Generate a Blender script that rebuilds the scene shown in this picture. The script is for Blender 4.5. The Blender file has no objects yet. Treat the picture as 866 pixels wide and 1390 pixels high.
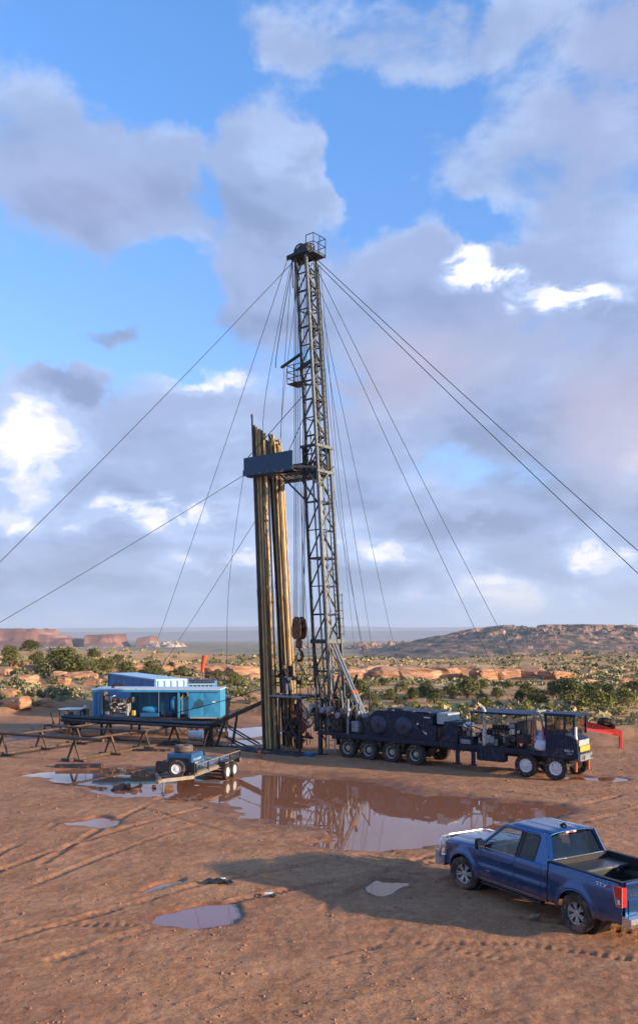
import bpy, bmesh, math, random
import numpy as np
from mathutils import Vector, Matrix, noise as mnoise

scene = bpy.context.scene
col = scene.collection
R = math.radians
PI = math.pi

# ------------------------------------------------------------------ camera
CAM_H, FPX, HX, HY = 6.3, 1200.0, 433.0, 863.0
cd = bpy.data.cameras.new('camera')
cam = bpy.data.objects.new('camera', cd); col.objects.link(cam)
cam.location = (0, 0, CAM_H); cam.rotation_euler = (R(90), 0, 0)
cd.sensor_fit = 'VERTICAL'; cd.sensor_height = 36; cd.sensor_width = 36
cd.lens = 36 * FPX / 1390; cd.shift_y = 168 / 1390
cd.clip_start = 0.1; cd.clip_end = 60000
scene.camera = cam

# ------------------------------------------------------------------ sun, sky, exposure
SUN_EL = R(12.5)
SH = Vector((0.92, -0.39)).normalized()
TO_SUN = Vector((SH.x * math.cos(SUN_EL), SH.y * math.cos(SUN_EL), math.sin(SUN_EL)))
sl = bpy.data.lights.new('sun', 'SUN'); sl.energy = 4.1; sl.angle = R(1.2); sl.color = (1.0, 0.79, 0.56)
sun = bpy.data.objects.new('sun', sl); col.objects.link(sun); sun.location = (20, -10, 40)
sun.rotation_euler = TO_SUN.to_track_quat('Z', 'Y').to_euler()

scene.view_settings.view_transform = 'Standard'
scene.view_settings.look = 'None'
scene.view_settings.gamma = 1
scene.view_settings.use_curve_mapping = False
scene.view_settings.exposure = 1.15
scene.cycles.use_denoising = True
scene.cycles.use_adaptive_sampling = True
scene.cycles.adaptive_threshold = 0.02
scene.cycles.max_bounces = 6
scene.cycles.diffuse_bounces = 3
scene.cycles.glossy_bounces = 3
scene.cycles.transmission_bounces = 4
scene.cycles.transparent_max_bounces = 8
scene.cycles.volume_bounces = 0
scene.cycles.sample_clamp_indirect = 4


def build_world():
    w = bpy.data.worlds.new('World'); scene.world = w; w.use_nodes = True
    nt = w.node_tree; nt.nodes.clear(); L = nt.links.new

    def N(t, **k):
        n = nt.nodes.new(t)
        for a, b in k.items(): setattr(n, a, b)
        return n

    def put(sock, v):
        if isinstance(v, (int, float)): sock.default_value = v
        elif isinstance(v, (tuple, list)): sock.default_value = v
        else: L(v, sock)

    def M(op, a, b=0.0, c=None, clamp=False):
        n = N('ShaderNodeMath', operation=op); n.use_clamp = clamp
        put(n.inputs[0], a); put(n.inputs[1], b)
        if c is not None: put(n.inputs[2], c)
        return n.outputs[0]

    def V(op, a, b=None):
        n = N('ShaderNodeVectorMath', operation=op); put(n.inputs[0], a)
        if b is not None: put(n.inputs[1], b)
        return n.outputs['Value' if op in ('LENGTH', 'DOT_PRODUCT') else 'Vector']

    def SS(x, a, b, lo=0.0, hi=1.0):
        n = N('ShaderNodeMapRange', interpolation_type='SMOOTHSTEP')
        put(n.inputs[0], x); put(n.inputs[1], a); put(n.inputs[2], b); put(n.inputs[3], lo); put(n.inputs[4], hi)
        return n.outputs[0]

    def MIX(f, a, b):
        n = N('ShaderNodeMix', data_type='RGBA'); put(n.inputs[0], f); put(n.inputs[6], a); put(n.inputs[7], b)
        return n.outputs[2]

    def NOISE(v, s, d, r=0.5, dist=0.0):
        n = N('ShaderNodeTexNoise'); L(v, n.inputs['Vector']); n.inputs['Scale'].default_value = s
        n.inputs['Detail'].default_value = d; n.inputs['Roughness'].default_value = r; n.inputs['Distortion'].default_value = dist
        return n.outputs[0]

    tc = N('ShaderNodeTexCoord'); d = V('NORMALIZE', tc.outputs['Generated'])
    sp = N('ShaderNodeSeparateXYZ'); L(d, sp.inputs[0]); x, y, z = sp.outputs
    az = M('ARCTAN2', x, y); el = M('ARCSINE', z)
    cb = N('ShaderNodeCombineXYZ'); L(az, cb.inputs[0]); L(el, cb.inputs[1]); P = cb.outputs[0]

    sky = N('ShaderNodeTexSky', sky_type='NISHITA'); sky.sun_disc = False
    sky.sun_elevation = SUN_EL; sky.sun_rotation = math.atan2(SH.x, SH.y); sky.altitude = 1700
    sky.air_density = 1.0; sky.dust_density = 0.6; sky.ozone_density = 2.0
    base = sky.outputs[0]

    # wobble the coordinates so that cloud banks get ragged rims
    wn = N('ShaderNodeTexNoise'); L(d, wn.inputs['Vector']); wn.inputs['Scale'].default_value = 7.0; wn.inputs['Detail'].default_value = 5.0; wn.inputs['Roughness'].default_value = 0.6
    wob = V('MULTIPLY', V('SUBTRACT', wn.outputs['Color'], (0.5, 0.5, 0.5)), (0.20, 0.16, 0.0))
    PW = V('ADD', P, wob)

    def angles(px, py):
        a = (px - HX) / FPX
        return math.atan(a), math.atan((HY - py) / FPX / math.sqrt(1 + a * a))

    def bank(lst, coords):
        tot = None
        for px, py, rx, ry, wgt in lst:
            a, e = angles(px, py); ca = math.cos(a)
            v = V('MULTIPLY', V('SUBTRACT', coords, (a, e, 0)), (FPX / rx / ca, FPX / ry / math.cos(e) ** 1.5, 0))
            g = SS(V('LENGTH', v), 1.5, 0.25, 0.0, wgt)
            tot = g if tot is None else M('ADD', tot, g)
        return tot

    clouds = [(85, 215, 150, 85, .52), (185, 255, 110, 75, .45), (90, 300, 130, 55, .35), (375, 235, 85, 60, .62), (350, 390, 90, 110, .60), (405, 320, 80, 90, .50),
              (530, 440, 150, 110, .55), (560, 350, 60, 50, .40), (650, 205, 95, 75, .50), (815, 240, 100, 160, .58), (560, 45, 190, 55, .34), (780, 50, 170, 75, .45),
              (380, 30, 70, 40, .20), (740, 480, 190, 120, .55), (140, 455, 62, 30, .62), (80, 525, 62, 20, .55), (30, 600, 95, 75, .55), (300, 580, 150, 60, .35), (690, 370, 100, 40, .40),
              (250, 70, 130, 60, -.5), (490, 190, 50, 90, -.45), (620, 290, 55, 28, -.35), (215, 400, 90, 40, -.4), (265, 240, 22, 70, -.25), (30, 410, 90, 50, -.35), (240, 505, 60, 30, -.3),
              (610, 655, 80, 25, -.22), (560, 130, 90, 40, -.25)]
    ns = V('MULTIPLY', d, (1.0, 1.0, 1.7))
    f1 = NOISE(ns, 5.2, 8.0, 0.60, 0.25)
    SO = TO_SUN * 0.035 + Vector((0, 0, 0.05))
    f2 = NOISE(V('ADD', ns, tuple(SO)), 5.2, 4.0, 0.55, 0.25)
    low = M('ADD', SS(el, 0.33, 0.20, -0.08, 0.50), SS(el, 0.20, 0.10, 0.0, 0.25))                      # overcast towards the horizon
    cover = M('ADD', bank(clouds, PW), low)
    # outside the frame the banks go on as plain fractal cloud of the same cover
    side = SS(V('LENGTH', V('MULTIPLY', V('SUBTRACT', P, (0, 0.25, 0)), (1.0, 0.75, 0))), 0.38, 0.62, 0.0, 0.17)
    cover = M('ADD', cover, side)
    dens = M('ADD', M('MULTIPLY_ADD', M('SUBTRACT', f1, 0.5), 2.15, 0.0), cover)
    alpha = SS(dens, 0.03, 0.44)
    thick = SS(dens, 0.25, 0.85)
    slope = M('MULTIPLY', M('SUBTRACT', f1, f2), SS(el, 0.15, 0.35, 2.0, 1.3))

    # cloud tones
    strat = NOISE(V('MULTIPLY', d, (1.0, 1.0, 4.2)), 6.0, 5.0, 0.5, 0.3)     # flat layers low in the sky
    wisps = [(655, 378, 50, 20, 1.0), (770, 402, 62, 22, 1.05), (632, 352, 26, 16, .8), (720, 385, 40, 12, .5), (285, 525, 60, 16, .6), (215, 692, 90, 20, .55), (60, 706, 60, 12, .5), (545, 745, 70, 12, .3), (830, 755, 50, 18, .5), (330, 760, 60, 12, .3)]
    lights = [(20, 600, 95, 66, .72), (380, 225, 80, 45, .24), (200, 705, 120, 26, .20),
              (270, 520, 70, 14, .35), (845, 610, 60, 60, .30), (840, 740, 60, 30, .40), (700, 815, 210, 32, .60), (500, 740, 60, 20, .22), (270, 770, 110, 22, .30), (590, 560, 90, 20, .12), (20, 705, 40, 18, .3),
              (140, 460, 60, 26, -.35), (85, 528, 66, 18, -.4), (620, 720, 120, 24, -.28), (520, 790, 70, 20, -.25), (760, 250, 60, 110, -.18), (120, 270, 110, 40, -.14), (560, 520, 120, 40, -.16), (70, 800, 160, 30, -.16), (740, 560, 180, 70, -.12), (600, 605, 110, 30, -.16), (690, 700, 160, 40, -.18), (230, 620, 160, 40, -.06), (200, 650, 180, 18, -.10), (330, 440, 70, 70, -.12)]
    PW2 = V('ADD', P, V('MULTIPLY', wob, (0.55, 0.45, 0)))
    hf = NOISE(V('MULTIPLY', d, (1.0, 1.0, 1.9)), 15.0, 5.0, 0.6, 0.6)
    hf2 = N('ShaderNodeTexNoise'); L(d, hf2.inputs['Vector']); hf2.inputs['Scale'].default_value = 22.0; hf2.inputs['Detail'].default_value = 3.0
    PW3 = V('ADD', PW2, V('MULTIPLY', V('SUBTRACT', hf2.outputs['Color'], (0.5, 0.5, 0.5)), (0.075, 0.05, 0)))
    lt = M('ADD', M('MULTIPLY', bank(lights, PW2), SS(hf, 0.36, 0.62, 0.6, 1.2)), slope)
    lt = M('ADD', lt, M('MULTIPLY', bank(wisps, PW3), SS(hf, 0.40, 0.58, 0.15, 1.1)))
    lt = M('ADD', lt, M('MULTIPLY', M('SUBTRACT', strat, 0.5), SS(el, 0.30, 0.05, 0.25, 1.15)))
    lt = M('ADD', lt, M('MULTIPLY', thick, -0.16))
    lit = M('ADD', lt, SS(el, 0.32, 0.16, 0.40, 0.46), clamp=True)
    ramp = N('ShaderNodeValToRGB'); L(lit, ramp.inputs[0]); cr = ramp.color_ramp; cr.interpolation = 'EASE'
    cr.elements[0].position = 0.0; cr.elements[0].color = (0.220, 0.285, 0.460, 1)
    cr.elements[1].position = 1.0; cr.elements[1].color = (0.86, 0.84, 0.82, 1)
    e = cr.elements.new(0.30); e.color = (0.300, 0.380, 0.590, 1)
    e = cr.elements.new(0.58); e.color = (0.395, 0.500, 0.740, 1)
    e = cr.elements.new(0.80); e.color = (0.640, 0.680, 0.820, 1)
    warm = bank([(545, 520, 120, 60, .5), (840, 580, 100, 90, .75), (120, 260, 110, 50, .22), (840, 120, 120, 120, .2), (640, 480, 150, 50, .3)], PW2)
    ccol = MIX(warm, ramp.outputs[0], (0.45, 0.42, 0.54, 1))

    # clear sky: the Nishita sky, with its yellow rim cooled by the moist air under the clouds
    sk = N('ShaderNodeVectorMath', operation='SCALE'); L(base, sk.inputs[0]); sk.inputs['Scale'].default_value = 1.0
    tint = MIX(SS(el, 0.0, 0.65), (1.60, 1.52, 1.75, 1), (1.40, 2.08, 2.70, 1))
    skc = V('MULTIPLY', sk.outputs[0], tint)
    K = 0.10
    scl = V('MULTIPLY', ccol, (1 / K * .80, 1 / K * .80, 1 / K * .80))
    a2 = M('MULTIPLY', alpha, SS(el, 0.5, 0.25, 0.86, 0.95))
    full = MIX(a2, skc, scl)
    # blue-grey rain-washed air over the last few degrees
    rim = MIX(SS(az, -0.02, 0.22), (0.150, 0.290, 0.540, 1), (0.42, 0.52, 0.70, 1))
    full = MIX(SS(el, 0.075, 0.005, 0.0, 0.80), full, V('MULTIPLY', rim, (1 / K * .8, 1 / K * .8, 1 / K * .8)))
    bg = N('ShaderNodeBackground'); L(full, bg.inputs[0]); bg.inputs[1].default_value = 0.073
    out = N('ShaderNodeOutputWorld'); L(bg.outputs[0], out.inputs[0])
    w.cycles.sampling_method = 'MANUAL'; w.cycles.sample_map_resolution = 512


build_world()


# ------------------------------------------------------------------ helpers
def uv_free(o, smooth):
    if smooth:
        o.data.shade_smooth()
        if smooth == 'auto':
            try: o.data.set_sharp_from_angle(angle=R(38))
            except Exception: pass


class MB:
    """collects shapes, builds ONE mesh object"""
    def __init__(s): s.v = []; s.f = []

    def add(s, vs, fs):
        o = len(s.v); s.v += [tuple(p) for p in vs]; s.f += [tuple(i + o for i in f) for f in fs]; return s

    def box(s, c, d, rz=0.0, m=None, bev=0.0):
        x, y, z = d[0] / 2, d[1] / 2, d[2] / 2
        if bev > 0:
            b = min(bev, x * .9, y * .9, z * .9); vs = []; key = {}
            for sx in (-1, 1):
                for sy in (-1, 1):
                    for sz in (-1, 1):
                        for k in range(3):
                            q = [sx * x, sy * y, sz * z]; sg = (sx, sy, sz)
                            for a in range(3):
                                if a != k: q[a] -= sg[a] * b
                            key[(sx, sy, sz, k)] = len(vs); vs.append(q)
            fs = []
            for k in range(3):
                i, j = [a for a in range(3) if a != k]
                for sk in (-1, 1):
                    ring = []
                    for a, c2 in ((-1, -1), (1, -1), (1, 1), (-1, 1)):
                        sg = [0, 0, 0]; sg[k] = sk; sg[i] = a; sg[j] = c2; ring.append(key[(*sg, k)])
                    fs.append(ring)
            for k in range(3):
                i, j = [a for a in range(3) if a != k]
                for si in (-1, 1):
                    for sj in (-1, 1):
                        q = []
                        for sk, ax in ((-1, i), (1, i), (1, j), (-1, j)):
                            sg = [0, 0, 0]; sg[k] = sk; sg[i] = si; sg[j] = sj; q.append(key[(*sg, ax)])
                        fs.append(q)
            for sx in (-1, 1):
                for sy in (-1, 1):
                    for sz in (-1, 1): fs.append([key[(sx, sy, sz, k)] for k in range(3)])
            fixed = []
            for f in fs:                                             # outward winding (convex about the origin)
                a, b2, c3 = [Vector(vs[f[t]]) for t in range(3)]
                nn = (b2 - a).cross(c3 - a)
                ctr = sum((Vector(vs[t]) for t in f), Vector()) / len(f)
                fixed.append(f if nn.dot(ctr) > 0 else f[::-1])
            fs = fixed
        else:
            vs = [(-x, -y, -z), (x, -y, -z), (x, y, -z), (-x, y, -z), (-x, -y, z), (x, -y, z), (x, y, z), (-x, y, z)]
            fs = [(0, 3, 2, 1), (4, 5, 6, 7), (0, 1, 5, 4), (1, 2, 6, 5), (2, 3, 7, 6), (3, 0, 4, 7)]
        mt = m or Matrix.Rotation(rz, 3, 'Z'); c = Vector(c)
        return s.add([mt @ Vector(p) + c for p in vs], fs)

    def beam(s, p, q, w, h=None, up=(0, 0, 1)):
        p = Vector(p); q = Vector(q); h = h or w; d = (q - p); ln = d.length
        if ln < 1e-6: return s
        d.normalize(); u = Vector(up)
        if abs(d.dot(u)) > .985: u = Vector((1, 0, 0))
        sx = d.cross(u).normalized(); uz = sx.cross(d)
        m = Matrix((d, sx, uz)).transposed()
        return s.box((p + q) / 2, (ln, w, h), m=m)

    def tube(s, p, q, r, n=8, r2=None, caps=True):
        return s.path([p, q], [r, r if r2 is None else r2], n, caps)

    def path(s, pts, r, n=8, caps=True, closed=False):
        pts = [Vector(p) for p in pts]; k = len(pts)
        rr = r if isinstance(r, (list, tuple)) else [r] * k
        t0 = (pts[1] - pts[0]).normalized()
        u = Vector((0, 0, 1)) if abs(t0.z) < .9 else Vector((1, 0, 0))
        a = t0.cross(u).normalized(); vs = []
        for i, p in enumerate(pts):
            if closed: t = (pts[(i + 1) % k] - pts[i - 1]).normalized()
            elif i == 0: t = t0
            elif i == k - 1: t = (pts[-1] - pts[-2]).normalized()
            else: t = ((pts[i + 1] - p).normalized() + (p - pts[i - 1]).normalized()).normalized()
            a = (a - t * a.dot(t)).normalized(); b = t.cross(a)
            for j in range(n):
                g = 2 * PI * j / n; vs.append(p + (a * math.cos(g) + b * math.sin(g)) * rr[i])
        fs = []
        for i in range(k if closed else k - 1):
            i2 = (i + 1) % k
            for j in range(n): fs.append((i * n + j, i * n + (j + 1) % n, i2 * n + (j + 1) % n, i2 * n + j))
        if caps and not closed: fs += [tuple(range(n))[::-1], tuple(range((k - 1) * n, k * n))]
        return s.add(vs, fs)

    def lathe(s, prof, c=(0, 0, 0), axis='Z', n=24, closed=False, caps=True):
        vs = []
        for r, h in prof:
            for j in range(n):
                g = 2 * PI * j / n; x, y = r * math.cos(g), r * math.sin(g)
                vs.append({'Z': (x, y, h), 'Y': (x, h, -y), 'X': (h, x, y)}[axis])
        k = len(prof); fs = []
        for i in range(k if closed else k - 1):
            i2 = (i + 1) % k
            for j in range(n): fs.append((i * n + j, i * n + (j + 1) % n, i2 * n + (j + 1) % n, i2 * n + j))
        if not closed and caps:
            if prof[0][0] > 1e-4: fs.append(tuple(range(n))[::-1])
            if prof[-1][0] > 1e-4: fs.append(tuple(range((k - 1) * n, k * n)))
        c = Vector(c); return s.add([Vector(v) + c for v in vs], fs)

    def prism(s, poly, lo, hi, axis='Y'):
        """poly in the plane normal to axis, extruded lo..hi"""
        n = len(poly); vs = []
        for h in (lo, hi):
            for a, b in poly: vs.append({'Y': (a, h, b), 'X': (h, a, b), 'Z': (a, b, h)}[axis])
        fs = [tuple(range(n))[::-1], tuple(range(n, 2 * n))] + [(i, (i + 1) % n, n + (i + 1) % n, n + i) for i in range(n)]
        return s.add(vs, fs)

    def grid(s, P, nu, nv, flip=False):
        """P[i][j] points"""
        vs = [P[i][j] for i in range(nu) for j in range(nv)]; fs = []
        for i in range(nu - 1):
            for j in range(nv - 1):
                f = (i * nv + j, (i + 1) * nv + j, (i + 1) * nv + j + 1, i * nv + j + 1); fs.append(f[::-1] if flip else f)
        return s.add(vs, fs)

    def mesh(s, name, m=None, fix=True):
        me = bpy.data.meshes.new(name); me.from_pydata(s.v, [], s.f)
        if fix:
            bm = bmesh.new(); bm.from_mesh(me); bmesh.ops.recalc_face_normals(bm, faces=bm.faces); bm.to_mesh(me); bm.free()
        if m is not None: me.materials.append(m)
        return me

    def build(s, name, m, parent=None, smooth=False, label=None):
        o = bpy.data.objects.new(name, s.mesh(name, m)); col.objects.link(o)
        if parent is not None: o.parent = parent
        uv_free(o, smooth)
        if label: o['label'] = label
        return o


def tag(o, label, cat=None, group=None, kind=None):
    if label: o['label'] = label
    if cat: o['category'] = cat
    if group: o['group'] = group
    if kind: o['kind'] = kind
    return o


def thing(name, label, cat, loc=(0, 0, 0), rz=0.0, group=None):
    o = bpy.data.objects.new(name, None); col.objects.link(o); o.location = loc; o.rotation_euler = (0, 0, rz)
    o.empty_display_size = .2
    return tag(o, label, cat, group)


def inst(name, me, parent=None, loc=(0, 0, 0), rot=(0, 0, 0), sc=(1, 1, 1)):
    o = bpy.data.objects.new(name, me); col.objects.link(o); o.parent = parent
    o.location = loc; o.rotation_euler = rot; o.scale = sc
    return o


def copy_tree(o, parent=None):
    c = o.copy(); col.objects.link(c); c.parent = parent
    for ch in list(o.children): copy_tree(ch, c)
    return c


def at(px, py, z=0.0):
    Y = (CAM_H - z) * FPX / (py - HY); return Vector(((px - HX) * Y / FPX, Y, z))


def atY(px, py, Y):
    return Vector(((px - HX) * Y / FPX, Y, CAM_H - (py - HY) * Y / FPX))


def text_mesh(body, size, m, depth=0.002):
    cu = bpy.data.curves.new('lettering', 'FONT'); cu.body = body; cu.size = size; cu.extrude = depth; cu.align_x = 'CENTER'; cu.align_y = 'CENTER'
    o = bpy.data.objects.new('lettering', cu); col.objects.link(o)
    dg = bpy.context.evaluated_depsgraph_get(); me = bpy.data.meshes.new_from_object(o.evaluated_get(dg))
    bpy.data.objects.remove(o); me.materials.clear(); me.materials.append(m)
    return me


# ------------------------------------------------------------------ numpy noise
_rs = np.random.RandomState(7)
_tab = _rs.rand(256, 256)


def vnoise(x, y):
    x = np.asarray(x, float); y = np.asarray(y, float)
    xi = np.floor(x).astype(int); yi = np.floor(y).astype(int); fx = x - xi; fy = y - yi
    fx = fx * fx * fx * (fx * (fx * 6 - 15) + 10); fy = fy * fy * fy * (fy * (fy * 6 - 15) + 10)
    t = lambda a, b: _tab[a & 255, b & 255]
    a = t(xi, yi) * (1 - fx) + t(xi + 1, yi) * fx; b = t(xi, yi + 1) * (1 - fx) + t(xi + 1, yi + 1) * fx
    return (a * (1 - fy) + b * fy) * 2 - 1


def fbm(x, y, s, oct=4, g=0.5, ox=0.0):
    tot = 0; a = 1; n = 0; c, sn = math.cos(.6), math.sin(.6)
    x = np.asarray(x, float) / s + ox; y = np.asarray(y, float) / s + ox * 1.7
    for i in range(oct):
        tot = tot + a * vnoise(x, y); n += a; a *= g
        x, y = (x * c - y * sn) * 2.03 + 13.1, (x * sn + y * c) * 2.03 + 7.7
    return tot / n


def sstep(a, b, x):
    t = np.clip((np.asarray(x, float) - a) / (b - a), 0, 1); return t * t * (3 - 2 * t)


# ------------------------------------------------------------------ materials
_m = {}


def mat(name, color, rough=0.6, metal=0.0, var=0.0, vscale=6.0, dirt=None, damt=0.0, dscale=3.0, bump=0.0, bscale=40.0, coat=0.0, stretch=None, spec=0.5, rvar=0.0, rand=False):
    if name in _m: return _m[name]
    m = bpy.data.materials.new(name); m.use_nodes = True; nt = m.node_tree; b = nt.nodes['Principled BSDF']; L = nt.links.new
    b.inputs['Base Color'].default_value = (*color, 1); b.inputs['Roughness'].default_value = rough; b.inputs['Metallic'].default_value = metal
    b.inputs['Coat Weight'].default_value = coat; b.inputs['Coat Roughness'].default_value = 0.04; b.inputs['Specular IOR Level'].default_value = spec
    tc = nt.nodes.new('ShaderNodeTexCoord'); vec = tc.outputs['Object']
    if rand:
        oi = nt.nodes.new('ShaderNodeObjectInfo'); av = nt.nodes.new('ShaderNodeVectorMath'); av.operation = 'MULTIPLY_ADD'; L(oi.outputs['Random'], av.inputs[0]); av.inputs[1].default_value = (37, 53, 71); L(vec, av.inputs[2]); vec = av.outputs[0]
    if stretch:
        mp = nt.nodes.new('ShaderNodeMapping'); mp.inputs['Scale'].default_value = stretch; L(vec, mp.inputs[0]); vec = mp.outputs[0]

    def nz(sc, det=5.0):
        n = nt.nodes.new('ShaderNodeTexNoise'); n.inputs['Scale'].default_value = sc; n.inputs['Detail'].default_value = det; n.inputs['Roughness'].default_value = .6
        L(vec, n.inputs['Vector']); return n.outputs[0]
    cur = None
    if var > 0:
        r = nt.nodes.new('ShaderNodeMapRange'); L(nz(vscale), r.inputs[0]); r.inputs[1].default_value = .3; r.inputs[2].default_value = .7
        r.inputs[3].default_value = 1 - var; r.inputs[4].default_value = 1 + var
        mx = nt.nodes.new('ShaderNodeVectorMath'); mx.operation = 'SCALE'; mx.inputs[0].default_value = color; L(r.outputs[0], mx.inputs['Scale']); cur = mx.outputs[0]
    if dirt:
        r = nt.nodes.new('ShaderNodeMapRange'); r.interpolation_type = 'SMOOTHSTEP'; L(nz(dscale, 7.0), r.inputs[0])
        r.inputs[1].default_value = .66 - .32 * damt; r.inputs[2].default_value = .78 - .25 * damt; r.inputs[4].default_value = .92
        mx = nt.nodes.new('ShaderNodeMix'); mx.data_type = 'RGBA'; L(r.outputs[0], mx.inputs[0])
        if cur is not None: L(cur, mx.inputs[6])
        else: mx.inputs[6].default_value = (*color, 1)
        mx.inputs[7].default_value = (*dirt, 1); cur = mx.outputs[2]
        rm = nt.nodes.new('ShaderNodeMapRange'); L(r.outputs[0], rm.inputs[0]); rm.inputs[3].default_value = rough; rm.inputs[4].default_value = max(rough, .85); L(rm.outputs[0], b.inputs['Roughness'])
        if metal > 0:
            mm = nt.nodes.new('ShaderNodeMapRange'); L(r.outputs[0], mm.inputs[0]); mm.inputs[3].default_value = metal; mm.inputs[4].default_value = 0; L(mm.outputs[0], b.inputs['Metallic'])
    elif rvar > 0:
        r = nt.nodes.new('ShaderNodeMapRange'); L(nz(vscale * 1.7), r.inputs[0]); r.inputs[1].default_value = .3; r.inputs[2].default_value = .7
        r.inputs[3].default_value = max(.02, rough - rvar); r.inputs[4].default_value = min(1, rough + rvar); L(r.outputs[0], b.inputs['Roughness'])
    if cur is not None: L(cur, b.inputs['Base Color'])
    if bump > 0:
        bp = nt.nodes.new('ShaderNodeBump'); bp.inputs['Strength'].default_value = bump; bp.inputs['Distance'].default_value = .02; L(nz(bscale), bp.inputs['Height']); L(bp.outputs[0], b.inputs['Normal'])
    _m[name] = m
    return m


MUD = (0.23, 0.105, 0.058)
RUST = (0.15, 0.065, 0.03)


def glass_mat(name, tint, refl=0.10):
    m = bpy.data.materials.new(name); m.use_nodes = True; nt = m.node_tree; nt.nodes.clear(); L = nt.links.new
    t = nt.nodes.new('ShaderNodeBsdfTransparent'); t.inputs[0].default_value = (*tint, 1)
    g = nt.nodes.new('ShaderNodeBsdfGlossy'); g.inputs['Roughness'].default_value = .02
    f0 = nt.nodes.new('ShaderNodeLayerWeight'); f0.inputs['Blend'].default_value = .5; f = nt.nodes.new('ShaderNodeMath'); f.operation = 'POWER'; L(f0.outputs['Facing'], f.inputs[0]); f.inputs[1].default_value = 5.0
    a = nt.nodes.new('ShaderNodeMath'); a.operation = 'MULTIPLY_ADD'; a.inputs[1].default_value = .92; a.inputs[2].default_value = refl; L(f.outputs[0], a.inputs[0])
    mx = nt.nodes.new('ShaderNodeMixShader'); L(a.outputs[0], mx.inputs[0]); L(t.outputs[0], mx.inputs[1]); L(g.outputs[0], mx.inputs[2])
    o = nt.nodes.new('ShaderNodeOutputMaterial'); L(mx.outputs[0], o.inputs[0]); return m


STEEL_DK = mat('dark steel', (0.026, 0.028, 0.032), .55, .2, .25, 5, RUST, .35, 4)
BLACK = mat('black paint', (0.018, 0.019, 0.022), .5, 0, .3, 4, MUD, .25, 3)
NAVY = mat('navy paint', (0.006, 0.014, 0.036), .42, 0, .3, 3, (.10, .07, .055), .40, 4.5, spec=.3)
NAVY_TOP = mat('navy roof paint', (0.008, 0.020, 0.055), .5, 0, .2, 3, MUD, .12, 2.2, spec=.3)
RUBBER = mat('rubber', (0.022, 0.021, 0.021), .85, 0, .25, 8, MUD, .5, 6, .3, 60)
RIM_DIRTY = mat('muddy steel rim', (0.55, 0.48, 0.40), .6, .2, .2, 8, (0.20, .10, .06), .55, 9)
RIM_WHITE = mat('white steel rim', (0.72, 0.71, 0.69), .5, 0, .12, 8, (0.22, .12, .08), .3, 9)
GREASE = mat('greasy machinery', (0.030, 0.026, 0.024), .4, .3, .5, 7, RUST, .45, 6)
ALU = mat('aluminium', (0.62, 0.63, 0.64), .35, .7, .1, 9, MUD, .15, 5)
CHROME = mat('chrome', (0.75, 0.76, 0.78), .12, 1.0)
GREY = mat('grey steel', (0.24, 0.25, 0.255), .55, .2, .2, 6, RUST, .3, 5)
PALEGREEN = mat('grey green panel', (0.33, 0.38, 0.36), .55, 0, .15, 4, MUD, .25, 3)
ORANGE = mat('orange paint', (0.50, 0.13, 0.035), .5, 0, .2, 5, RUST, .3, 5)
RED = mat('red paint', (0.55, 0.035, 0.018), .45, 0, .15, 4, MUD, .2, 3)
DKRED = mat('dull red iron', (0.17, 0.035, 0.022), .55, .1, .4, 6, GREASE and (0.03, .025, .02), .5, 5)
YELLOW = mat('yellow paint', (0.62, 0.36, 0.05), .5, 0, .15, 5, MUD, .2, 4)
WHITE = mat('white paint', (0.75, 0.75, 0.73), .5, 0, .06, 5)


# ------------------------------------------------------------------ ground
def ell(px, py, rx, ry, k=1.0):
    p = at(px, py); return (p.x, p.y, rx * p.y / FPX, ry * p.y ** 2 / (FPX * CAM_H), k)


PUD = [ell(*a) for a in ((335, 1072, 90, 24), (440, 1082, 150, 34), (560, 1095, 130, 24), (560, 1128, 120, 18), (500, 1150, 70, 9), (690, 1098, 85, 9, .8), (205, 1066, 80, 19, 1.3), (150, 1052, 95, 11, 1.15), (72, 1050, 45, 6, 1.1),
                         (265, 1062, 40, 12), (140, 1115, 42, 9, .9), (222, 1196, 34, 5, .8), (283, 1243, 60, 13, .85), (512, 1207, 30, 13, .8), (795, 1054, 45, 4, .8), (325, 992, 50, 9, .9), (335, 1008, 30, 5, .8), (660, 1117, 40, 7, .6), (30, 1000, 50, 4, .5))]
TRK = []


def track(pts, w=1.7, depth=.05, width=.26, tread=True):
    P = [at(*p) for p in pts]
    for sgn in (-1, 1):
        q = []
        for i, p in enumerate(P):
            t = (P[min(i + 1, len(P) - 1)] - P[max(i - 1, 0)]).normalized(); n = Vector((-t.y, t.x, 0)); q.append(p + n * (w / 2 * sgn))
        TRK.append((q, depth, width, tread))


track([(20, 1170), (110, 1120), (185, 1085), (260, 1050)])
track([(0, 1200), (90, 1165), (190, 1130), (300, 1100)], depth=.04)
track([(40, 1290), (300, 1210), (620, 1150), (866, 1085)], w=1.7, depth=.05)
track([(300, 1298), (520, 1262), (700, 1262), (900, 1290)], depth=.06)
track([(-40, 1240), (200, 1240), (420, 1275), (700, 1330)], depth=.04)
track([(620, 1060), (720, 1075), (866, 1072)], depth=.035)
track([(0, 1080), (110, 1075), (230, 1095), (420, 1150), (600, 1180)], depth=.035)
track([(430, 1300), (500, 1230), (560, 1190), (640, 1160), (760, 1110)], depth=.045)


def pad_edge(x):
    xs = [-90, -40, -26, -20, -12, -5, 0, 4, 8, 13, 19, 26, 40, 80]; ys = [60, 64, 66, 76, 74, 71, 65, 60, 56.5, 54, 52.5, 49, 45, 40]
    return np.interp(x, xs, ys)


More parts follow.
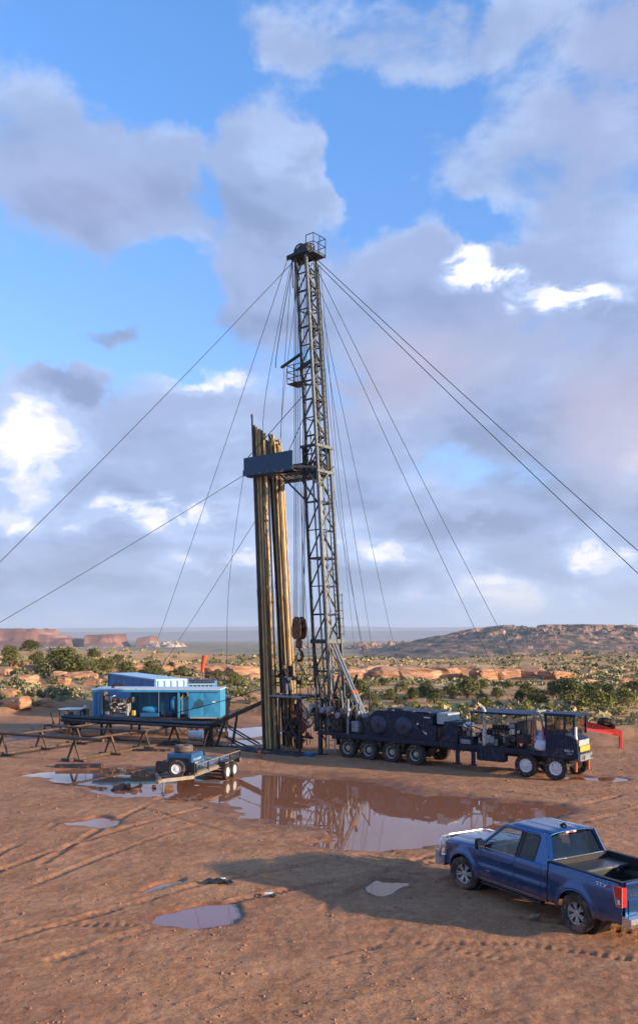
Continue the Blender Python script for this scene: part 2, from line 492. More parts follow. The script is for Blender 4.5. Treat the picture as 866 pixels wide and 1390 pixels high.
def lowland(x, y):
    """height of the natural land beyond the pad"""
    r = np.hypot(x, y)
    left = sstep(-4, -40, x)
    h = 0.45 + .9 * fbm(x, y, 30, 4, .5, 3.3) + left * 2.6 * sstep(72, 130, y)
    h = h + (.7 * sstep(58, 85, y) + .9 * sstep(80, 140, y)) * (1 - left)
    h = h + .5 * np.abs(fbm(x, y, 9, 3, .5, 9.1))
    lip = 158 + 22 * fbm(x, y * 0, 60, 3, .5, 1.3)
    fall = sstep(lip, lip + 25, y) * 9 + sstep(lip + 20, 900, y) * 17
    h = h * (1 - sstep(lip, lip + 60, y)) - fall
    plain = 2.2 * fbm(x, y, 400, 4, .5, 5.5) + .8 * fbm(x, y, 90, 3, .5, 2.1)
    return h + plain * sstep(200, 500, r) - 14 * sstep(2500, 9000, y)


def puddle_field(x, y):
    wx = x + .9 * fbm(x, y, 2.2, 3, .5, 4.2); wy = y + 1.5 * fbm(x, y, 2.6, 3, .5, 8.8)
    d = np.full(np.shape(x), -1.0)
    for cx, cy, a, b, k in PUD:
        d = np.maximum(d, k * (1 - ((wx - cx) / a) ** 2 - ((wy - cy) / b) ** 2))
    return d + (.45 + .45 * sstep(-3.5, -6.5, x)) * fbm(x * .5, y, 1.2, 4, .62, 2.4)


WATER = -0.045


def height(x, y):
    x = np.asarray(x, float); y = np.asarray(y, float)
    e = pad_edge(x) + 3.0 * fbm(x, y, 14, 3, .5, 6.6)
    nat = sstep(-1.5, 7, y - e)
    pd = puddle_field(x, y)
    pad = .035 * fbm(x, y, 5, 3, .5, 1.1) + .026 * fbm(x, y, .8, 4, .6, 2.2) + .020 * fbm(x, y, .25, 3, .6, 3.2) + .02
    rut = np.zeros(np.shape(x))
    for q, dep, wd, tread in TRK:
        x0, x1 = min(p.x for p in q) - 1, max(p.x for p in q) + 1; y0, y1 = min(p.y for p in q) - 1, max(p.y for p in q) + 1
        msk = (x > x0) & (x < x1) & (y > y0) & (y < y1)
        if not np.any(msk): continue
        X, Y = x[msk], y[msk]; best = np.full(X.shape, 9.0); along = np.zeros(X.shape); acc = 0
        for a, b in zip(q[:-1], q[1:]):
            dx, dy = b.x - a.x, b.y - a.y; ln = math.hypot(dx, dy)
            t = np.clip(((X - a.x) * dx + (Y - a.y) * dy) / ln ** 2, 0, 1)
            dd = np.hypot(X - a.x - t * dx, Y - a.y - t * dy); up = dd < best
            best = np.where(up, dd, best); along = np.where(up, acc + t * ln, along); acc += ln
        best = best + .05 * fbm(X, Y, .8, 2, .5, 7.0)
        prof = -dep * .60 * sstep(wd * .75, wd * .25, best) + dep * .20 * np.exp(-((best - wd * .8) / .09) ** 2)
        if tread: prof = prof + .014 * np.sin(along * 2 * PI / .22) * sstep(wd * .6, wd * .3, best)
        fade = sstep(-.25, .45, fbm(X, Y, 3.2, 3, .5, 5.0) + .10)
        pad[msk] += prof * fade * 1.25
        rut[msk] = np.maximum(rut[msk], fade * sstep(wd * .8, wd * .35, best) * (.75 + .25 * np.sin(along * 2 * PI / .22)))
    dep = sstep(-.30, .55, pd)
    pad = pad * (1 - .8 * dep) - .115 * dep
    return pad * (1 - nat) + lowland(x, y) * nat + nat * (1 - nat) * 1.6 * np.clip(.5 + fbm(x, y, 4, 3), 0, 2), nat, np.maximum(pd, -.95 + .55 * rut)


def hz(x, y):
    return float(height(np.array([float(x)]), np.array([float(y)]))[0][0])


def build_ground():
    ys = list(np.linspace(-80, 8, 24)); y = 9.0
    while y < 24000:
        ys.append(y); y *= 1 + (0.0030 if y < 45 else .006 if y < 100 else .010 if y < 230 else .022 if y < 900 else .05)
    ys = np.array(ys)
    s = np.concatenate([-np.geomspace(4.2, 1.06, 26), np.linspace(-1, 1, 430), np.geomspace(1.06, 4.2, 26)])
    Yg, Sg = np.meshgrid(ys, s, indexing='ij'); Xg = Sg * (.39 * np.maximum(Yg, 9) + 3.5)
    Z, nat, pd = height(Xg.ravel(), Yg.ravel())
    nr, nc = Yg.shape; co = np.column_stack([Xg.ravel(), Yg.ravel(), Z])
    idx = np.arange(nr * nc).reshape(nr, nc)
    q = np.stack([idx[:-1, :-1], idx[:-1, 1:], idx[1:, 1:], idx[1:, :-1]], -1).reshape(-1, 4)
    me = bpy.data.meshes.new('ground'); me.vertices.add(len(co)); me.vertices.foreach_set('co', co.ravel())
    me.loops.add(q.size); me.loops.foreach_set('vertex_index', q.ravel().astype(np.int32)); me.polygons.add(len(q))
    me.polygons.foreach_set('loop_start', (np.arange(len(q)) * 4).astype(np.int32)); me.polygons.foreach_set('loop_total', np.full(len(q), 4, np.int32))
    me.update(calc_edges=True); me.validate(); me.shade_smooth()
    at_ = me.attributes.new('zone', 'FLOAT_COLOR', 'POINT')
    wet = sstep(-.95, .15, pd) * (1 - nat)
    far = sstep(150, 240, np.hypot(co[:, 0], co[:, 1]))
    at_.data.foreach_set('color', np.column_stack([wet, nat, far, np.ones(len(co))]).astype(np.float32).ravel())
    o = bpy.data.objects.new('ground', me); col.objects.link(o); o['kind'] = 'structure'; o['label'] = 'rutted red dirt well pad running out into desert scrub'

    m = bpy.data.materials.new('red desert ground'); m.use_nodes = True; nt = m.node_tree; b = nt.nodes['Principled BSDF']; L = nt.links.new
    g = nt.nodes.new('ShaderNodeNewGeometry')

    def nz(sc, det=5.0, rough=.6, stretch=None):
        n = nt.nodes.new('ShaderNodeTexNoise'); n.inputs['Scale'].default_value = sc; n.inputs['Detail'].default_value = det; n.inputs['Roughness'].default_value = rough
        if stretch:
            mp = nt.nodes.new('ShaderNodeMapping'); mp.inputs['Scale'].default_value = stretch; L(g.outputs['Position'], mp.inputs[0]); L(mp.outputs[0], n.inputs['Vector'])
        else: L(g.outputs['Position'], n.inputs['Vector'])
        return n.outputs[0]

    def ramp(x, *st):
        r = nt.nodes.new('ShaderNodeValToRGB'); L(x, r.inputs[0]); e = r.color_ramp.elements
        e[0].position, e[0].color = st[0][0], (*st[0][1], 1); e[1].position, e[1].color = st[-1][0], (*st[-1][1], 1)
        for p, c in st[1:-1]: k = e.new(p); k.color = (*c, 1)
        return r.outputs[0]

    def mix(f, a, bb, t='MIX'):
        n = nt.nodes.new('ShaderNodeMix'); n.data_type = 'RGBA'; n.blend_type = t
        for s_, v in ((n.inputs[0], f), (n.inputs[6], a), (n.inputs[7], bb)):
            if isinstance(v, (int, float)): s_.default_value = v
            elif isinstance(v, tuple): s_.default_value = (*v, 1)
            else: L(v, s_)
        return n.outputs[2]

    def mr(x, a, bb, lo, hi):
        n = nt.nodes.new('ShaderNodeMapRange'); n.interpolation_type = 'SMOOTHSTEP'; L(x, n.inputs[0])
        for i, v in zip((1, 2, 3, 4), (a, bb, lo, hi)): n.inputs[i].default_value = v
        return n.outputs[0]
    za = nt.nodes.new('ShaderNodeAttribute'); za.attribute_name = 'zone'; sp = nt.nodes.new('ShaderNodeSeparateColor'); L(za.outputs['Color'], sp.inputs[0])
    wet, natn, farn = sp.outputs
    dirt = ramp(nz(.55, 8, .62), (.32, (.34, .150, .066)), (.5, (.46, .215, .098)), (.70, (.56, .29, .145)))
    dirt = mix(mr(nz(.16, 6, .6, (1, 2.2, 1)), .42, .60, 0, .55), dirt, (.29, .125, .062))               # damp, darker swathes
    dirt = mix(mr(nz(14, 4), .38, .66, 0, .5), dirt, (.20, .085, .045))
    dirt = mix(mr(nz(3.1, 6, .65), .44, .62, 0, .45), dirt, (.50, .27, .14))
    dirt = mix(mr(nz(45, 2), .60, .72, 0, .55), dirt, (.48, .30, .20))                    # gravel specks
    wd = mix(mr(nz(1.3, 6), .35, .65, .55, .97), dirt, (.120, .045, .023))
    wetm = nt.nodes.new('ShaderNodeMath'); wetm.operation = 'MULTIPLY'; L(wet, wetm.inputs[0]); L(mr(nz(2.2, 5), .3, .6, .45, 1.0), wetm.inputs[1])
    padc = mix(wetm.outputs[0], dirt, wd)
    natc = ramp(nz(.22, 7, .6), (.30, (.38, .18, .072)), (.48, (.52, .285, .125)), (.62, (.57, .37, .18)), (.75, (.42, .33, .15)))
    natc = mix(mr(nz(1.6, 5), .52, .70, 0, .8), natc, (.20, .17, .075))                    # dry grass
    plc = ramp(nz(.006, 8, .58, (1, .45, 1)), (.34, (.19, .155, .09)), (.46, (.34, .245, .14)), (.55, (.16, .145, .085)), (.68, (.44, .30, .175)))
    plc = mix(mr(nz(.09, 4), .5, .7, 0, .6), plc, (.10, .11, .05))
    c = mix(natn, padc, natc); c = mix(farn, c, plc); L(c, b.inputs['Base Color'])
    rg = nt.nodes.new('ShaderNodeMapRange'); L(wetm.outputs[0], rg.inputs[0]); rg.inputs[3].default_value = .92; rg.inputs[4].default_value = .38; L(rg.outputs[0], b.inputs['Roughness'])
    b.inputs['Specular IOR Level'].default_value = .22
    bp = nt.nodes.new('ShaderNodeBump'); bp.inputs['Strength'].default_value = 1.0; bp.inputs['Distance'].default_value = .045; L(nz(7, 9, .70), bp.inputs['Height'])
    bp2 = nt.nodes.new('ShaderNodeBump'); bp2.inputs['Strength'].default_value = .55; bp2.inputs['Distance'].default_value = .012; L(nz(42, 4), bp2.inputs['Height']); L(bp.outputs[0], bp2.inputs['Normal'])
    L(bp2.outputs[0], b.inputs['Normal'])
    me.materials.append(m)


build_ground()


def build_water():
    m = bpy.data.materials.new('muddy water'); m.use_nodes = True; nt = m.node_tree; b = nt.nodes['Principled BSDF']
    b.inputs['Base Color'].default_value = (.29, .120, .062, 1); b.inputs['Roughness'].default_value = .018; b.inputs['IOR'].default_value = 1.48; b.inputs['Specular IOR Level'].default_value = .62
    g = nt.nodes.new('ShaderNodeNewGeometry'); n = nt.nodes.new('ShaderNodeTexNoise'); n.inputs['Scale'].default_value = 2.5; nt.links.new(g.outputs['Position'], n.inputs['Vector'])
    bp = nt.nodes.new('ShaderNodeBump'); bp.inputs['Strength'].default_value = .05; bp.inputs['Distance'].default_value = .02; nt.links.new(n.outputs[0], bp.inputs['Height']); nt.links.new(bp.outputs[0], b.inputs['Normal'])
    names = [((-16.5, 25.6), (9.3, 46.5), 'wide red brown puddle mirroring the mast below the rig'),
             ((-6.4, 21.7), (-3.0, 23.9), 'thin puddle near the white litter'), ((-4.3, 18.2), (-.6, 21.0), 'puddle closest to the bottom edge'), ((.6, 20.4), (2.7, 23.2), 'small puddle left of the pickup truck'),
             ((-7.5, 50.0), (-.8, 64), 'shallow puddle behind the standing pipes'), ((9.4, 37.0), (14.5, 41.5), 'narrow puddle before the carrier cab')]
    for (x0, y0), (x1, y1), lab in names:
        nx = max(2, int((x1 - x0) / 1.5)); ny = max(2, int((y1 - y0) / 1.5))
        me = MB().grid([[(x0 + (x1 - x0) * i / nx, y0 + (y1 - y0) * j / ny, WATER) for j in range(ny + 1)] for i in range(nx + 1)], nx + 1, ny + 1).mesh('puddle', m)
        o = bpy.data.objects.new('puddle', me); col.objects.link(o); o['kind'] = 'structure'; o['label'] = lab


build_water()


# ------------------------------------------------------------------ far relief
def relief(name, x0, x1, y0, y1, nx, ny, fn, m, label):
    xs = np.linspace(x0, x1, nx); ys_ = np.linspace(y0, y1, ny); X, Y = np.meshgrid(xs, ys_, indexing='ij'); Z = fn(X, Y)
    P = [[(X[i, j], Y[i, j], Z[i, j]) for j in range(ny)] for i in range(nx)]
    o = MB().grid(P, nx, ny).build(name, m, None); o['kind'] = 'structure'; o['label'] = label
    if o.data.polygons[0].normal.z < 0: o.data.flip_normals()
    return o


def rock_mat(name, lo, mid, hi, scrub, ss, zstr, samt):
    m = bpy.data.materials.new(name); m.use_nodes = True; nt = m.node_tree; b = nt.nodes['Principled BSDF']; L = nt.links.new; b.inputs['Roughness'].default_value = .95; b.inputs['Specular IOR Level'].default_value = .1
    g = nt.nodes.new('ShaderNodeNewGeometry'); mp = nt.nodes.new('ShaderNodeMapping'); mp.inputs['Scale'].default_value = (1, 1, zstr); L(g.outputs['Position'], mp.inputs[0])
    n = nt.nodes.new('ShaderNodeTexNoise'); n.inputs['Scale'].default_value = ss; n.inputs['Detail'].default_value = 7; L(mp.outputs[0], n.inputs['Vector'])
    r = nt.nodes.new('ShaderNodeValToRGB'); L(n.outputs[0], r.inputs[0]); e = r.color_ramp.elements; e[0].position, e[0].color = .3, (*lo, 1); e[1].position, e[1].color = .7, (*hi, 1); k = e.new(.5); k.color = (*mid, 1)
    n2 = nt.nodes.new('ShaderNodeTexNoise'); n2.inputs['Scale'].default_value = ss * 1.4; n2.inputs['Detail'].default_value = 6; L(g.outputs['Position'], n2.inputs['Vector'])
    sx = nt.nodes.new('ShaderNodeSeparateXYZ'); L(g.outputs['Normal'], sx.inputs[0])
    ad = nt.nodes.new('ShaderNodeMath'); ad.operation = 'MULTIPLY_ADD'; L(sx.outputs[2], ad.inputs[0]); ad.inputs[1].default_value = .30; L(n2.outputs[0], ad.inputs[2])
    mr = nt.nodes.new('ShaderNodeMapRange'); mr.interpolation_type = 'SMOOTHSTEP'; L(ad.outputs[0], mr.inputs[0]); mr.inputs[1].default_value = .72; mr.inputs[2].default_value = .84; mr.inputs[4].default_value = samt
    mx = nt.nodes.new('ShaderNodeMix'); mx.data_type = 'RGBA'; L(mr.outputs[0], mx.inputs[0]); L(r.outputs[0], mx.inputs[6]); mx.inputs[7].default_value = (*scrub, 1); L(mx.outputs[2], b.inputs['Base Color'])
    return m


HILLM = rock_mat('hill rock', (.19, .105, .075), (.31, .175, .115), (.50, .30, .20), (.10, .095, .06), .03, 4, .9)
MESAM = rock_mat('mesa rock', (.12, .058, .05), (.21, .105, .08), (.34, .19, .145), (.22, .14, .10), .006, 8, .5)  # rock colours darkened to carry the cloud shadow over the mesas
PALEM = rock_mat('pale slickrock', (.36, .235, .17), (.46, .33, .24), (.56, .43, .33), (.45, .30, .2), .02, 4, .3)
RIDGEM = rock_mat('far ridge', (.12, .10, .10), (.16, .13, .12), (.20, .16, .14), (.10, .10, .09), .001, 4, .5)


def hill_fn(X, Y):
    cx, cy = 430, 1750
    u = (X - cx); v = (Y - cy) / np.where(Y < cy, 520, 330)
    prof = np.interp(X, [40, 110, 200, 300, 370, 460, 560, 640, 700, 760, 900], [0, 7, 24, 40, 48, 49, 47, 43, 34, 18, 0])
    h = prof * np.clip(1 - v * v, 0, 1) ** .8
    rough = np.abs(fbm(X, Y, 70, 5, .55, 2.9)); cr = sstep(.12, .4, rough)
    h = h + (h > 2) * (8 * rough + 6 * cr * sstep(.45, .95, h / 45)) * np.clip(h / 12, 0, 1)
    knob = sstep(585, 650, X) * (1 - sstep(690, 720, X)); h = h + knob * 6 * np.clip(1 - (v * 1.6) ** 2, 0, 1) * np.abs(fbm(X, Y, 22, 3, .5, 4.4)) * 2
    st = np.floor(h / 7) * 7; h = h * .55 + .45 * (st + 7 * sstep(.45, 1, (h - st) / 7))
    return h - 29 - 1.5 * (prof <= 0)


relief('hill', 20, 950, 1215, 2100, 260, 100, hill_fn, HILLM, 'long low rocky hill on the right horizon')


def mesa_fn(tab, cy, half, base):
    def fn(X, Y):
        Xw = X + 16 * fbm(X, Y, 60, 4, .5, 3.1); v = np.abs(Y - cy + 30 * fbm(X, Y, 120, 3, .5, 7.3)) / half
        top = np.interp(Xw, [t[0] for t in tab], [t[1] for t in tab])
        tal = sstep(1.0, .55, v); cl = sstep(.56, .50, v)
        h = top * (.42 * tal + .58 * cl)
        return base + h * (1 + .10 * fbm(X, Y, 25, 3, .5, 1.9)) - .8
    return fn


mY = 2600.0
mp_ = lambda px: (px - HX) * mY / FPX
mz = lambda py: CAM_H - (py - HY) * mY / FPX + 32
relief('mesa', mp_(-260), mp_(116), mY - 260, mY + 260, 220, 60,
       mesa_fn([(mp_(-250), 0), (mp_(-240), mz(856)), (mp_(62), mz(854)), (mp_(66), mz(861)), (mp_(80), mz(862)), (mp_(84), mz(866)), (mp_(106), mz(867)), (mp_(111), 4), (mp_(116), 0)], mY, 230, -32), MESAM, 'long stepped mesa at the left edge of the horizon')
relief('mesa', mp_(112), mp_(180), mY - 160, mY + 160, 120, 50,
       mesa_fn([(mp_(112), 0), (mp_(118), 10), (mp_(122), mz(869)), (mp_(125), mz(862)), (mp_(166), mz(861)), (mp_(169), mz(872)), (mp_(176), 5), (mp_(180), 0)], mY, 120, -32), MESAM, 'flat topped butte second from the left on the horizon')
relief('mesa', mp_(182), mp_(222), mY - 120, mY + 120, 90, 44,
       mesa_fn([(mp_(182), 0), (mp_(190), 14), (mp_(192), mz(865)), (mp_(208), mz(864)), (mp_(211), mz(873)), (mp_(218), 4), (mp_(222), 0)], mY, 90, -32), MESAM, 'small pink butte left of the pale domes on the horizon')


def domes(cx0, cx1, cy, amp, seed, base):
    def fn(X, Y):
        e = sstep(cx0, cx0 + .2 * (cx1 - cx0), X) * sstep(cx1, cx1 - .25 * (cx1 - cx0), X) * np.clip(1 - ((Y - cy) / 110) ** 2, 0, 1)
        return base - 2 + e * amp * (.35 + 1.3 * np.abs(fbm(X, Y, 38, 4, .55, seed)))
    return fn


relief('slickrock_domes', mp_(205), mp_(265), mY - 230, mY + 20, 110, 50, domes(mp_(205), mp_(265), mY - 110, 24, 3.7, -31), PALEM, 'pale slickrock domes beside the small pink butte')
relief('slickrock_domes', mp_(60), mp_(215), mY - 330, mY - 100, 130, 40, domes(mp_(50), mp_(220), mY - 215, 9, 6.1, -31), PALEM, 'pale rock apron below the mesas')
relief('slickrock_domes', 40, 330, 2050, 2300, 120, 40, domes(40, 330, 2190, 26, 8.8, -31), HILLM, 'salmon coloured rock domes left of the long hill')
relief('slickrock_domes', -120, 60, 2150, 2420, 90, 40, domes(-120, 60, 2290, 15, 5.2, -31), HILLM, 'low pinkish rock rise seen between the pipes and the mast')


def ridge_fn(amp, s, seed, cy, half, x0, x1):
    def fn(X, Y):
        return -50 + (50 + amp * (1 + .45 * fbm(X, Y * .2, s, 5, .5, seed))) * np.clip(1 - ((Y - cy) / half) ** 2, 0, 1) * sstep(x0, x0 + 1500, X) * sstep(x1, x1 - 1500, X)
    return fn


relief('distant_ridge', -9000, 9000, 11000, 14000, 200, 10, ridge_fn(70, 2600, 2.2, 12500, 1500, -9000, 9000), RIDGEM, 'blue distant ridge line along the horizon')
relief('distant_ridge', -12000, 12000, 16500, 19500, 200, 10, ridge_fn(165, 4200, 5.7, 18000, 1500, -12000, 12000), RIDGEM, 'farthest pale blue ridge behind the mesas')


# ------------------------------------------------------------------ plants and rocks
def leaf_mat(name, lo, hi, tr=.25):
    m = bpy.data.materials.new(name); m.use_nodes = True; nt = m.node_tree; b = nt.nodes['Principled BSDF']; L = nt.links.new
    g = nt.nodes.new('ShaderNodeNewGeometry'); oi = nt.nodes.new('ShaderNodeObjectInfo'); n = nt.nodes.new('ShaderNodeTexNoise'); n.inputs['Scale'].default_value = 1.6; n.inputs['Detail'].default_value = 4; L(g.outputs['Position'], n.inputs['Vector'])
    a = nt.nodes.new('ShaderNodeMath'); a.operation = 'MULTIPLY_ADD'; L(oi.outputs['Random'], a.inputs[0]); a.inputs[1].default_value = .5; L(n.outputs[0], a.inputs[2])
    a2 = nt.nodes.new('ShaderNodeMath'); a2.operation = 'MULTIPLY_ADD'; L(g.outputs['Random Per Island'], a2.inputs[0]); a2.inputs[1].default_value = .3; L(a.outputs[0], a2.inputs[2])
    r = nt.nodes.new('ShaderNodeValToRGB'); L(a2.outputs[0], r.inputs[0]); e = r.color_ramp.elements; e[0].position, e[0].color = .4, (*lo, 1); e[1].position, e[1].color = 1.2 if False else 1.0, (*hi, 1)
    L(r.outputs[0], b.inputs['Base Color']); b.inputs['Roughness'].default_value = .7; b.inputs['Specular IOR Level'].default_value = .2
    return m


JUN = leaf_mat('juniper foliage', (.036, .050, .018), (.150, .150, .050))
SAGE = leaf_mat('sage foliage', (.10, .105, .055), (.27, .25, .13))
BUSH = leaf_mat('green rabbitbrush', (.10, .12, .030), (.27, .26, .06))
GRASS = leaf_mat('dry grass', (.24, .17, .08), (.45, .34, .17))
BARK = mat('juniper bark', (.16, .10, .065), .9, 0, .3, 20)
ROCKA = rock_mat('red sandstone', (.26, .115, .06), (.42, .21, .115), (.56, .33, .20), (.44, .27, .16), .9, 6, .4)
ROCKB = rock_mat('salmon sandstone', (.32, .15, .085), (.46, .245, .145), (.60, .36, .23), (.50, .33, .2), .6, 5, .4)

rnd = random.Random(11)


def crown_mesh(name, seed, lobes, leaves, size, m, flat=.75, spread=.55):
    r = random.Random(seed); mb = MB(); cs = []
    for i in range(lobes):
        a = r.uniform(0, 2 * PI); d = spread * math.sqrt(r.random()); zz = r.uniform(.22, .98)
        taper = 1.0 - .55 * max(0, zz - .45) / .55
        cs.append((Vector((math.cos(a) * d * taper, math.sin(a) * d * taper, zz * flat)), r.uniform(.13, .27) * (1.15 - .35 * zz)))
    vs = []; fs = []
    for k in range(leaves):
        c, rad = cs[k % lobes]
        v = Vector((r.gauss(0, 1), r.gauss(0, 1), r.gauss(0, .8))).normalized() * rad * (r.random() ** .4)
        p = c + v
        if p.z < .02: p.z = abs(p.z) + .02
        n = (v.normalized() * .7 + Vector((r.uniform(-1, 1), r.uniform(-1, 1), r.uniform(-.2, 1)))).normalized()
        u = n.orthogonal().normalized(); u = (u * math.cos(k) + n.cross(u) * math.sin(k)); w = n.cross(u); s = size * r.uniform(.6, 1.5)
        o = len(vs); vs += [p + u * s, p + w * s * .6, p - u * s, p - w * s * .55 + n * s * .3]; fs.append((o, o + 1, o + 2, o + 3))
    mb.v = [tuple(p) for p in vs]; mb.f = fs
    return mb.mesh(name, m, fix=False)


def trunk_mesh(name, seed):
    r = random.Random(seed); mb = MB()
    for i in range(3):
        a = i * 2.1 + r.random(); p = [Vector((0, 0, -.06)), Vector((math.cos(a) * .05, math.sin(a) * .05, .15)), Vector((math.cos(a) * .20, math.sin(a) * .20, .36)), Vector((math.cos(a + .3) * .30, math.sin(a + .3) * .30, .58))]
        mb.path(p, [.055, .045, .028, .010], 6)
    return mb.mesh(name, BARK)


JC = [crown_mesh('crown', s, 30, 2600, .030, JUN, f, sp) for s, f, sp in ((1, .85, .40), (2, .72, .50), (3, .95, .34), (4, .65, .55), (5, .8, .46))]
JT = [trunk_mesh('trunk', s) for s in (1, 2, 3)]
SC = [crown_mesh('foliage', s, 16, 420, .060, SAGE, .55, .5) for s in (11, 12, 13)]
BC = [crown_mesh('foliage', s, 16, 480, .055, BUSH, .6, .48) for s in (21, 22)]


def stem_mesh(seed):
    r = random.Random(seed); mb = MB()
    for i in range(5):
        a = i * 1.25 + r.random(); mb.path([(0, 0, -.05), (math.cos(a) * .12, math.sin(a) * .12, .14), (math.cos(a) * .28, math.sin(a) * .28, .34)], [.025, .018, .008], 5)
    return mb.mesh('stem', BARK)


ST = [stem_mesh(5), stem_mesh(9)]
ORD = ['first', 'second', 'third', 'fourth', 'fifth', 'sixth', 'seventh', 'eighth', 'ninth', 'tenth', 'eleventh', 'twelfth', 'thirteenth', 'fourteenth', 'fifteenth', 'sixteenth', 'seventeenth', 'eighteenth', 'nineteenth', 'twentieth']
TENS = ['', '', 'twenty', 'thirty', 'forty', 'fifty', 'sixty', 'seventy', 'eighty', 'ninety']


def ordinal(n):
    h = ''
    if n >= 100: h = 'one hundred and '; n -= 100
    if n == 0: return 'hundredth'
    if n <= 20: return h + ORD[n - 1]
    t, u = divmod(n, 10)
    return h + (TENS[t] + '-' + ORD[u - 1] if u else TENS[t][:-1] + 'ieth')


def solve_depth(px, py, lo=66.0, hi=215.0):
    """depth where the view ray through (px, py) meets the land"""
    Y = np.linspace(lo, hi, 300); X = (px - HX) * Y / FPX; Z = height(X, Y)[0]; ray = CAM_H - (py - HY) * Y / FPX
    k = np.where(Z >= ray)[0]
    Yv = float(Y[k[0]]) if len(k) else None
    return None if Yv is None else Vector(((px - HX) * Yv / FPX, Yv, hz((px - HX) * Yv / FPX, Yv)))


def blocked(p):
    return p.y < float(pad_edge(p.x)) - .5


trees = []    # (px, base py, width px, height px)
trees += [(88, 917, 66, 38), (112, 917, 46, 26), (15, 905, 30, 28), (42, 884, 24, 16), (140, 912, 34, 20), (52, 905, 30, 20), (172, 922, 26, 24), (205, 920, 30, 24), (128, 895, 22, 14), (160, 900, 20, 12),
          (635, 948, 46, 34), (612, 945, 26, 20), (770, 962, 62, 46), (800, 956, 34, 34), (845, 958, 40, 30), (828, 965, 30, 24), (730, 958, 34, 28), (705, 955, 24, 22), (675, 950, 26, 20), (590, 955, 34, 24), (560, 950, 26, 20), (530, 950, 24, 20),
          (505, 955, 24, 20), (488, 948, 36, 32), (655, 935, 20, 16), (750, 940, 24, 18), (860, 940, 30, 20), (810, 938, 22, 16), (545, 938, 20, 16), (578, 935, 20, 14), (318, 930, 24, 18), (296, 922, 20, 14), (248, 917, 20, 14),
          (520, 930, 16, 12), (690, 935, 18, 13), (325, 912, 14, 9), (232, 908, 14, 9), (655, 955, 22, 18), (575, 945, 22, 20), (470, 945, 24, 22), (540, 958, 18, 13), (715, 945, 26, 22), (785, 945, 26, 24), (825, 945, 24, 20)]
trees.sort()
n = 0
for i, (px, py, wp, hp) in enumerate(trees):
    p = solve_depth(px, py)
    if p is None or blocked(p): continue
    inframe = -10 < px < 876
    if inframe: n += 1
    s = p.y / FPX * (1.1 if px < 400 else .92); wd_, ht = wp * s, hp * s
    cm = JC[i % len(JC)]; ext = max(v.co.z for v in cm.vertices)
    lab = f'dark green juniper, {ordinal(n)} from the left among the junipers' if inframe else 'dark green juniper beyond the edge of the view'
    t = thing('juniper_tree', lab, 'tree', (p.x, p.y, p.z - .05), rnd.uniform(0, 6), 'junipers in the scrub')
    inst('trunk', JT[i % 3], t, sc=(wd_ * .9, wd_ * .9, ht)); inst('crown', cm, t, loc=(0, 0, 0), sc=(wd_ * .95, wd_ * .95, ht / ext))

shrubs = [(75, 950, 34, 22, 0), (60, 948, 22, 14, 0), (20, 935, 30, 20, 0), (35, 920, 24, 14, 0), (8, 955, 20, 14, 0), (45, 955, 20, 12, 0), (100, 945, 22, 14, 0), (75, 928, 22, 12, 0), (30, 905, 20, 12, 0), (600, 968, 26, 18, 1), (512, 966, 24, 16, 1), (480, 970, 24, 16, 0),
          (625, 968, 28, 14, 1), (660, 962, 26, 16, 1), (715, 972, 14, 24, 1), (745, 970, 26, 14, 1), (792, 968, 36, 22, 1), (820, 962, 30, 24, 1), (858, 962, 20, 24, 1), (840, 955, 24, 20, 1), (640, 972, 22, 10, 0), (580, 972, 22, 12, 0), (555, 965, 20, 12, 0),
          (690, 968, 24, 14, 0), (338, 955, 16, 10, 0), (330, 972, 18, 12, 0), (310, 960, 14, 10, 0), (325, 945, 16, 10, 1), (775, 985, 26, 14, 1), (838, 985, 20, 10, 0), (820, 992, 14, 7, 1), (855, 985, 14, 12, 0), (805, 978, 20, 10, 0), (862, 975, 16, 10, 0),
          (450, 955, 24, 14, 0), (425, 955, 14, 10, 1), (345, 935, 14, 9, 0), (410, 935, 14, 9, 1), (285, 935, 16, 10, 0)]
rr = random.Random(3)
for k in range(150):
    px = rr.choice([rr.uniform(0, 140), rr.uniform(285, 350), rr.uniform(480, 866), rr.uniform(480, 866), rr.uniform(150, 320)])
    py = rr.uniform(912, 972) if px > 330 else rr.uniform(893, 958); sc_ = (py - 880) / 80
    shrubs.append((px, py, rr.uniform(12, 24) * (.35 + .65 * sc_), rr.uniform(6, 13) * (.35 + .65 * sc_), int(rr.random() < .3)))
shrubs.sort()
ns_, ng_ = 0, 0
for i, (px, py, wp, hp, kind) in enumerate(shrubs):
    p = solve_depth(px, py, 56)
    if p is None or blocked(p): continue
    s = p.y / FPX; wd_, ht = wp * s, hp * s
    if kind == 0: ns_ += 1; lab = f'grey green sagebrush, {ordinal(ns_)} from the left among the sagebrush'; cat = 'shrub'
    else: ng_ += 1; lab = f'bright green rabbitbrush, {ordinal(ng_)} from the left among the rabbitbrush'; cat = 'shrub'
    t = thing('sagebrush' if kind == 0 else 'rabbitbrush', lab, cat, (p.x, p.y, p.z - .03), rnd.uniform(0, 6), 'sagebrush on the flats' if kind == 0 else 'rabbitbrush on the flats')
    me = (SC if kind == 0 else BC)[i % (3 if kind == 0 else 2)]; ext = max(v.co.z for v in me.vertices)
    inst('foliage', me, t, sc=(wd_, wd_, ht / ext)); inst('stem', ST[i % 2], t, sc=(wd_, wd_, ht))


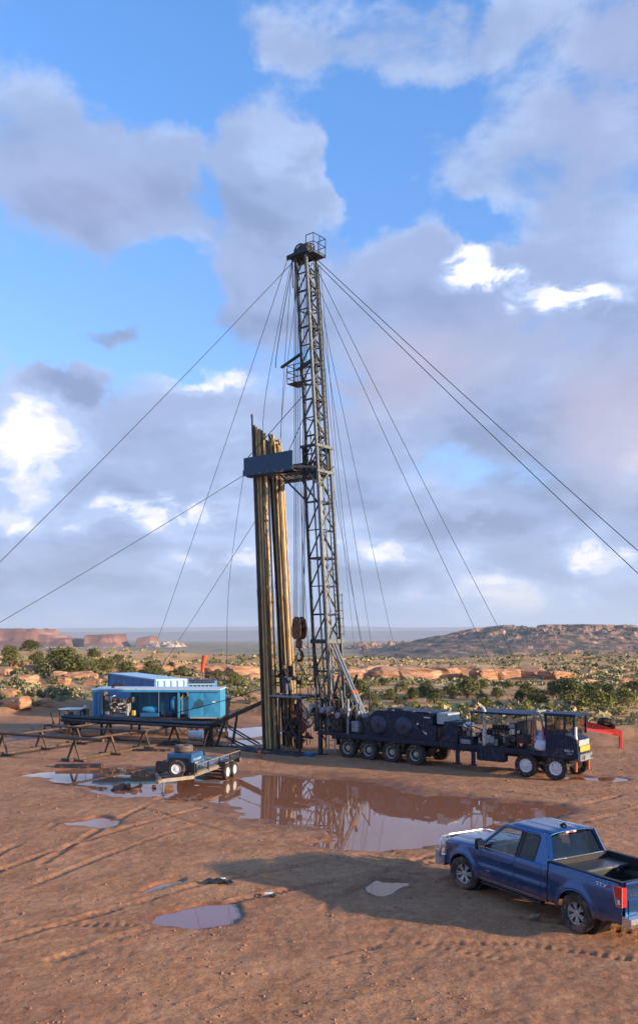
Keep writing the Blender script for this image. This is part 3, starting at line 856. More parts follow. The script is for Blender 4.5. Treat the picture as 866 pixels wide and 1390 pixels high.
def rock_mesh(seed, m, box=.6, strata=.12):
    r = random.Random(seed); bm = bmesh.new(); bmesh.ops.create_icosphere(bm, subdivisions=3, radius=1)
    off = Vector((r.uniform(0, 50), r.uniform(0, 50), r.uniform(0, 50)))
    for v in bm.verts:
        p = v.co.copy(); q = Vector([math.copysign(abs(c) ** (1 - box * .6), c) for c in p])
        q *= 1 + .30 * mnoise.noise(p * 1.3 + off) + .14 * mnoise.noise(p * 3.1 + off) + .05 * mnoise.noise(p * 8 + off)
        zl = q.z * 4 + off.x; st = abs((zl % 1) - .5); f = 1 - strata * (1 if st < .13 else 0) * r.uniform(.6, 1)
        v.co = (q.x * f, q.y * f, q.z)
    me = bpy.data.meshes.new('rock'); bm.to_mesh(me); bm.free(); me.materials.append(m)
    return me


RK = [rock_mesh(i, ROCKA if i % 2 else ROCKB, .7, .10) for i in range(6)]
rocks = [(25, 930, 44, 14), (108, 922, 44, 10), (125, 930, 26, 8), (80, 922, 22, 12), (86, 930, 18, 10), (20, 962, 40, 14), (58, 958, 26, 10), (12, 945, 26, 10), (45, 912, 30, 9), (28, 905, 22, 8), (5, 918, 22, 10), (62, 942, 16, 6),
         (535, 922, 60, 17), (505, 920, 52, 18), (565, 923, 66, 18), (598, 922, 50, 16), (630, 920, 56, 15), (662, 923, 46, 17), (690, 922, 42, 15), (720, 920, 50, 13), (760, 922, 42, 12), (480, 922, 36, 15), (455, 925, 22, 9), (800, 930, 26, 8), (850, 930, 30, 9),
         (300, 915, 54, 13), (330, 918, 46, 14), (262, 910, 26, 7), (240, 908, 20, 9), (225, 912, 18, 9), (345, 922, 18, 7), (310, 925, 26, 7), (190, 910, 26, 8), (640, 965, 14, 4), (570, 968, 12, 4), (820, 975, 16, 6), (800, 972, 14, 5), (840, 970, 12, 5), (765, 978, 10, 4), (660, 975, 12, 3), (545, 972, 12, 4), (148, 925, 18, 8)]
for k in range(38):
    px = rr.choice([rr.uniform(0, 130), rr.uniform(480, 866), rr.uniform(480, 866), rr.uniform(200, 350)]); py = rr.uniform(908, 975) if px > 350 else rr.uniform(895, 960)
    w_ = rr.uniform(5, 12) * (.4 + (py - 895) / 90); rocks.append((px, py, w_, w_ * rr.uniform(.3, .5)))
rocks.sort(); n = 0
for i, (px, py, wp, hp) in enumerate(rocks):
    p = solve_depth(px, py, 58)
    if p is None or blocked(p): continue
    s = p.y / FPX; n += 1
    big = wp > 20
    o = inst('rock', RK[i % 6], None, (p.x, p.y + wp * s * .2, p.z + hp * s * .30), (rnd.uniform(-.1, .1), rnd.uniform(-.1, .1), rnd.uniform(-.5, .5)), (wp * s / 2, wp * s * .35, hp * s * .62))
    tag(o, f'{"broad" if big else "small"} weathered sandstone rock, {ordinal(n)} from the left among the rocks', 'rock', 'sandstone rocks in the scrub')


def scrub_cover():
    """low brush too small to tell apart: one mesh"""
    r = np.random.RandomState(5); vs = []; fs = []
    N_ = 6800
    Yc = np.exp(r.uniform(math.log(56), math.log(300), N_)); Xc = (r.uniform(-.46, .46, N_)) * Yc
    keep = (Yc > pad_edge(Xc) + 3) & ((fbm(Xc, Yc, 12, 3, .5, 4.0) > -.25) | (Yc > 200)); Xc, Yc = Xc[keep], Yc[keep]; Zc = height(Xc, Yc)[0]
    for x, y, z in zip(Xc, Yc, Zc):
        w = r.uniform(.35, .95) * (1 + (y > 180) * 1.0); h = w * r.uniform(.35, .7)
        for k in range(9 if y < 180 else 5):
            a = r.uniform(0, 6.28); d = w * .5 * math.sqrt(r.rand()); p = (x + math.cos(a) * d, y + math.sin(a) * d, z + h * r.uniform(.1, .8)); s = w * r.uniform(.2, .36)
            b_ = r.uniform(0, 6.28); ux, uy = math.cos(b_) * s, math.sin(b_) * s; t = r.uniform(-.5, .5) * s; o = len(vs)
            vs += [(p[0] + ux, p[1] + uy, p[2] - .2 * s), (p[0] + t, p[1] - t, p[2] + s * .8), (p[0] - ux, p[1] - uy, p[2] - .1 * s), (p[0] - t * .5, p[1] + t, p[2] - s * .7)]; fs.append((o, o + 1, o + 2, o + 3))
    mb = MB(); mb.v = vs; mb.f = fs; me = mb.mesh('scrub_cover', SAGE, fix=False); me.materials.append(GRASS); me.materials.append(JUN)
    mi = r.choice([0, 1, 2], len(fs), p=[.5, .28, .22]); mi = np.repeat(mi[::9], 9)[:len(fs)] if len(mi) else mi
    if len(mi) < len(fs): mi = np.pad(mi, (0, len(fs) - len(mi)))
    me.polygons.foreach_set('material_index', mi.astype(np.int32))
    o = bpy.data.objects.new('scrub_cover', me); col.objects.link(o); tag(o, 'low dry brush and grass covering the desert floor', 'brush', None, 'stuff')


scrub_cover()


# ------------------------------------------------------------------ wheels (axis along Y, outer face towards -Y)
def tyre_mesh(rad, wid, rim, m=None, blocks=36):
    mb = MB(); w = wid / 2
    prof = [(rim, -w * .80), (rim + .02, -w * .92), (rad * .80, -w), (rad * .93, -w * .96), (rad * .975, -w * .80), (rad * .98, w * .80), (rad * .93, w * .96), (rad * .80, w), (rim + .02, w * .92), (rim, w * .80)]
    mb.lathe(prof, axis='Y', n=40, caps=False)
    for k in range(blocks):
        g = 2 * PI * k / blocks
        for sy in (-1, 0, 1):
            a = g + (.5 * 2 * PI / blocks if sy == 0 else 0)
            mm = Matrix(((math.cos(a), 0, -math.sin(a)), (0, 1, 0), (math.sin(a), 0, math.cos(a))))
            mb.box((math.cos(a) * rad * .985, sy * w * .58, math.sin(a) * rad * .985), (rad * .03, w * .50, 2 * PI * rad / blocks * .62), m=mm)
    return mb.mesh('tyre', m or RUBBER)


def truck_rim_mesh(rim, wid, m, holes=8, dish=.10):
    mb = MB(); w = wid / 2
    mb.lathe([(rim * 1.04, -w * .86), (rim * 1.04, -w * .78), (rim * .93, -w * .70), (rim * .90, -w * .70 + dish), (rim * .84, -w * .70 + dish * 1.2)], axis='Y', n=32, caps=False)
    mb.lathe([(rim * 1.02, -w * .8), (rim * 1.02, w * .8)], axis='Y', n=24, caps=False)
    yd = -w * .70 + dish * 1.1
    for k in range(holes):                                              # hand holes left open between broad spokes
        a = 2 * PI * k / holes; c, s = math.cos(a), math.sin(a)
        mm = Matrix(((c, 0, -s), (0, 1, 0), (s, 0, c)))
        mb.box((c * rim * .66, yd + .006, s * rim * .66), (rim * .46, .02, rim * .34), m=mm)
    mb.lathe([(rim * .50, yd), (rim * .50, yd - .03), (rim * .28, yd - .05), (rim * .26, yd - .12), (rim * .16, yd - .14), (.001, yd - .14)], axis='Y', n=20)
    for k in range(8):
        a = 2 * PI * (k + .5) / 8; mb.tube((math.cos(a) * rim * .40, yd - .02, math.sin(a) * rim * .40), (math.cos(a) * rim * .40, yd - .065, math.sin(a) * rim * .40), .018, 6)
    return mb.mesh('rim', m)


def drum_mesh(rim, wid):
    return MB().lathe([(rim * .86, -.02), (rim * .86, wid * .4), (.05, wid * .4)], axis='Y', n=20).mesh('brake_drum', BLACK)


T_BIG = tyre_mesh(.53, .30, .30); R_BIG = truck_rim_mesh(.30, .30, RIM_DIRTY); R_FRONT = truck_rim_mesh(.30, .30, RIM_WHITE, 10, .04); D_BIG = drum_mesh(.30, .28)


def wheel(parent, x, y, z, side, tm, rm, dm=None, name='wheel', yaw=0.0):
    e = bpy.data.objects.new(name, tm); col.objects.link(e); e.parent = parent; e.location = (x, y, z)
    e.rotation_euler = (rnd.uniform(0, 6) if side < 0 else 0, 0, 0)
    e.rotation_euler = (0, rnd.uniform(0, 6), (0 if side < 0 else PI) + yaw)
    uv_free(e, 'auto')
    r_ = inst('rim', rm, e)
    if dm: inst('brake_drum', dm, e)
    return e


# ------------------------------------------------------------------ rig carrier
W = Vector((-1.1, 49.2, 0)); RZ = math.atan2(-.628, .778)
RM = Matrix.Translation(W) @ Matrix.Rotation(RZ, 4, 'Z')


def rw(x, y, z): return RM @ Vector((x, y, z))


def rig_carrier():
    t = thing('rig_carrier', 'long navy six axle rig carrier truck parked under the mast', 'rig truck', W, RZ)
    B = lambda n, m, c, d, bev=.015, sm=False, **k: MB().box(c, d, bev=bev, **k).build(n, m, t)
    for s in (-1, 1): B('frame_rail', BLACK, (9.5, s * .45, .98), (13.6, .12, .34))
    for x in (3.4, 5.0, 6.3, 7.7, 9.4, 11.0, 12.6, 14.9, 15.9): B('crossmember', BLACK, (x, 0, .98), (.12, .8, .2), 0)
    B('deck', STEEL_DK, (6.6, 0, 1.20), (8.4, 2.6, .10)); B('deck', STEEL_DK, (13.05, 0, 1.18), (4.5, 2.5, .09))
    for s in (-1, 1): B('side_skirt', NAVY, (7.1, s * 1.28, 1.13), (7.3, .05, .22)); B('side_skirt', NAVY, (13.05, s * 1.24, 1.11), (4.5, .05, .20))
    for x in (4.28, 5.6, 7.0, 8.4):
        for s in (-1, 1):
            wheel(t, x, s * 1.12, .52, s, T_BIG, R_BIG, D_BIG)
        MB().tube((x, -1, .52), (x, 1, .52), .09).build('axle', GREASE, t)
        MB().lathe([(.02, -.2), (.24, -.12), (.26, .1), (.02, .2)], (x, 0, .52), 'X', 12).build('differential', GREASE, t, 'auto')
    for x in (14.2, 15.6):
        for s in (-1, 1): wheel(t, x, s * 1.10, .53, s, T_BIG, R_FRONT)
        MB().tube((x, -1, .50), (x, 1, .50), .08).build('axle', GREASE, t)
    for x0, x1 in ((3.7, 6.2), (6.4, 9.0)):
        for s in (-1, 1): MB().path([(x0, s * .62, .95), ((x0 + x1) / 2, s * .62, .74), (x1, s * .62, .95)], .05, 6).build('leaf_spring', GREASE, t)
    for s in (-1, 1):
        for k in range(3): MB().box((14.9, s * .62, .70 + .05 * k), (1.5 - .3 * k, .08, .04)).build('leaf_spring', GREASE, t)

    # drawworks house with the two round drum guards
    poly = [(5.35, 1.26), (5.35, 1.75), (5.5, 1.98), (5.72, 2.30), (5.95, 2.50), (6.25, 2.56), (9.35, 2.52), (9.35, 1.26)]
    dw = MB().prism(poly, -1.18, .85).build('drawworks_house', NAVY, t)
    for x in (6.25, 7.75):
        d = MB().lathe([(.001, -.16), (.34, -.16), (.40, -.15), (.46, -.10), (.50, -.02), (.52, .03)], (x, -1.19, 1.83), 'Y', 36).build('drum_guard', mat('worn navy disc', (.022, .034, .062), .35, .1, .3, 5, MUD, .28, 4), t, 'auto')
        MB().lathe([(.07, -.20), (.10, -.20), (.12, -.155)], (x, -1.19, 1.83), 'Y', 16).build('hub_cap', BLACK, d)
    MB().prism([(5.55, 1.55), (8.9, 1.30), (9.2, 1.30), (9.2, 1.36), (8.6, 1.85), (8.25, 2.25), (7.75, 2.45), (6.2, 2.44), (5.80, 2.2)], -1.235, -1.184).build('chain_guard', NAVY, t)
    B('warning_plate', YELLOW, (8.75, -1.195, 1.60), (.30, .012, .22), 0); B('notice_plate', WHITE, (8.98, -1.196, 1.52), (.20, .012, .24), 0); B('notice_plate', WHITE, (8.52, -1.196, 2.02), (.10, .012, .09), 0)
    B('name_plate', ALU, (9.05, -1.196, 2.36), (.34, .012, .05), 0)
    B('lid', NAVY_TOP, (7.9, -.2, 2.575), (2.6, 1.7, .05)); B('lid', BLACK, (7.0, -.3, 2.63), (.9, 1.1, .10))
    B('panel', NAVY, (9.32, -1.1, 1.62), (.55, .30, .74)); B('fan_box', PALEGREEN, (9.85, -.55, 2.34), (.62, 1.1, .52)); B('cabinet', NAVY, (10.35, -.78, 1.74), (.72, .84, .98)); B('cabinet', NAVY, (9.85, .1, 1.74), (1.0, 1.3, .98))
    B('control_box', BLACK, (9.78, -1.0, 1.6), (.40, .3, .7), .01)
    for k in range(5): MB().path([(9.65 + .06 * k, -1.17, 1.3 + .05 * k), (9.7 + .05 * k, -1.22, 1.6), (9.75 + .03 * k, -1.16, 1.9)], .016, 6).build('hose', RUBBER, t, True)
    MB().lathe([(.001, -.42), (.15, -.38), (.20, -.28), (.20, .28), (.15, .38), (.001, .42)], (10.95, -.55, 2.0), 'Y', 20).build('air_tank', ALU, t, 'auto')
    for y in (-.8, -.3): MB().box((10.95, y, 1.55), (.06, .05, .6)).build('tank_bracket', BLACK, t)
    for x in (10.72, 11.55):
        MB().box((x, -1.17, .75), (.16, .14, .85), bev=.01).build('outrigger_leg', NAVY, t); MB().box((x, -1.17, .30), (.30, .28, .06)).build('foot_pad', STEEL_DK, t)
        MB().box((x, 1.17, .75), (.16, .14, .85), bev=.01).build('outrigger_leg', NAVY, t)
    B('battery_box', NAVY, (11.15, -.90, 1.42), (.75, .55, .36)); B('step_plate', GREY, (11.15, -1.19, 1.36), (.50, .02, .20), 0)
    B('fuel_tank', NAVY, (12.45, -1.05, .84), (1.45, .40, .56), .06); B('fuel_tank', NAVY, (12.45, 1.05, .84), (1.45, .40, .56), .06)
    for x in (12.0, 12.9): B('tank_strap', BLACK, (x, -1.258, .84), (.05, .02, .58), 0)
    # engine under the flat canopy
    B('canopy', NAVY_TOP, (12.85, -.1, 2.76), (2.9, 2.2, .09), .02)
    for x in (11.45, 14.2):
        for y in (-1.15, .95): MB().tube((x, y, 1.2), (x, y, 2.72), .028, 8).build('canopy_post', BLACK, t)
    MB().tube((11.9, .95, 1.2), (11.9, .95, 2.72), .028, 8).build('canopy_post', BLACK, t)
    eng = MB(); eng.box((12.8, -.35, 1.72), (1.35, .66, .60), bev=.04); eng.box((12.8, -.35, 2.08), (1.25, .44, .20), bev=.04); eng.box((12.8, -.35, 1.38), (1.1, .5, .3), bev=.03)
    for k in range(6): eng.box((12.35 + .18 * k, -.60, 2.10), (.13, .18, .16), bev=.02)
    eng = eng.build('engine', GREASE, t)
    for k in range(6): MB().tube((12.35 + .18 * k, -.68, 1.78), (12.35 + .18 * k, -.80, 1.92), .04, 8).build('manifold_branch', RIM_DIRTY, eng)
    MB().tube((12.2, -.82, 1.94), (13.35, -.82, 1.94), .06, 10).build('exhaust_manifold', GREASE, eng)
    MB().lathe([(.001, -.16), (.14, -.15), (.17, 0), (.14, .15), (.001, .16)], (13.35, -.75, 2.2), 'X', 16).build('turbocharger', GREY, eng, 'auto')
    B('radiator', BLACK, (13.75, -.2, 1.85), (.28, 1.5, 1.15)); MB().lathe([(.42, -.06), (.46, 0), (.42, .06)], (13.5, -.25, 1.9), 'X', 24).build('fan_shroud', BLACK, t)
    for k in range(6):
        a = k * PI / 3; MB().beam((13.5, -.25, 1.9), (13.5, -.25 + .38 * math.cos(a), 1.9 + .38 * math.sin(a)), .02, .10).build('fan_blade', DKRED, t)
    for s, (px_, pz, r_) in enumerate(((12.15, 1.55, .13), (12.55, 1.40, .10), (13.15, 1.5, .12))): MB().lathe([(.001, -.16), (r_, -.15), (r_, .15), (.001, .16)], (px_, -.86, pz), 'Z', 14).build('filter_canister', (WHITE, GREY, STEEL_DK)[s], t, 'auto')
    B('transmission', GREASE, (11.85, -.3, 1.62), (.6, .7, .55), .08); B('gearbox', GREASE, (13.95, -.85, 1.65), (.5, .4, .5), .05)
    MB().path([(12.1, -1.12, 1.25), (12.1, -1.12, 2.78), (12.09, -1.12, 2.88), (12.02, -1.12, 2.97), (11.92, -1.12, 3.02)], .075, 12).build('exhaust_stack', RIM_DIRTY, t, 'auto')
    MB().tube((12.1, -1.12, 1.4), (12.1, -1.12, 2.0), .10, 12).build('heat_shield', RIM_DIRTY, t, 'auto')
    tri = MB().prism([(13.87, 1.52), (14.13, 1.52), (14.0, 1.30)], -1.275, -1.262).build('warning_triangle', RED, t); MB().prism([(13.94, 1.48), (14.06, 1.48), (14.0, 1.38)], -1.282, -1.276).build('triangle_centre', WHITE, tri)
    # mast head rest: leaning A-frame behind the cab
    for y in (-.95, .2):
        MB().path([(14.75, y, 1.25), (14.42, y, 2.80), (14.55, y, 2.92), (14.72, y, 2.88), (15.0, y, 1.9)], .05, 8).build('head_rest_leg', GREY, t, True)
    MB().tube((14.5, -.95, 2.9), (14.5, .2, 2.9), .06).build('head_rest_bar', GREY, t); MB().box((14.45, -1.0, 2.0), (.06, .06, 1.3), bev=.01).build('grab_rail', RED, t); MB().box((15.0, -1.12, 1.75), (.05, .05, .9)).build('grab_rail', RED, t)
    # low front cab
    low = [(15.15, .98), (15.15, 2.06), (15.5, 2.10), (16.30, 1.98), (16.58, 1.82), (16.62, 1.05), (16.2, .98)]
    MB().prism(low, -1.25, .05).build('cab_body', NAVY, t)
    up = MB()
    cab = B('cab_roof', NAVY_TOP, (15.80, -.58, 2.86), (1.50, 1.46, .12), .05)
    for x, y in ((15.15, -1.22), (16.02, -1.23), (16.44, -1.22), (15.15, .03), (16.44, .03)): MB().box((x, y, 2.43), (.09, .06, .80)).build('cab_pillar', NAVY, t)
    for x, y in ((15.15, -.5),): B('cab_back', NAVY, (x, y - .1, 2.2), (.06, 1.2, .34), 0)
    GL = glass_mat('cab glass', (.80, .79, .72), .06)
    for a, b_ in (((15.20, -1.225), (15.97, -1.225)), ((16.07, -1.225), (16.40, -1.225))):
        w_ = MB().box(((a[0] + b_[0]) / 2, a[1] + .01, 2.45), (b_[0] - a[0], .012, .60)).build('cab_window', GL, t)
        MB().box(((a[0] + b_[0]) / 2, a[1] - .012, 2.15), (b_[0] - a[0], .03, .04)).build('window_sill', BLACK, w_)
    MB().box((16.44, -.60, 2.44), (.012, 1.20, .66)).build('windscreen', GL, t); MB().box((15.15, -.60, 2.58), (.012, 1.20, .40)).build('rear_window', GL, t)
    B('seat', BLACK, (15.6, -.6, 2.05), (.5, .5, .25), .05); B('seat_back', BLACK, (15.4, -.6, 2.32), (.12, .5, .5), .05)
    MB().lathe([(.19, 0), (.21, .02), (.19, .04)], (16.15, -.6, 2.2), 'X', 18).build('steering_wheel', BLACK, t)
    MB().path([(16.5, -1.12, 1.8), (16.5, -1.20, 2.05), (16.5, -1.20, 2.38)], .06, 10).build('air_intake', WHITE, t, 'auto')
    B('nose_panel', PALEGREEN, (16.62, -.6, 1.68), (.03, 1.1, .26), .01); B('front_plate', YELLOW, (16.65, -.55, 1.42), (.03, 1.05, .24), .01)
    B('bumper', GREY, (16.70, -.60, 1.06), (.16, 1.35, .30), .04)
    for y in (-1.05, -.15): MB().lathe([(.001, -.02), (.10, -.02), (.11, .04), (.001, .05)], (16.79, y, 1.10), 'X', 16).build('headlight', CHROME, t)
    B('tow_hook', ORANGE, (16.50, -1.15, .72), (.10, .10, .56), .02); B('tow_hook', ORANGE, (16.60, -.05, .72), (.10, .10, .56), .02)
    B('wheel_arch', BLACK, (14.9, -1.20, 1.10), (2.6, .12, .05), 0)
    tm = text_mesh('RIG 4', .17, WHITE); o = inst('lettering', tm, t, (16.22, -1.256, 1.34), (R(90), 0, 0)); o2 = inst('lettering', text_mesh('-', .14, RED), t, (15.80, -1.256, 1.36), (R(90), 0, 0))
    o3 = inst('lettering', text_mesh('US DOT', .07, WHITE), t, (16.25, -1.256, 1.21), (R(90), 0, 0))
    # loose gear and pipework along the deck
    rg = random.Random(17)
    B('far_deck', STEEL_DK, (15.4, .65, 1.12), (1.1, 1.1, .10), 0)
    for k in range(46):
        a = Vector((rg.uniform(10.6, 14.9), rg.uniform(-1.15, -.4), rg.uniform(1.25, 2.2))); b_ = a + Vector((rg.uniform(-.8, .8), rg.uniform(-.1, .1), rg.uniform(-.5, .5))); b_.z = max(b_.z, 1.26); c = (a + b_) / 2 + Vector((0, -.1, -rg.uniform(0, .25)))
        MB().path([a * (1 - u) ** 2 + c * 2 * u * (1 - u) + b_ * u * u for u in [i / 6 for i in range(7)]], rg.choice((.016, .022, .03)), 6).build('deck_hose', rg.choice((RUBBER, GREY, GREASE, DKRED, RIM_DIRTY)), t, True)
    for k in range(30): B('deck_fitting', rg.choice((GREASE, GREY, STEEL_DK, NAVY, RIM_DIRTY)), (rg.uniform(11.3, 14.6), rg.uniform(-1.12, -.5), rg.uniform(1.32, 2.0)), (rg.uniform(.08, .28), rg.uniform(.08, .2), rg.uniform(.08, .3)), .015)
    for k in range(16):
        x = rg.uniform(3.2, 14); MB().path([(x, -1.22, 1.0), (x + .15, -1.24, .78 + .1 * rg.random()), (x + .35 + .3 * rg.random(), -1.22, 1.0)], .018, 6).build('slack_cable', RUBBER, t, True)
    for x in (6.9, 8.3, 9.15): MB().box((x, -1.243, 1.85), (.012, .006, .9)).build('panel_seam', BLACK, t)
    for x in (5.9, 7.0, 8.2, 9.1): MB().box((x, -1.1, 2.60), (.16, .05, .07), bev=.01).build('lifting_lug', GREY, t)
    for x in (3.6, 4.9, 6.3, 7.7): MB().prism([(x - .02, .62), (x + .02, .62), (x + .02, 1.02), (x - .02, 1.02)], -1.27, -.95).build('mud_flap', RUBBER, t)
    # hydraulic gear round the mast foot
    B('rear_platform', STEEL_DK, (2.9, 0, 1.12), (1.4, 2.4, .08)); B('valve_bank', GREASE, (3.4, -.9, 1.75), (.8, .35, .9), .03); B('operator_console', GREASE, (2.1, -.9, 1.75), (.32, .3, 1.1), .02); B('valve_bank', GREY, (4.6, -.8, 1.62), (.45, .5, .55), .03)
    B('hydraulic_tank', GREASE, (4.6, .5, 1.7), (.9, .8, .85), .04); B('winch_frame', BLACK, (3.2, .7, 1.7), (.9, .6, .9), .03)
    for x in (2.6, 3.0, 3.6, 4.2): MB().lathe([(.001, -.2), (.14, -.18), (.17, -.12), (.1, -.1), (.1, .1), (.17, .12), (.14, .18), (.001, .2)], (x, -1.05, 2.3 + .2 * math.sin(x * 5)), 'Y', 14).build('winch_drum', (GREY, GREASE)[int(x * 10) % 2], t, 'auto')
    r = random.Random(5)
    for k in range(64):
        a = Vector((r.uniform(1.0, 4.9), r.uniform(-1.25, .9), r.uniform(1.2, 2.3))); b_ = a + Vector((r.uniform(-1.2, 1.2), r.uniform(-.3, .3), r.uniform(.3, 1.7))); c = (a + b_) / 2 + Vector((r.uniform(-.4, .4), r.uniform(-.3, .2), -r.uniform(.1, .4)))
        pts = [a * (1 - u) ** 2 + c * 2 * u * (1 - u) + b_ * u * u for u in [i / 7 for i in range(8)]]
        MB().path(pts, r.choice((.02, .025, .04)), 6).build('hydraulic_hose', r.choice((RUBBER, RUBBER, GREY, GREASE, DKRED)), t, True)
    for k in range(34):
        a = Vector((r.uniform(1.5, 4.9), r.uniform(-1.2, .9), 1.2)); MB().tube(a, a + Vector((r.uniform(-.15, .15), 0, r.uniform(.5, 1.9))), r.choice((.025, .04, .06)), 8).build('control_lever', r.choice((GREY, GREASE, ALU, BLACK)), t)
    for k in range(22):
        c = (r.uniform(1.2, 4.8), r.uniform(-1.2, .3), r.uniform(1.5, 2.8)); MB().box(c, (r.uniform(.15, .35), r.uniform(.15, .3), r.uniform(.15, .45)), bev=.02).build('gear_case', r.choice((GREASE, GREY, STEEL_DK, BLACK)), t)
    B('ladder_rail', GREY, (3.1, -1.28, .68), (.04, .04, 1.0), 0); B('ladder_rail', GREY, (3.5, -1.28, .68), (.04, .04, 1.0), 0)
    for z in (.35, .6, .85): B('step', GREY, (3.3, -1.28, z), (.4, .05, .04), 0)
    for s in (-1, 1): MB().box((2.4, s * 1.1, .58), (.2, .2, 1.1), bev=.02).build('rear_jack', STEEL_DK, t); MB().box((2.4, s * 1.1, .05), (.6, .5, .06)).build('jack_pad', STEEL_DK, t)


rig_carrier()


# ------------------------------------------------------------------ mast
MB0, MT0 = Vector((2.3, 0, 1.35)), Vector((.5, 0, 27.3))


def mc(z):
    return MB0 + (MT0 - MB0) * ((z - MB0.z) / (MT0.z - MB0.z))


RAMS = mat('silver ram paint', (.22, .225, .22), .45, .2, .2, 6, MUD, .25, 5)
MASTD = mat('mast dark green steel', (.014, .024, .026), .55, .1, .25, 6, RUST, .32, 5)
MASTL = mat('mast steel sunlit tone', (.15, .165, .15), .5, .3, .3, 6, (.14, .085, .04), .45, 4)  # lighter copy of the mast steel, sunlight put into its colour


def mast():
    t = thing('derrick_mast', 'tall dark lattice derrick mast leaning over the well', 'derrick', W, RZ)
    def corner(z, sx, sy, sec):
        a = (.47, .36)[sec] + (.02, 0)[sec] * (16 - z) / 15; b_ = (.57, .44)[sec]; c = mc(z); return Vector((c.x + sx * a, sy * b_, z))
    for sec, (z0, z1, w_) in enumerate(((1.35, 16.6, .13), (15.2, 27.2, .12))):
        for sx in (-1, 1):
            for sy in (-1, 1):
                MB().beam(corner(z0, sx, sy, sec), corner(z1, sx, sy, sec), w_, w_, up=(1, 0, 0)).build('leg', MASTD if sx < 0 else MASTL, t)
        nb = (10, 12)[sec]; zs = [z0 + (z1 - z0) * k / nb for k in range(nb + 1)]
        for k in range(nb + 1):
            wd = .10 if k % 2 == 0 else .055
            for (a, b_) in (((-1, -1), (1, -1)), ((-1, 1), (1, 1)), ((1, -1), (1, 1))):
                MB().beam(corner(zs[k], *a, sec), corner(zs[k], *b_, sec), .06, wd).build('brace', MASTD, t)
            if k % 3 == 0 and zs[k] > 8: MB().beam(corner(zs[k], -1, -1, sec), corner(zs[k], -1, 1, sec), .06, wd).build('brace', MASTD, t)
            if k < nb:
                for (a, b_) in (((-1, -1), (1, -1)), ((1, 1), (-1, 1))): MB().beam(corner(zs[k], *a, sec), corner(zs[k + 1], *b_, sec), .055, .065).build('diagonal_brace', MASTD, t)
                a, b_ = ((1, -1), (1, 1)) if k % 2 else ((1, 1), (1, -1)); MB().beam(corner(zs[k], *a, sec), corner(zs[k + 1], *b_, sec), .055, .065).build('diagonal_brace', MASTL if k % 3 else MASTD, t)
    for z in (6.0, 15.2, 16.6):                                          # heavy guide frames
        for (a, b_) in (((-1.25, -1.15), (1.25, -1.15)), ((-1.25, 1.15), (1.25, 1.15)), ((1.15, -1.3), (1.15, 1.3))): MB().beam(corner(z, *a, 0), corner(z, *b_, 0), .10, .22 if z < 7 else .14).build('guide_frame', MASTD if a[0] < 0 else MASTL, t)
    for (a, b_) in (((1.3, -1.2), (-1, -1.1)), ((1.2, -1.3), (1.2, 1.3))): MB().beam(corner(14.3, *a, 0), corner(15.6, *b_, 0), .06, .08).build('guide_brace', MASTL, t)
    # ladder on the front face
    lad = None
    for s, o_ in ((-1, .12), (1, .46)):
        p, q = mc(2.5) + Vector((.62, o_, 0)), mc(26.8) + Vector((.50, o_ - .06, 0))
        r_ = MB().beam(p, q, .045, .05).build('ladder', MASTD, t)
        lad = lad or r_
    for k in range(84):
        z = 2.7 + k * .288; c = mc(z); MB().tube((c.x + .56 - .1 * (z - 2.5) / 24 + .05, .10 - .05 * (z / 27), z), (c.x + .56 - .1 * (z - 2.5) / 24 + .05, .46 - .06 * (z / 27), z), .016, 5).build('rung', MASTD, lad)
    for k in range(6):                                                   # safety hoops low on the ladder
        z = 6.4 + k * .42; c = mc(z); pts = [Vector((c.x + .62 + .34 * math.sin(a), .29 + .30 * math.cos(a), z)) for a in [i * PI / 8 for i in range(9)]]
        MB().path(pts, .015, 5).build('safety_hoop', MASTD, t)
    for a in (.3, PI / 2, PI - .3): p, q = mc(6.3), mc(8.6); MB().tube((p.x + .62 + .34 * math.sin(a), .29 + .30 * math.cos(a), 6.3), (q.x + .62 + .34 * math.sin(a), .29 + .30 * math.cos(a), 8.6), .014, 5).build('hoop_strap', MASTD, t)
    # pipes inside the mast
    for (x_, y_, r_, z0, z1, m_) in ((.25, -.20, .075, 1.5, 15.5, RAMS), (.30, -.42, .04, 2.5, 26.5, DKRED), (-.12, -.30, .05, 3.0, 17.5, GREY), (.10, .30, .045, 3, 24, RIM_DIRTY), (.18, .05, .06, 14.5, 26.6, GREASE)):
        MB().tube(mc(z0) + Vector((x_, y_, 0)), mc(z1) + Vector((x_, y_, 0)), r_, 10).build('standpipe', m_, t, 'auto')
    # raising rams
    for y_ in (-.42, -.18):
        p, q = mc(6.0) + Vector((.68, y_, -.1)), Vector((5.35, y_ - .35, 1.35)); m_ = p.lerp(q, .55)
        rm_ = MB().tube(m_, q, .11, 14).build('raising_ram', RAMS, t, 'auto'); MB().tube(p, m_, .075, 12).build('ram_rod', RAMS, rm_, 'auto'); MB().tube(m_, m_ + (q - m_) * .06, .13, 14).build('ram_collar', ORANGE, rm_)
        MB().tube(q - (q - m_) * .35, q - (q - m_) * .0, .135, 12).build('ram_base', GREASE, rm_, 'auto')
    for s in (-1, 1): MB().beam((2.3, s * .6, 1.2), (3.4, s * .8, 4.2), .09, .12).build('back_leg', STEEL_DK, t); MB().beam((2.4, s * .62, 1.2), mc(6.0) + Vector((-.5, s * .6, 0)), .10, .10).build('front_leg_plate', STEEL_DK, t)
    # crown
    ct = mc(27.3)
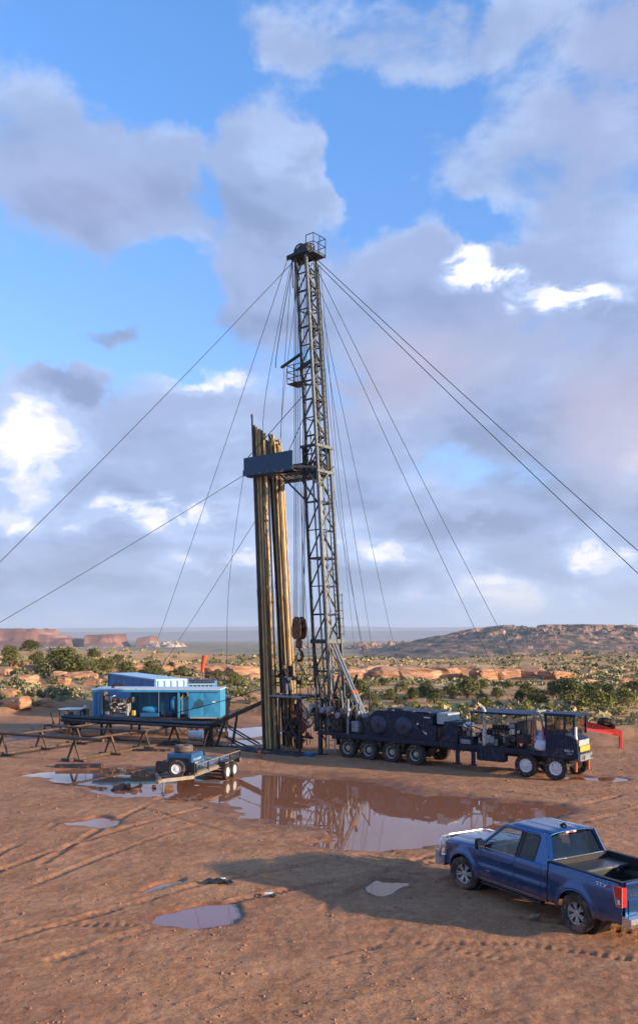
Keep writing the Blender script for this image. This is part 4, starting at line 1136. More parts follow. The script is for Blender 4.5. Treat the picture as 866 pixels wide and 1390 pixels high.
    MB().box((ct.x - .15, 0, 27.3), (1.5, 1.2, .16), bev=.02).build('crown_plate', MASTD, t); MB().beam((ct.x - .95, -.5, 27.25), (ct.x + .5, -.5, 27.42), .12, .22).build('crown_beam', MASTD, t); MB().beam((ct.x - .95, .5, 27.25), (ct.x + .5, .5, 27.42), .12, .22).build('crown_beam', MASTD, t)
    for x_, y_, r_ in ((-.35, -.12, .42), (-.35, .05, .42), (-.35, .22, .42), (.3, .0, .30)):
        sh = MB().lathe([(r_, -.05), (r_ - .05, -.03), (r_ - .05, .03), (r_, .05)], (ct.x + x_, y_, 27.62), 'Y', 24, closed=True).build('sheave', GREASE, t)
        for k in range(5):
            a = k * 2 * PI / 5; MB().beam((ct.x + x_, y_, 27.62), (ct.x + x_ + (r_ - .05) * math.cos(a), y_, 27.62 + (r_ - .05) * math.sin(a)), .05, .03).build('spoke', GREASE, sh)
    MB().box((ct.x - .35, -.3, 27.52), (.5, .05, .4)).build('sheave_bracket', MASTD, t); MB().box((ct.x - .35, .38, 27.52), (.5, .05, .4)).build('sheave_bracket', MASTD, t); MB().box((ct.x + .25, -.25, 27.6), (.45, .4, .4), bev=.03).build('motor_box', GREASE, t)
    x0, x1, y0, y1 = ct.x + .42, ct.x + .95, -.52, .52
    MB().box(((x0 + x1) / 2, 0, 27.15), (x1 - x0, 1.04, .06)).build('crown_walkway', MASTD, t)
    for (a, b_) in (((x0, y0), (x1, y0)), ((x1, y0), (x1, y1)), ((x0, y1), (x1, y1))):
        for z in (27.25, 27.7, 28.15): MB().tube((*a, z), (*b_, z), .022, 6).build('handrail', MASTD, t)
    for a in ((x0, y0), (x1, y0), (x1, y1), (x0, y1), (x1, 0)): MB().tube((*a, 27.1), (*a, 28.17), .024, 6).build('rail_post', MASTD, t)
    for k in range(3): MB().path([(ct.x - .75, -.3 + .2 * k, 27.2), (ct.x - .72, -.3 + .2 * k, 26.2 - .5 * k), (ct.x - .7, -.3 + .2 * k, 25.6 - .6 * k)], .03, 6).build('hanging_chain', GREASE, t)
    for s in (-.45, .45): MB().beam((ct.x - .35, s, 27.2), (ct.x - .2, s * .8, 25.9), .07, .07).build('crown_strut', MASTD, t)
    # rod basket high on the rear face
    c = mc(21.2)
    MB().beam((c.x - 1.75, -.55, 21.25), (c.x - .3, -.55, 21.75), .16, .10).build('rod_basket_arm', MASTD, t); MB().beam((c.x - 1.45, .35, 21.25), (c.x - .3, .35, 21.6), .10, .08).build('rod_basket_arm', MASTD, t)
    MB().box((c.x - .85, -.1, 20.25), (.95, .9, .05)).build('rod_basket_floor', MASTD, t)
    for z in (20.55, 20.9, 21.25):
        for (a, b_) in (((-1.32, -.55), (-.38, -.55)), ((-1.32, .35), (-.38, .35)), ((-1.32, -.55), (-1.32, .35))): MB().tube((c.x + a[0], a[1], z), (c.x + b_[0], b_[1], z), .022, 6).build('basket_rail', MASTD, t)
    for a in ((-1.32, -.55), (-.38, -.55), (-1.32, .35), (-.85, -.55)): MB().tube((c.x + a[0], a[1], 20.25), (c.x + a[0], a[1], 21.3), .024, 6).build('basket_post', MASTD, t)
    MB().beam((c.x - .5, -.5, 20.9), (c.x + .35, -.5, 21.25), .06, .22).build('basket_bracket', MASTD, t)
    # racking board
    PANEL = mat('racking board blue', (.012, .045, .085), .5, 0, .15, 3, (.05, .06, .06), .2, 3)
    x0, x1 = -2.75, .85
    def wall(n_, y_, z0, z1, xa, xb): return MB().box(((xa + xb) / 2, y_, (z0 + z1) / 2), (xb - xa, .07, z1 - z0), bev=.01).build(n_, PANEL, t)
    wall('racking_panel', -1.55, 15.25, 16.28, x0, x1); wall('racking_panel', 1.5, 15.25, 16.28, x0, x1 - .8)
    MB().box((x0 - .03, -.02, 15.45), (.08, 3.1, .30)).build('racking_end', PANEL, t)
    MB().box((x1 - .45, -.95, 15.22), (.9, 1.1, .05)).build('racking_walkway', STEEL_DK, t); MB().box((-.9, 1.25, 15.22), (3.4, .45, .05)).build('racking_walkway', STEEL_DK, t); MB().box((-.9, -1.3, 15.22), (3.4, .42, .05)).build('racking_walkway', STEEL_DK, t)
    for k in range(9): MB().beam((x0 + .25 + k * .30, -1.1, 15.32), (x0 + .25 + k * .30, -.12 if k % 2 else -.2, 15.32), .05, .05).build('racking_finger', STEEL_DK, t)
    for k in range(9): MB().beam((x0 + .25 + k * .30, 1.05, 15.32), (x0 + .25 + k * .30, .14, 15.32), .05, .05).build('racking_finger', STEEL_DK, t)
    for y_ in (-1.5, 1.45): MB().beam((x0 + .2, y_, 16.25), mc(19.5) + Vector((-.4, .4 * y_ / 1.5, 0)), .03, .03).build('racking_stay', STEEL_DK, t)
    for y_ in (-.9, .9): MB().beam((-.6, y_, 15.2), mc(13.6) + Vector((-.45, y_ * .55, 0)), .07, .09).build('racking_strut', STEEL_DK, t)
    MB().beam((x1, -1.5, 15.4), mc(15.4) + Vector((.45, -.6, 0)), .08, .12).build('racking_arm', STEEL_DK, t)
    for k in range(7): MB().lathe([(.001, 0), (.035, 0), (.035, .03), (.001, .03)], (x0 + .15 + k * .55, -1.6, 15.33), 'Y', 8).build('bolt', GREY, t)


mast()


# ------------------------------------------------------------------ standing pipes
PIPE = mat('rusty tubing', (.46, .315, .135), .5, .1, .35, 3.0, (.11, .07, .035), .40, 5, stretch=(3, 3, .35), rand=True)
PIPED = mat('dark tubing', (.09, .06, .035), .45, .4, .4, 3.0, (.03, .022, .015), .5, 5, stretch=(3, 3, .35), rand=True)


def standing_pipe(bot, top, m, group, label, up=0.0):
    d = top - bot; L_ = d.length; mb = MB(); r = .052
    rg = random.Random(int(bot.x * 1000) & 255); z = rg.uniform(8.2, 9.2)
    prof = [(r, 0), (r, z - .22), (r * 1.28, z - .18), (r * 1.28, z + .18), (r, z + .22), (r, L_ - .22), (r * 1.3, L_ - .18), (r * 1.3, L_), (.02, L_)]
    bow = (rg.uniform(-.05, .05), rg.uniform(-.05, .05)); mb.path([(bow[0] * math.sin(PI * h / L_), bow[1] * math.sin(PI * h / L_), h) for h in [q[1] for q in prof[:2]] + [q[1] for q in prof[2:8]]], [q[0] for q in prof[:8]], 10)
    o = mb.build('standing_pipe', m, None, 'auto')
    o.location = bot; o.rotation_euler = d.to_track_quat('Z', 'Y').to_euler(); tag(o, label, 'pipe', group)


def pipe_bundles():
    r = random.Random(2)
    for bi, (c0, c1, nx, ny, lab, grp) in enumerate((((-1.07, -1.20), (-2.36, -.72), 6, 4, 'rusty steel tubing stood upright in the left hand bundle', 'tubing standing in the left bundle'),
                                           ((-1.22, .62), (-2.38, .62), 6, 4, 'rusty steel tubing stood upright in the right hand bundle', 'tubing standing in the right bundle'))):
        for i in range(nx):
            for j in range(ny):
                u, v = (i - (nx - 1) / 2) * .132, (j - (ny - 1) / 2) * .132 + (.06 if i % 2 else 0)
                b_ = rw(c0[0] + u + r.uniform(-.01, .01), c0[1] + v, .06); zt = 18.1 + r.uniform(-.35, .35) - bi * .25 - .10 * i + (.45 if (bi == 0 and i == 0 and j == 0) else 0)
                t_ = rw(c1[0] + u * 1.02 + r.uniform(-.02, .02), c1[1] + v * 1.02 + r.uniform(-.02, .02), zt)
                standing_pipe(b_, t_, PIPED if (i == 0 or r.random() < .12) else PIPE, grp, lab)  # left row always dark: shade put into its colour; others dark at random
    for (c, lab) in (((-1.07, -1.20), 'dark timber mat under the left pipe bundle'), ((-1.25, .62), 'dark timber mat under the right pipe bundle')):
        m_ = thing('pipe_mat', lab, 'mat', rw(c[0], c[1], 0), RZ)
        for k in range(5): MB().box((0, -.36 + k * .18, .025), (1.3, .16, .07), bev=.01).build('plank', BLACK, m_)


pipe_bundles()


# ------------------------------------------------------------------ rig floor, well head, block
def rig_floor():
    t = thing('work_platform', 'small dark steel work platform around the well with railings', 'platform', W, RZ)
    z = 3.0
    MB().box((-.05, -.75, z - .06), (2.3, .95, .12), bev=.02).build('floor_plate', STEEL_DK, t); MB().box((-.05, .75, z - .06), (2.3, .95, .12), bev=.02).build('floor_plate', STEEL_DK, t); MB().box((-.85, 0, z - .065), (.66, .55, .11)).build('floor_plate', STEEL_DK, t)
    MB().path([(-1.2, -1.25, z - .02), (1.15, -1.25, z - .02)], .07, 8).build('kick_pipe', GREY, t); MB().path([(-1.25, -1.2, z - .02), (-1.25, 1.2, z - .02)], .06, 8).build('kick_pipe', GREY, t)
    for x, y in ((1.0, -1.15), (1.0, 1.15), (-.9, 1.15), (-.5, -1.1)): MB().box((x, y, 1.48), (.08, .08, 2.95)).build('support_leg', GREASE, t)
    for x, y in ((-1.2, -1.2), (-.2, -1.2), (1.1, -1.2), (-1.2, 1.2), (1.1, 1.2)): MB().tube((x, y, z), (x, y, z + 1.1), .025, 6).build('rail_post', GREASE, t)
    for zz in (.55, 1.08):
        MB().tube((-1.2, -1.2, z + zz), (-.5, -1.2, z + zz), .022, 6).build('handrail', DKRED, t); MB().tube((-1.2, 1.2, z + zz), (1.1, 1.2, z + zz), .022, 6).build('handrail', DKRED, t)
    MB().beam((1.0, -1.15, .4), (-.5, -1.1, 2.6), .06, .06).build('cross_brace', STEEL_DK, t); MB().beam((1.0, 1.15, .4), (-.9, 1.15, 2.6), .06, .06).build('cross_brace', STEEL_DK, t)
    g = thing('power_tongs', 'greasy power tongs hung beside the standing pipe above the floor', 'tongs', rw(-.55, -.2, z), RZ)
    MB().box((0, 0, .95), (.62, .42, .26), bev=.05).build('tong_body', GREASE, g); MB().lathe([(.10, -.14), (.26, -.14), (.28, .14), (.10, .14)], (-.15, .0, 1.25), 'Z', 18).build('jaw_ring', DKRED, g)
    MB().tube((-1.1, -.12, 1.0), (-.2, -.05, 1.05), .05, 8).build('handle', DKRED, g); MB().tube((-1.15, -.2, .62), (-.2, -.1, .72), .045, 8).build('handle', GREASE, g); MB().box((.1, 0, 1.35), (.25, .25, .55), bev=.04).build('hydraulic_motor', GREASE, g)
    MB().tube((0, 0, .8), (0, 0, 0), .05, 8).build('stand_post', GREASE, g); MB().path([(.1, 0, 1.6), (.4, .1, 2.0), (.9, .2, 1.3), (1.4, .4, .3)], .03, 6).build('hose', RUBBER, g, True)
    # wellhead
    b_ = thing('blowout_preventer', 'rusty red flanged well head stack below the work floor', 'well head', rw(0, 0, 0), RZ)
    def fl(z0, z1, r0, r1, m, n_='spool'): MB().lathe([(r0, z0), (r1, z0), (r1, z0 + .07), (r0, z0 + .09), (r0, z1 - .09), (r1, z1 - .07), (r1, z1), (r0, z1)], n=20).build(n_, m, b_, 'auto')
    fl(-.05, .5, .20, .34, GREASE, 'casing_head'); fl(.5, .95, .17, .30, GREASE); fl(1.70, 2.15, .19, .31, DKRED); fl(2.15, 2.85, .15, .24, DKRED, 'riser')
    MB().box((0, 0, 1.32), (.62, .62, .74), bev=.05).build('ram_body', DKRED, b_)
    for s in (-1, 1): MB().lathe([(.16, 0), (.20, .1), (.20, .45), (.11, .55), (.11, .8), (.001, .82)], (0, 0, 0), 'Y', 14).build('ram_bonnet', GREASE, b_, 'auto').matrix_local = Matrix.Translation((0, s * .3, 1.32)) @ Matrix.Rotation(0 if s > 0 else PI, 4, 'X')
    for s, z0 in ((-1, 1.45), (1, 1.2)):
        MB().tube((0, 0, z0 - .5), (s * 1.1, -.15, z0 - .5), .06, 8).build('flow_line', GREASE, b_); MB().lathe([(.15, -.02), (.17, 0), (.15, .02)], (s * .8, -.25, z0 - .35), 'Y', 14).build('valve_wheel', DKRED, b_)
    r = random.Random(9)
    for k in range(22):
        a = r.uniform(0, 6.28); p = Vector((math.cos(a) * r.uniform(.3, .9), math.sin(a) * r.uniform(.3, .9), r.uniform(.1, 1.6))); q = Vector((math.cos(a + .5) * r.uniform(.5, 1.2), math.sin(a + .5) * r.uniform(.5, 1.2), r.uniform(.9, 2.8)))
        m_ = (p + q) / 2 + Vector((r.uniform(-.3, .3), r.uniform(-.3, .3), -.3)); MB().path([p * (1 - u) ** 2 + m_ * 2 * u * (1 - u) + q * u * u for u in [i / 6 for i in range(7)]], r.choice((.02, .03, .05)), 6).build('control_line', r.choice((RUBBER, GREASE, GREY, DKRED)), b_, True)
    for k in range(9): MB().box((r.uniform(-.7, .9), r.uniform(-.8, .8), r.uniform(.2, 2.4)), (r.uniform(.12, .4), r.uniform(.12, .3), r.uniform(.1, .4)), bev=.02).build('valve_block', r.choice((GREASE, DKRED, STEEL_DK, BLACK)), b_)
    # travelling block and hook over the well
    k_ = thing('travelling_block', 'rusty orange travelling block and hook hanging over the well', 'pulley block', rw(0, 0, 5.0), RZ)
    RB = mat('rusty block', (.17, .075, .035), .5, .3, .4, 5, (.03, .02, .015), .5, 5)
    MB().prism([(-.30, 1.25), (-.34, 1.7), (-.26, 2.2), (-.10, 2.36), (.10, 2.36), (.26, 2.2), (.34, 1.7), (.30, 1.25), (.15, 1.1), (-.15, 1.1)], -.26, -.20).build('side_plate', RB, k_); MB().prism([(-.30, 1.25), (-.34, 1.7), (-.26, 2.2), (-.10, 2.36), (.10, 2.36), (.26, 2.2), (.34, 1.7), (.30, 1.25), (.15, 1.1), (-.15, 1.1)], .20, .26).build('side_plate', RB, k_)
    for y_ in (-.12, 0, .12): MB().lathe([(.05, -.04), (.27, -.04), (.24, 0), (.27, .04), (.05, .04)], (0, y_, 1.8), 'Y', 20).build('sheave', GREASE, k_)
    MB().lathe([(.16, .62), (.20, .66), (.20, 1.0), (.12, 1.12), (.001, 1.12)], n=16).build('hook_spring_case', RB, k_, 'auto')
    MB().path([(0, 0, .7), (.02, 0, .5), (.2, 0, .38), (.26, 0, .16), (.14, 0, -.06), (-.06, 0, -.10), (-.2, 0, .04), (-.22, 0, .22)], [.07, .07, .075, .08, .085, .08, .06, .03], 10).build('hook', GREASE, k_, True)
    for s in (-1, 1): MB().path([(0, s * .10, .35), (0, s * .22, .1), (0, s * .24, -.6), (0, s * .22, -1.15)], .035, 8).build('elevator_link', RB, k_, True)
    MB().lathe([(.09, -.16), (.17, -.16), (.17, .1), (.09, .1)], (0, 0, -1.25), 'Z', 16).build('elevator', GREASE, k_)
    ct = mc(27.3)
    grp = 'lines reeved to the travelling block'
    for k, (x_, y_) in enumerate(((-.26, -.12), (.26, -.12), (-.26, 0), (.26, 0), (-.24, .12), (.24, .12))):
        p = rw(x_, y_, 7.1); q = rw(ct.x - .35 + x_ * 1.4, y_ * 1.2, 27.4); o = MB().tube(p, q, .020, 5).build('hoist_line', STEEL_DK); tag(o, ('left' if x_ < 0 else 'right') + ' hand hoisting cable in the ' + ('near', 'near', 'middle', 'middle', 'far', 'far')[k] + ' pair above the travelling block', 'cable', grp)


rig_floor()


# ------------------------------------------------------------------ guy wires
WIRE = mat('wire rope', (.05, .05, .055), .55, .5)


def sag(p, q, s, n=16):
    return [p.lerp(q, i / n) - Vector((0, 0, s * 4 * (i / n) * (1 - i / n))) for i in range(n + 1)]


def wires():
    ct = mc(27.3); TL = rw(ct.x - .9, 0, 27.25); TLn = rw(ct.x - .9, -.5, 27.25); TR = rw(ct.x + .5, .3, 27.1); TRn = rw(ct.x + .5, -.5, 27.1)
    rbl = rw(-2.8, -1.5, 15.35); rblf = rw(-2.8, 1.5, 15.35)
    def g(px, py, z=0.15): return at(px, py, z)
    G = Vector
    lst = [(TL, G((-22, 35, .1)), .35, .022, 'guy wire from the crown running down to the far left edge'), (rbl, G((-24.5, 35, .1)), .25, .02, 'guy wire from the racking board running down to the left edge'),
           (TRn, G((22, 35, .1)), .3, .024, 'lower of the twin guy wires running to the right edge'), (TR, G((24.2, 36.2, .1)), .3, .024, 'upper of the twin guy wires running to the right edge'),
           (TLn, G((-17.2, 84, .6)), .3, .02, 'guy wire from the crown ending behind the blue container'), (rblf, G((-16.5, 82, .6)), .2, .02, 'guy wire from the racking board ending behind the blue container'),
           (rw(ct.x + .5, .3, 26.6), G((16.6, 66, .8)), .3, .022, 'longer guy wire ending behind the carrier cab'), (rw(ct.x + .5, -.3, 26.4), G((14.5, 66, .8)), .3, .022, 'shorter guy wire ending behind the carrier cab'),
           (rw(ct.x + .6, .4, 24.5), G((6.2, 92, .8)), .3, .018, 'thin guy wire running back right of the mast'), (rw(ct.x + .6, .2, 25.5), G((8.6, 90, .8)), .3, .018, 'rightmost thin guy wire running back from the mast'), (rw(1.6, .45, 16.4), G((5.4, 92, .8)), .2, .016, 'thin wire from the racking level running back'), (rw(1.5, .45, 21), G((4.0, 88, .7)), .2, .014, 'thin tail line behind the mast foot')]
    for p, q, s, r_, lab in lst:
        t = thing('guy_wire', lab, 'cable', q, 0, 'guy wires of the mast')
        pts = [v - q for v in sag(p, q, s)]
        MB().path(pts, r_ * .85, 5).build('wire', WIRE, t, True)
        MB().tube((0, 0, -.8), (0, 0, .12), .04, 6).build('anchor_stake', STEEL_DK, t)
        d = (pts[0] - pts[-1]).normalized(); MB().tube(d * .3, d * 1.1, .05, 6).build('turnbuckle', STEEL_DK, t)
    ln = [([rw(ct.x - .7, -.3, 27.1), rw(-.8, -.5, 24), rw(-1.15, -.6, 22.0), rw(-1.2, -.62, 21.3)], .022, 'chain line from the crown to the rod basket'), ([rw(ct.x - .75, -.4, 27), rw(-1.35, -1.2, 20), rw(-1.6, -1.35, 16.3)], .014, 'thin line from the crown to the near racking panel'),
          ([rw(ct.x - .75, .3, 27), rw(-2.2, 1.1, 19.5), rw(-2.65, 1.4, 16.3)], .014, 'thin line from the crown to the far racking panel'), ([rw(-2.8, -1.55, 15.3), rw(-3.6, -1.9, 9), rw(-3.7, -1.95, 3.2)], .012, 'rope hanging from the left end of the racking board'),
          ([rw(ct.x - .6, -.5, 27.1), rw(-.9, -.6, 16), rw(-.75, -.5, 4.6)], .016, 'tugger line hanging beside the hoisting cables'), ([rw(ct.x - .6, .4, 27.1), rw(-.4, .5, 16), rw(-.35, .5, 4.2)], .014, 'second tugger line behind the hoisting cables'), ([rw(ct.x + .1, -.6, 26.8), rw(.75, -.75, 14), rw(1.6, -.9, 3.0)], .016, 'slack line hanging along the near mast leg'),
          ([rw(ct.x + .6, .5, 26.8), rw(2.6, .75, 12), rw(4.4, .8, 2.4)], .014, 'fast line running from the crown down to the drawworks')]
    for pts, r_, lab in ln:
        P = []
        for i in range(len(pts) - 1):
            for u in range(6):
                a = pts[max(i - 1, 0)]; b_ = pts[i]; c = pts[i + 1]; d = pts[min(i + 2, len(pts) - 1)]; v = u / 6
                P.append(.5 * ((2 * b_) + (c - a) * v + (2 * a - 5 * b_ + 4 * c - d) * v * v + (3 * b_ - a - 3 * c + d) * v ** 3))
        P.append(pts[-1]); o = MB().path(P, r_, 5).build('rope', WIRE, None, True); tag(o, lab, 'cable', 'loose lines of the mast')


wires()


# ------------------------------------------------------------------ worker on the floor
def skin_obj(name, verts, edges, rad, m, parent, root=0, sub=2):
    me = bpy.data.meshes.new(name); me.from_pydata(verts, edges, []); o = bpy.data.objects.new(name, me); col.objects.link(o); o.parent = parent
    md = o.modifiers.new('skin', 'SKIN'); md.use_smooth_shade = True
    for i, r_ in enumerate(rad): me.skin_vertices[0].data[i].radius = (r_, r_) if not isinstance(r_, tuple) else r_
    me.skin_vertices[0].data[root].use_root = True
    s = o.modifiers.new('sub', 'SUBSURF'); s.levels = sub; s.render_levels = sub
    dg = bpy.context.evaluated_depsgraph_get(); me2 = bpy.data.meshes.new_from_object(o.evaluated_get(dg)); o.modifiers.clear(); o.data = me2; me2.materials.clear(); me2.materials.append(m); me2.shade_smooth()
    return o


def worker():
    SK = mat('skin', (.35, .19, .13), .6); JK = mat('black work jacket', (.012, .013, .018), .8, 0, .2, 9); JN = mat('blue work jeans', (.05, .075, .13), .85, 0, .25, 9, MUD, .25, 6); BT = mat('work boots', (.06, .04, .03), .7)
    t = thing('person', 'worker in black jacket and blue jeans working on the rig floor', 'person', rw(-.28, -.72, 3.0) , RZ + PI)
    # faces +X, leaning forward, both hands out to the tongs
    V = [(0, 0, .93), (.06, 0, 1.12), (.13, 0, 1.34), (.17, 0, 1.46), (.22, 0, 1.56), (.25, 0, 1.68),
         (.0, .11, .88), (.05, .15, .48), (-.02, .17, .09), (.10, .18, .04), (.0, -.11, .88), (-.05, -.17, .47), (-.16, -.20, .09), (-.05, -.21, .04),
         (.14, .20, 1.40), (.28, .25, 1.16), (.50, .17, 1.10), (.59, .14, 1.10), (.14, -.20, 1.40), (.30, -.24, 1.18), (.52, -.14, 1.16), (.61, -.10, 1.16)]
    E = [(0, 1), (1, 2), (2, 3), (3, 4), (4, 5), (0, 6), (6, 7), (7, 8), (8, 9), (0, 10), (10, 11), (11, 12), (12, 13), (2, 14), (14, 15), (15, 16), (16, 17), (2, 18), (18, 19), (19, 20), (20, 21)]
    Rr = [.15, .13, .15, .06, .085, .095, .10, .07, .05, .04, .10, .07, .05, .04, .065, .05, .04, .04, .065, .05, .04, .04]
    b_ = skin_obj('body', V, E, Rr, SK, t)
    up = lambda ids, k: [Rr[i] + k for i in ids]
    def sub(n_, ids, m_, k, ed): mp = {v: i for i, v in enumerate(ids)}; return skin_obj(n_, [V[i] for i in ids], [(mp[a], mp[c]) for a, c in ed], up(ids, k), m_, t)
    sub('jacket', [0, 1, 2, 3, 14, 15, 16, 18, 19, 20], JK, .028, [(0, 1), (1, 2), (2, 3), (2, 14), (14, 15), (15, 16), (2, 18), (18, 19), (19, 20)])
    sub('jeans', [0, 6, 7, 8, 10, 11, 12], JN, .026, [(0, 6), (6, 7), (7, 8), (0, 10), (10, 11), (11, 12)])
    for a, c in ((8, 9), (12, 13)): MB().box((V[a][0] + .06, V[a][1], .055), (.29, .11, .11), bev=.035).build('boot', BT, t, 'auto')
    h = MB().lathe([(.165, -.005), (.165, .01), (.125, .02), (.122, .06), (.10, .11), (.06, .14), (.001, .15)], (.25, 0, 1.70), 'Z', 18).build('hard_hat', JK, t, 'auto')
    MB().box((.345, 0, 1.665), (.03, .03, .05), bev=.01).build('nose', SK, b_)
    for s in (-1, 1):
        MB().box((.33, s * .035, 1.685), (.02, .022, .012)).build('eye', BLACK, b_)
        for f in range(4): MB().path([(.60, s * .10 + (f - 1.5) * .022 + (.02 if s > 0 else 0), 1.13), (.66, s * .10 + (f - 1.5) * .022, 1.12), (.68, s * .10 + (f - 1.5) * .02, 1.08)], [.010, .010, .008], 5).build('finger', SK, b_)
        MB().path([(.57, s * .08, 1.14), (.61, s * .05, 1.17), (.65, s * .045, 1.15)], .010, 5).build('thumb', SK, b_)
    MB().box((.338, 0, 1.63), (.015, .045, .010)).build('mouth', DKRED, b_)


worker()


# ------------------------------------------------------------------ yard: pump house, container, tanks
CY = mat('turquoise blue panel', (.045, .27, .47), .42, 0, .12, 2, (.05, .20, .30), .25, 1.6)
CYD = mat('deep blue paint', (.018, .115, .27), .45, 0, .15, 3, (.05, .06, .07), .25, 2)
CONT = mat('container blue', (.060, .20, .40), .45, 0, .12, 2, (.10, .10, .11), .22, 1.5)
CONTT = mat('container roof and sunlit end', (.36, .55, .68), .45, 0, .10, 2, (.24, .26, .28), .2, 2)
ROOFL = mat('pale roof sheet', (.55, .62, .66), .45, .1, .10, 2, (.30, .26, .22), .25, 2)
ENG = mat('engine green grey', (.26, .27, .24), .5, .2, .3, 6, GREASE and (.04, .03, .02), .4, 5)


def pump_house():
    p = Vector((-14.2, 55.6, 0)); d = Vector((6.1 + 1.6, -.9 + .6, 0)); rz = math.atan2(-.25, 7.8)
    t = thing('pump_house', 'open sided turquoise pump house on a skid with engine inside', 'pump house', p, rz)
    L_, D_, z0, z1 = 8.0, 2.5, 1.15, 2.9
    B = lambda n, m, c, s, bev=.015, **k: MB().box(c, s, bev=bev, **k).build(n, m, t)
    B('skid_floor', STEEL_DK, (L_ / 2, D_ / 2, z0 - .06), (L_, D_, .12)); B('skid_beam', BLACK, (L_ / 2, .2, z0 - .28), (L_ + .4, .16, .30)); B('skid_beam', BLACK, (L_ / 2, D_ - .2, z0 - .28), (L_ + .4, .16, .30))
    for x in (.5, 2.4, 4.6, 6.2, 7.5):
        for y in (.2, D_ - .2): B('skid_leg', BLACK, (x, y, .42), (.14, .14, .86), 0)
    B('roof', ROOFL, (L_ / 2, D_ / 2, z1 + .03), (L_ + .15, D_ + .2, .07)); B('roof_fascia', CY, (L_ / 2, -.06, z1 - .07), (L_ + .1, .05, .12), 0)
    B('end_wall', CYD, (.03, D_ / 2, (z0 + z1) / 2), (.06, D_, z1 - z0), 0)
    for x in (.04, .36, 5.42): B('post', CY, (x, .03, (z0 + z1) / 2), (.10, .10, z1 - z0), 0)
    B('louvre_door', CYD, (.20, -.03, (z0 + z1) / 2), (.22, .04, z1 - z0 - .1), 0)
    # partition behind the engine
    for k in range(6): B('back_panel', CY, (2.1 + k * .62, D_ - .05, (z0 + z1) / 2), (.60, .04, z1 - z0), 0)
    for k in range(3): B('side_sheet', CONT, (4.35 + .17 * k, 1.2, (z0 + z1) / 2), (.10, .05, z1 - z0), 0)
    # engine
    e = MB(); e.box((1.5, .8, 1.75), (1.3, .7, .75), bev=.05); e.box((1.5, .8, 2.18), (1.1, .45, .2), bev=.03); e = e.build('engine', ENG, t)
    r = random.Random(4)
    for k in range(34): MB().box((r.uniform(.8, 2.2), r.uniform(.15, .45), r.uniform(1.35, 2.4)), (r.uniform(.08, .28), r.uniform(.08, .2), r.uniform(.08, .25)), bev=.015).build('engine_fitting', r.choice((GREY, GREASE, ALU, RIM_DIRTY, RIM_DIRTY, BLACK)), e)
    for k in range(8):
        a = Vector((r.uniform(.8, 2.2), .35, r.uniform(1.3, 2.3))); MB().path([a, a + Vector((r.uniform(-.3, .3), -.12, r.uniform(-.3, .3))), a + Vector((r.uniform(-.5, .5), 0, r.uniform(-.4, .4)))], .03, 6).build('engine_pipe', r.choice((ALU, GREY, RUBBER)), e, True)
    MB().lathe([(.001, -.2), (.18, -.18), (.2, 0), (.18, .18), (.001, .2)], (2.35, .5, 2.25), 'Z', 14).build('air_cleaner', GREASE, e, 'auto'); B('oil_can', YELLOW, (2.5, .35, 1.42), (.22, .22, .34), .04)
    B('radiator', BLACK, (.62, .9, 1.9), (.12, 1.3, 1.2), .02)
    # pump: blue tapered gear end
    MB().lathe([(.001, -.5), (.14, -.45), (.20, -.2), (.24, .3), (.18, .5), (.001, .55)], (3.45, .7, 1.62), 'X', 18).build('pump_end', CY, t, 'auto'); B('pump_base', CYD, (3.5, .7, 1.3), (1.2, .7, .25))
    # generator: round drum and box with yellow slings
    g = MB().lathe([(.001, -.14), (.42, -.12), (.50, 0), (.50, .12), (.001, .14)], (5.0, .50, 1.98), 'X', 26).build('drive_drum', CY, t, 'auto'); MB().lathe([(.40, -.02), (.46, .02), (.40, .06)], (4.82, .55, 1.98), 'X', 22).build('drum_ring', GREASE, g)
    B('gear_box', mat('pale turquoise case', (.10, .33, .40), .5, 0, .2, 4, (.08, .08, .07), .35, 3), (5.72, .55, 1.85), (.85, .8, 1.0), .04); B('gear_lid', ENG, (5.72, .45, 2.40), (.8, .6, .12), .03)
    for k in range(4): B('case_rib', ENG, (5.4 + k * .2, .13, 1.85), (.04, .04, .9), 0)
    for x in (5.55, 5.85): MB().beam((x, .1, 2.35), (x + .2, .25, 2.82), .07, .02).build('lifting_sling', YELLOW, t)
    MB().tube((4.45, .4, 1.2), (4.45, .4, 1.5), .06, 10).build('fire_extinguisher', RED, t)
    # closed end with cross-broken panels
    x0, x1 = 6.05, 7.98; xm = (x0 + x1) / 2
    for a, b_ in ((x0, xm - .01), (xm + .01, x1)):
        c = ((a + b_) / 2, -.045, (z0 + z1) / 2 - .02); q = [(a, 0, z0), (b_, 0, z0), (b_, 0, z1 - .02), (a, 0, z1 - .02), c]
        MB().add(q, [(0, 1, 4), (1, 2, 4), (2, 3, 4), (3, 0, 4)]).build('cross_broken_panel', CY, t)
    for k in range(3):
        B('end_sheet', CY, (x1 + .02, .42 + .83 * k, (z0 + z1) / 2), (.03, .80, z1 - z0), 0)
    B('notice', WHITE, (7.65, -.045, 2.15), (.20, .008, .11), 0)
    MB().prism([(6.35, 1.75), (6.55, 2.2), (6.75, 2.36), (6.98, 2.2), (7.0, 1.85), (6.7, 1.75)], -.060, -.050).build('dark_patch', mat('dark blue patch', (.03, .09, .14), .7, 0, .4, 6), t)  # dark blue patch laid on the left cross-broken panel
    MB().path([(1.05, .9, z1 + .05), (1.05, .9, z1 + .22), (1.2, .9, z1 + .28), (1.55, .9, z1 + .28), (1.75, .9, z1 + .36)], .11, 10).build('exhaust_silencer', GREASE, t, 'auto')
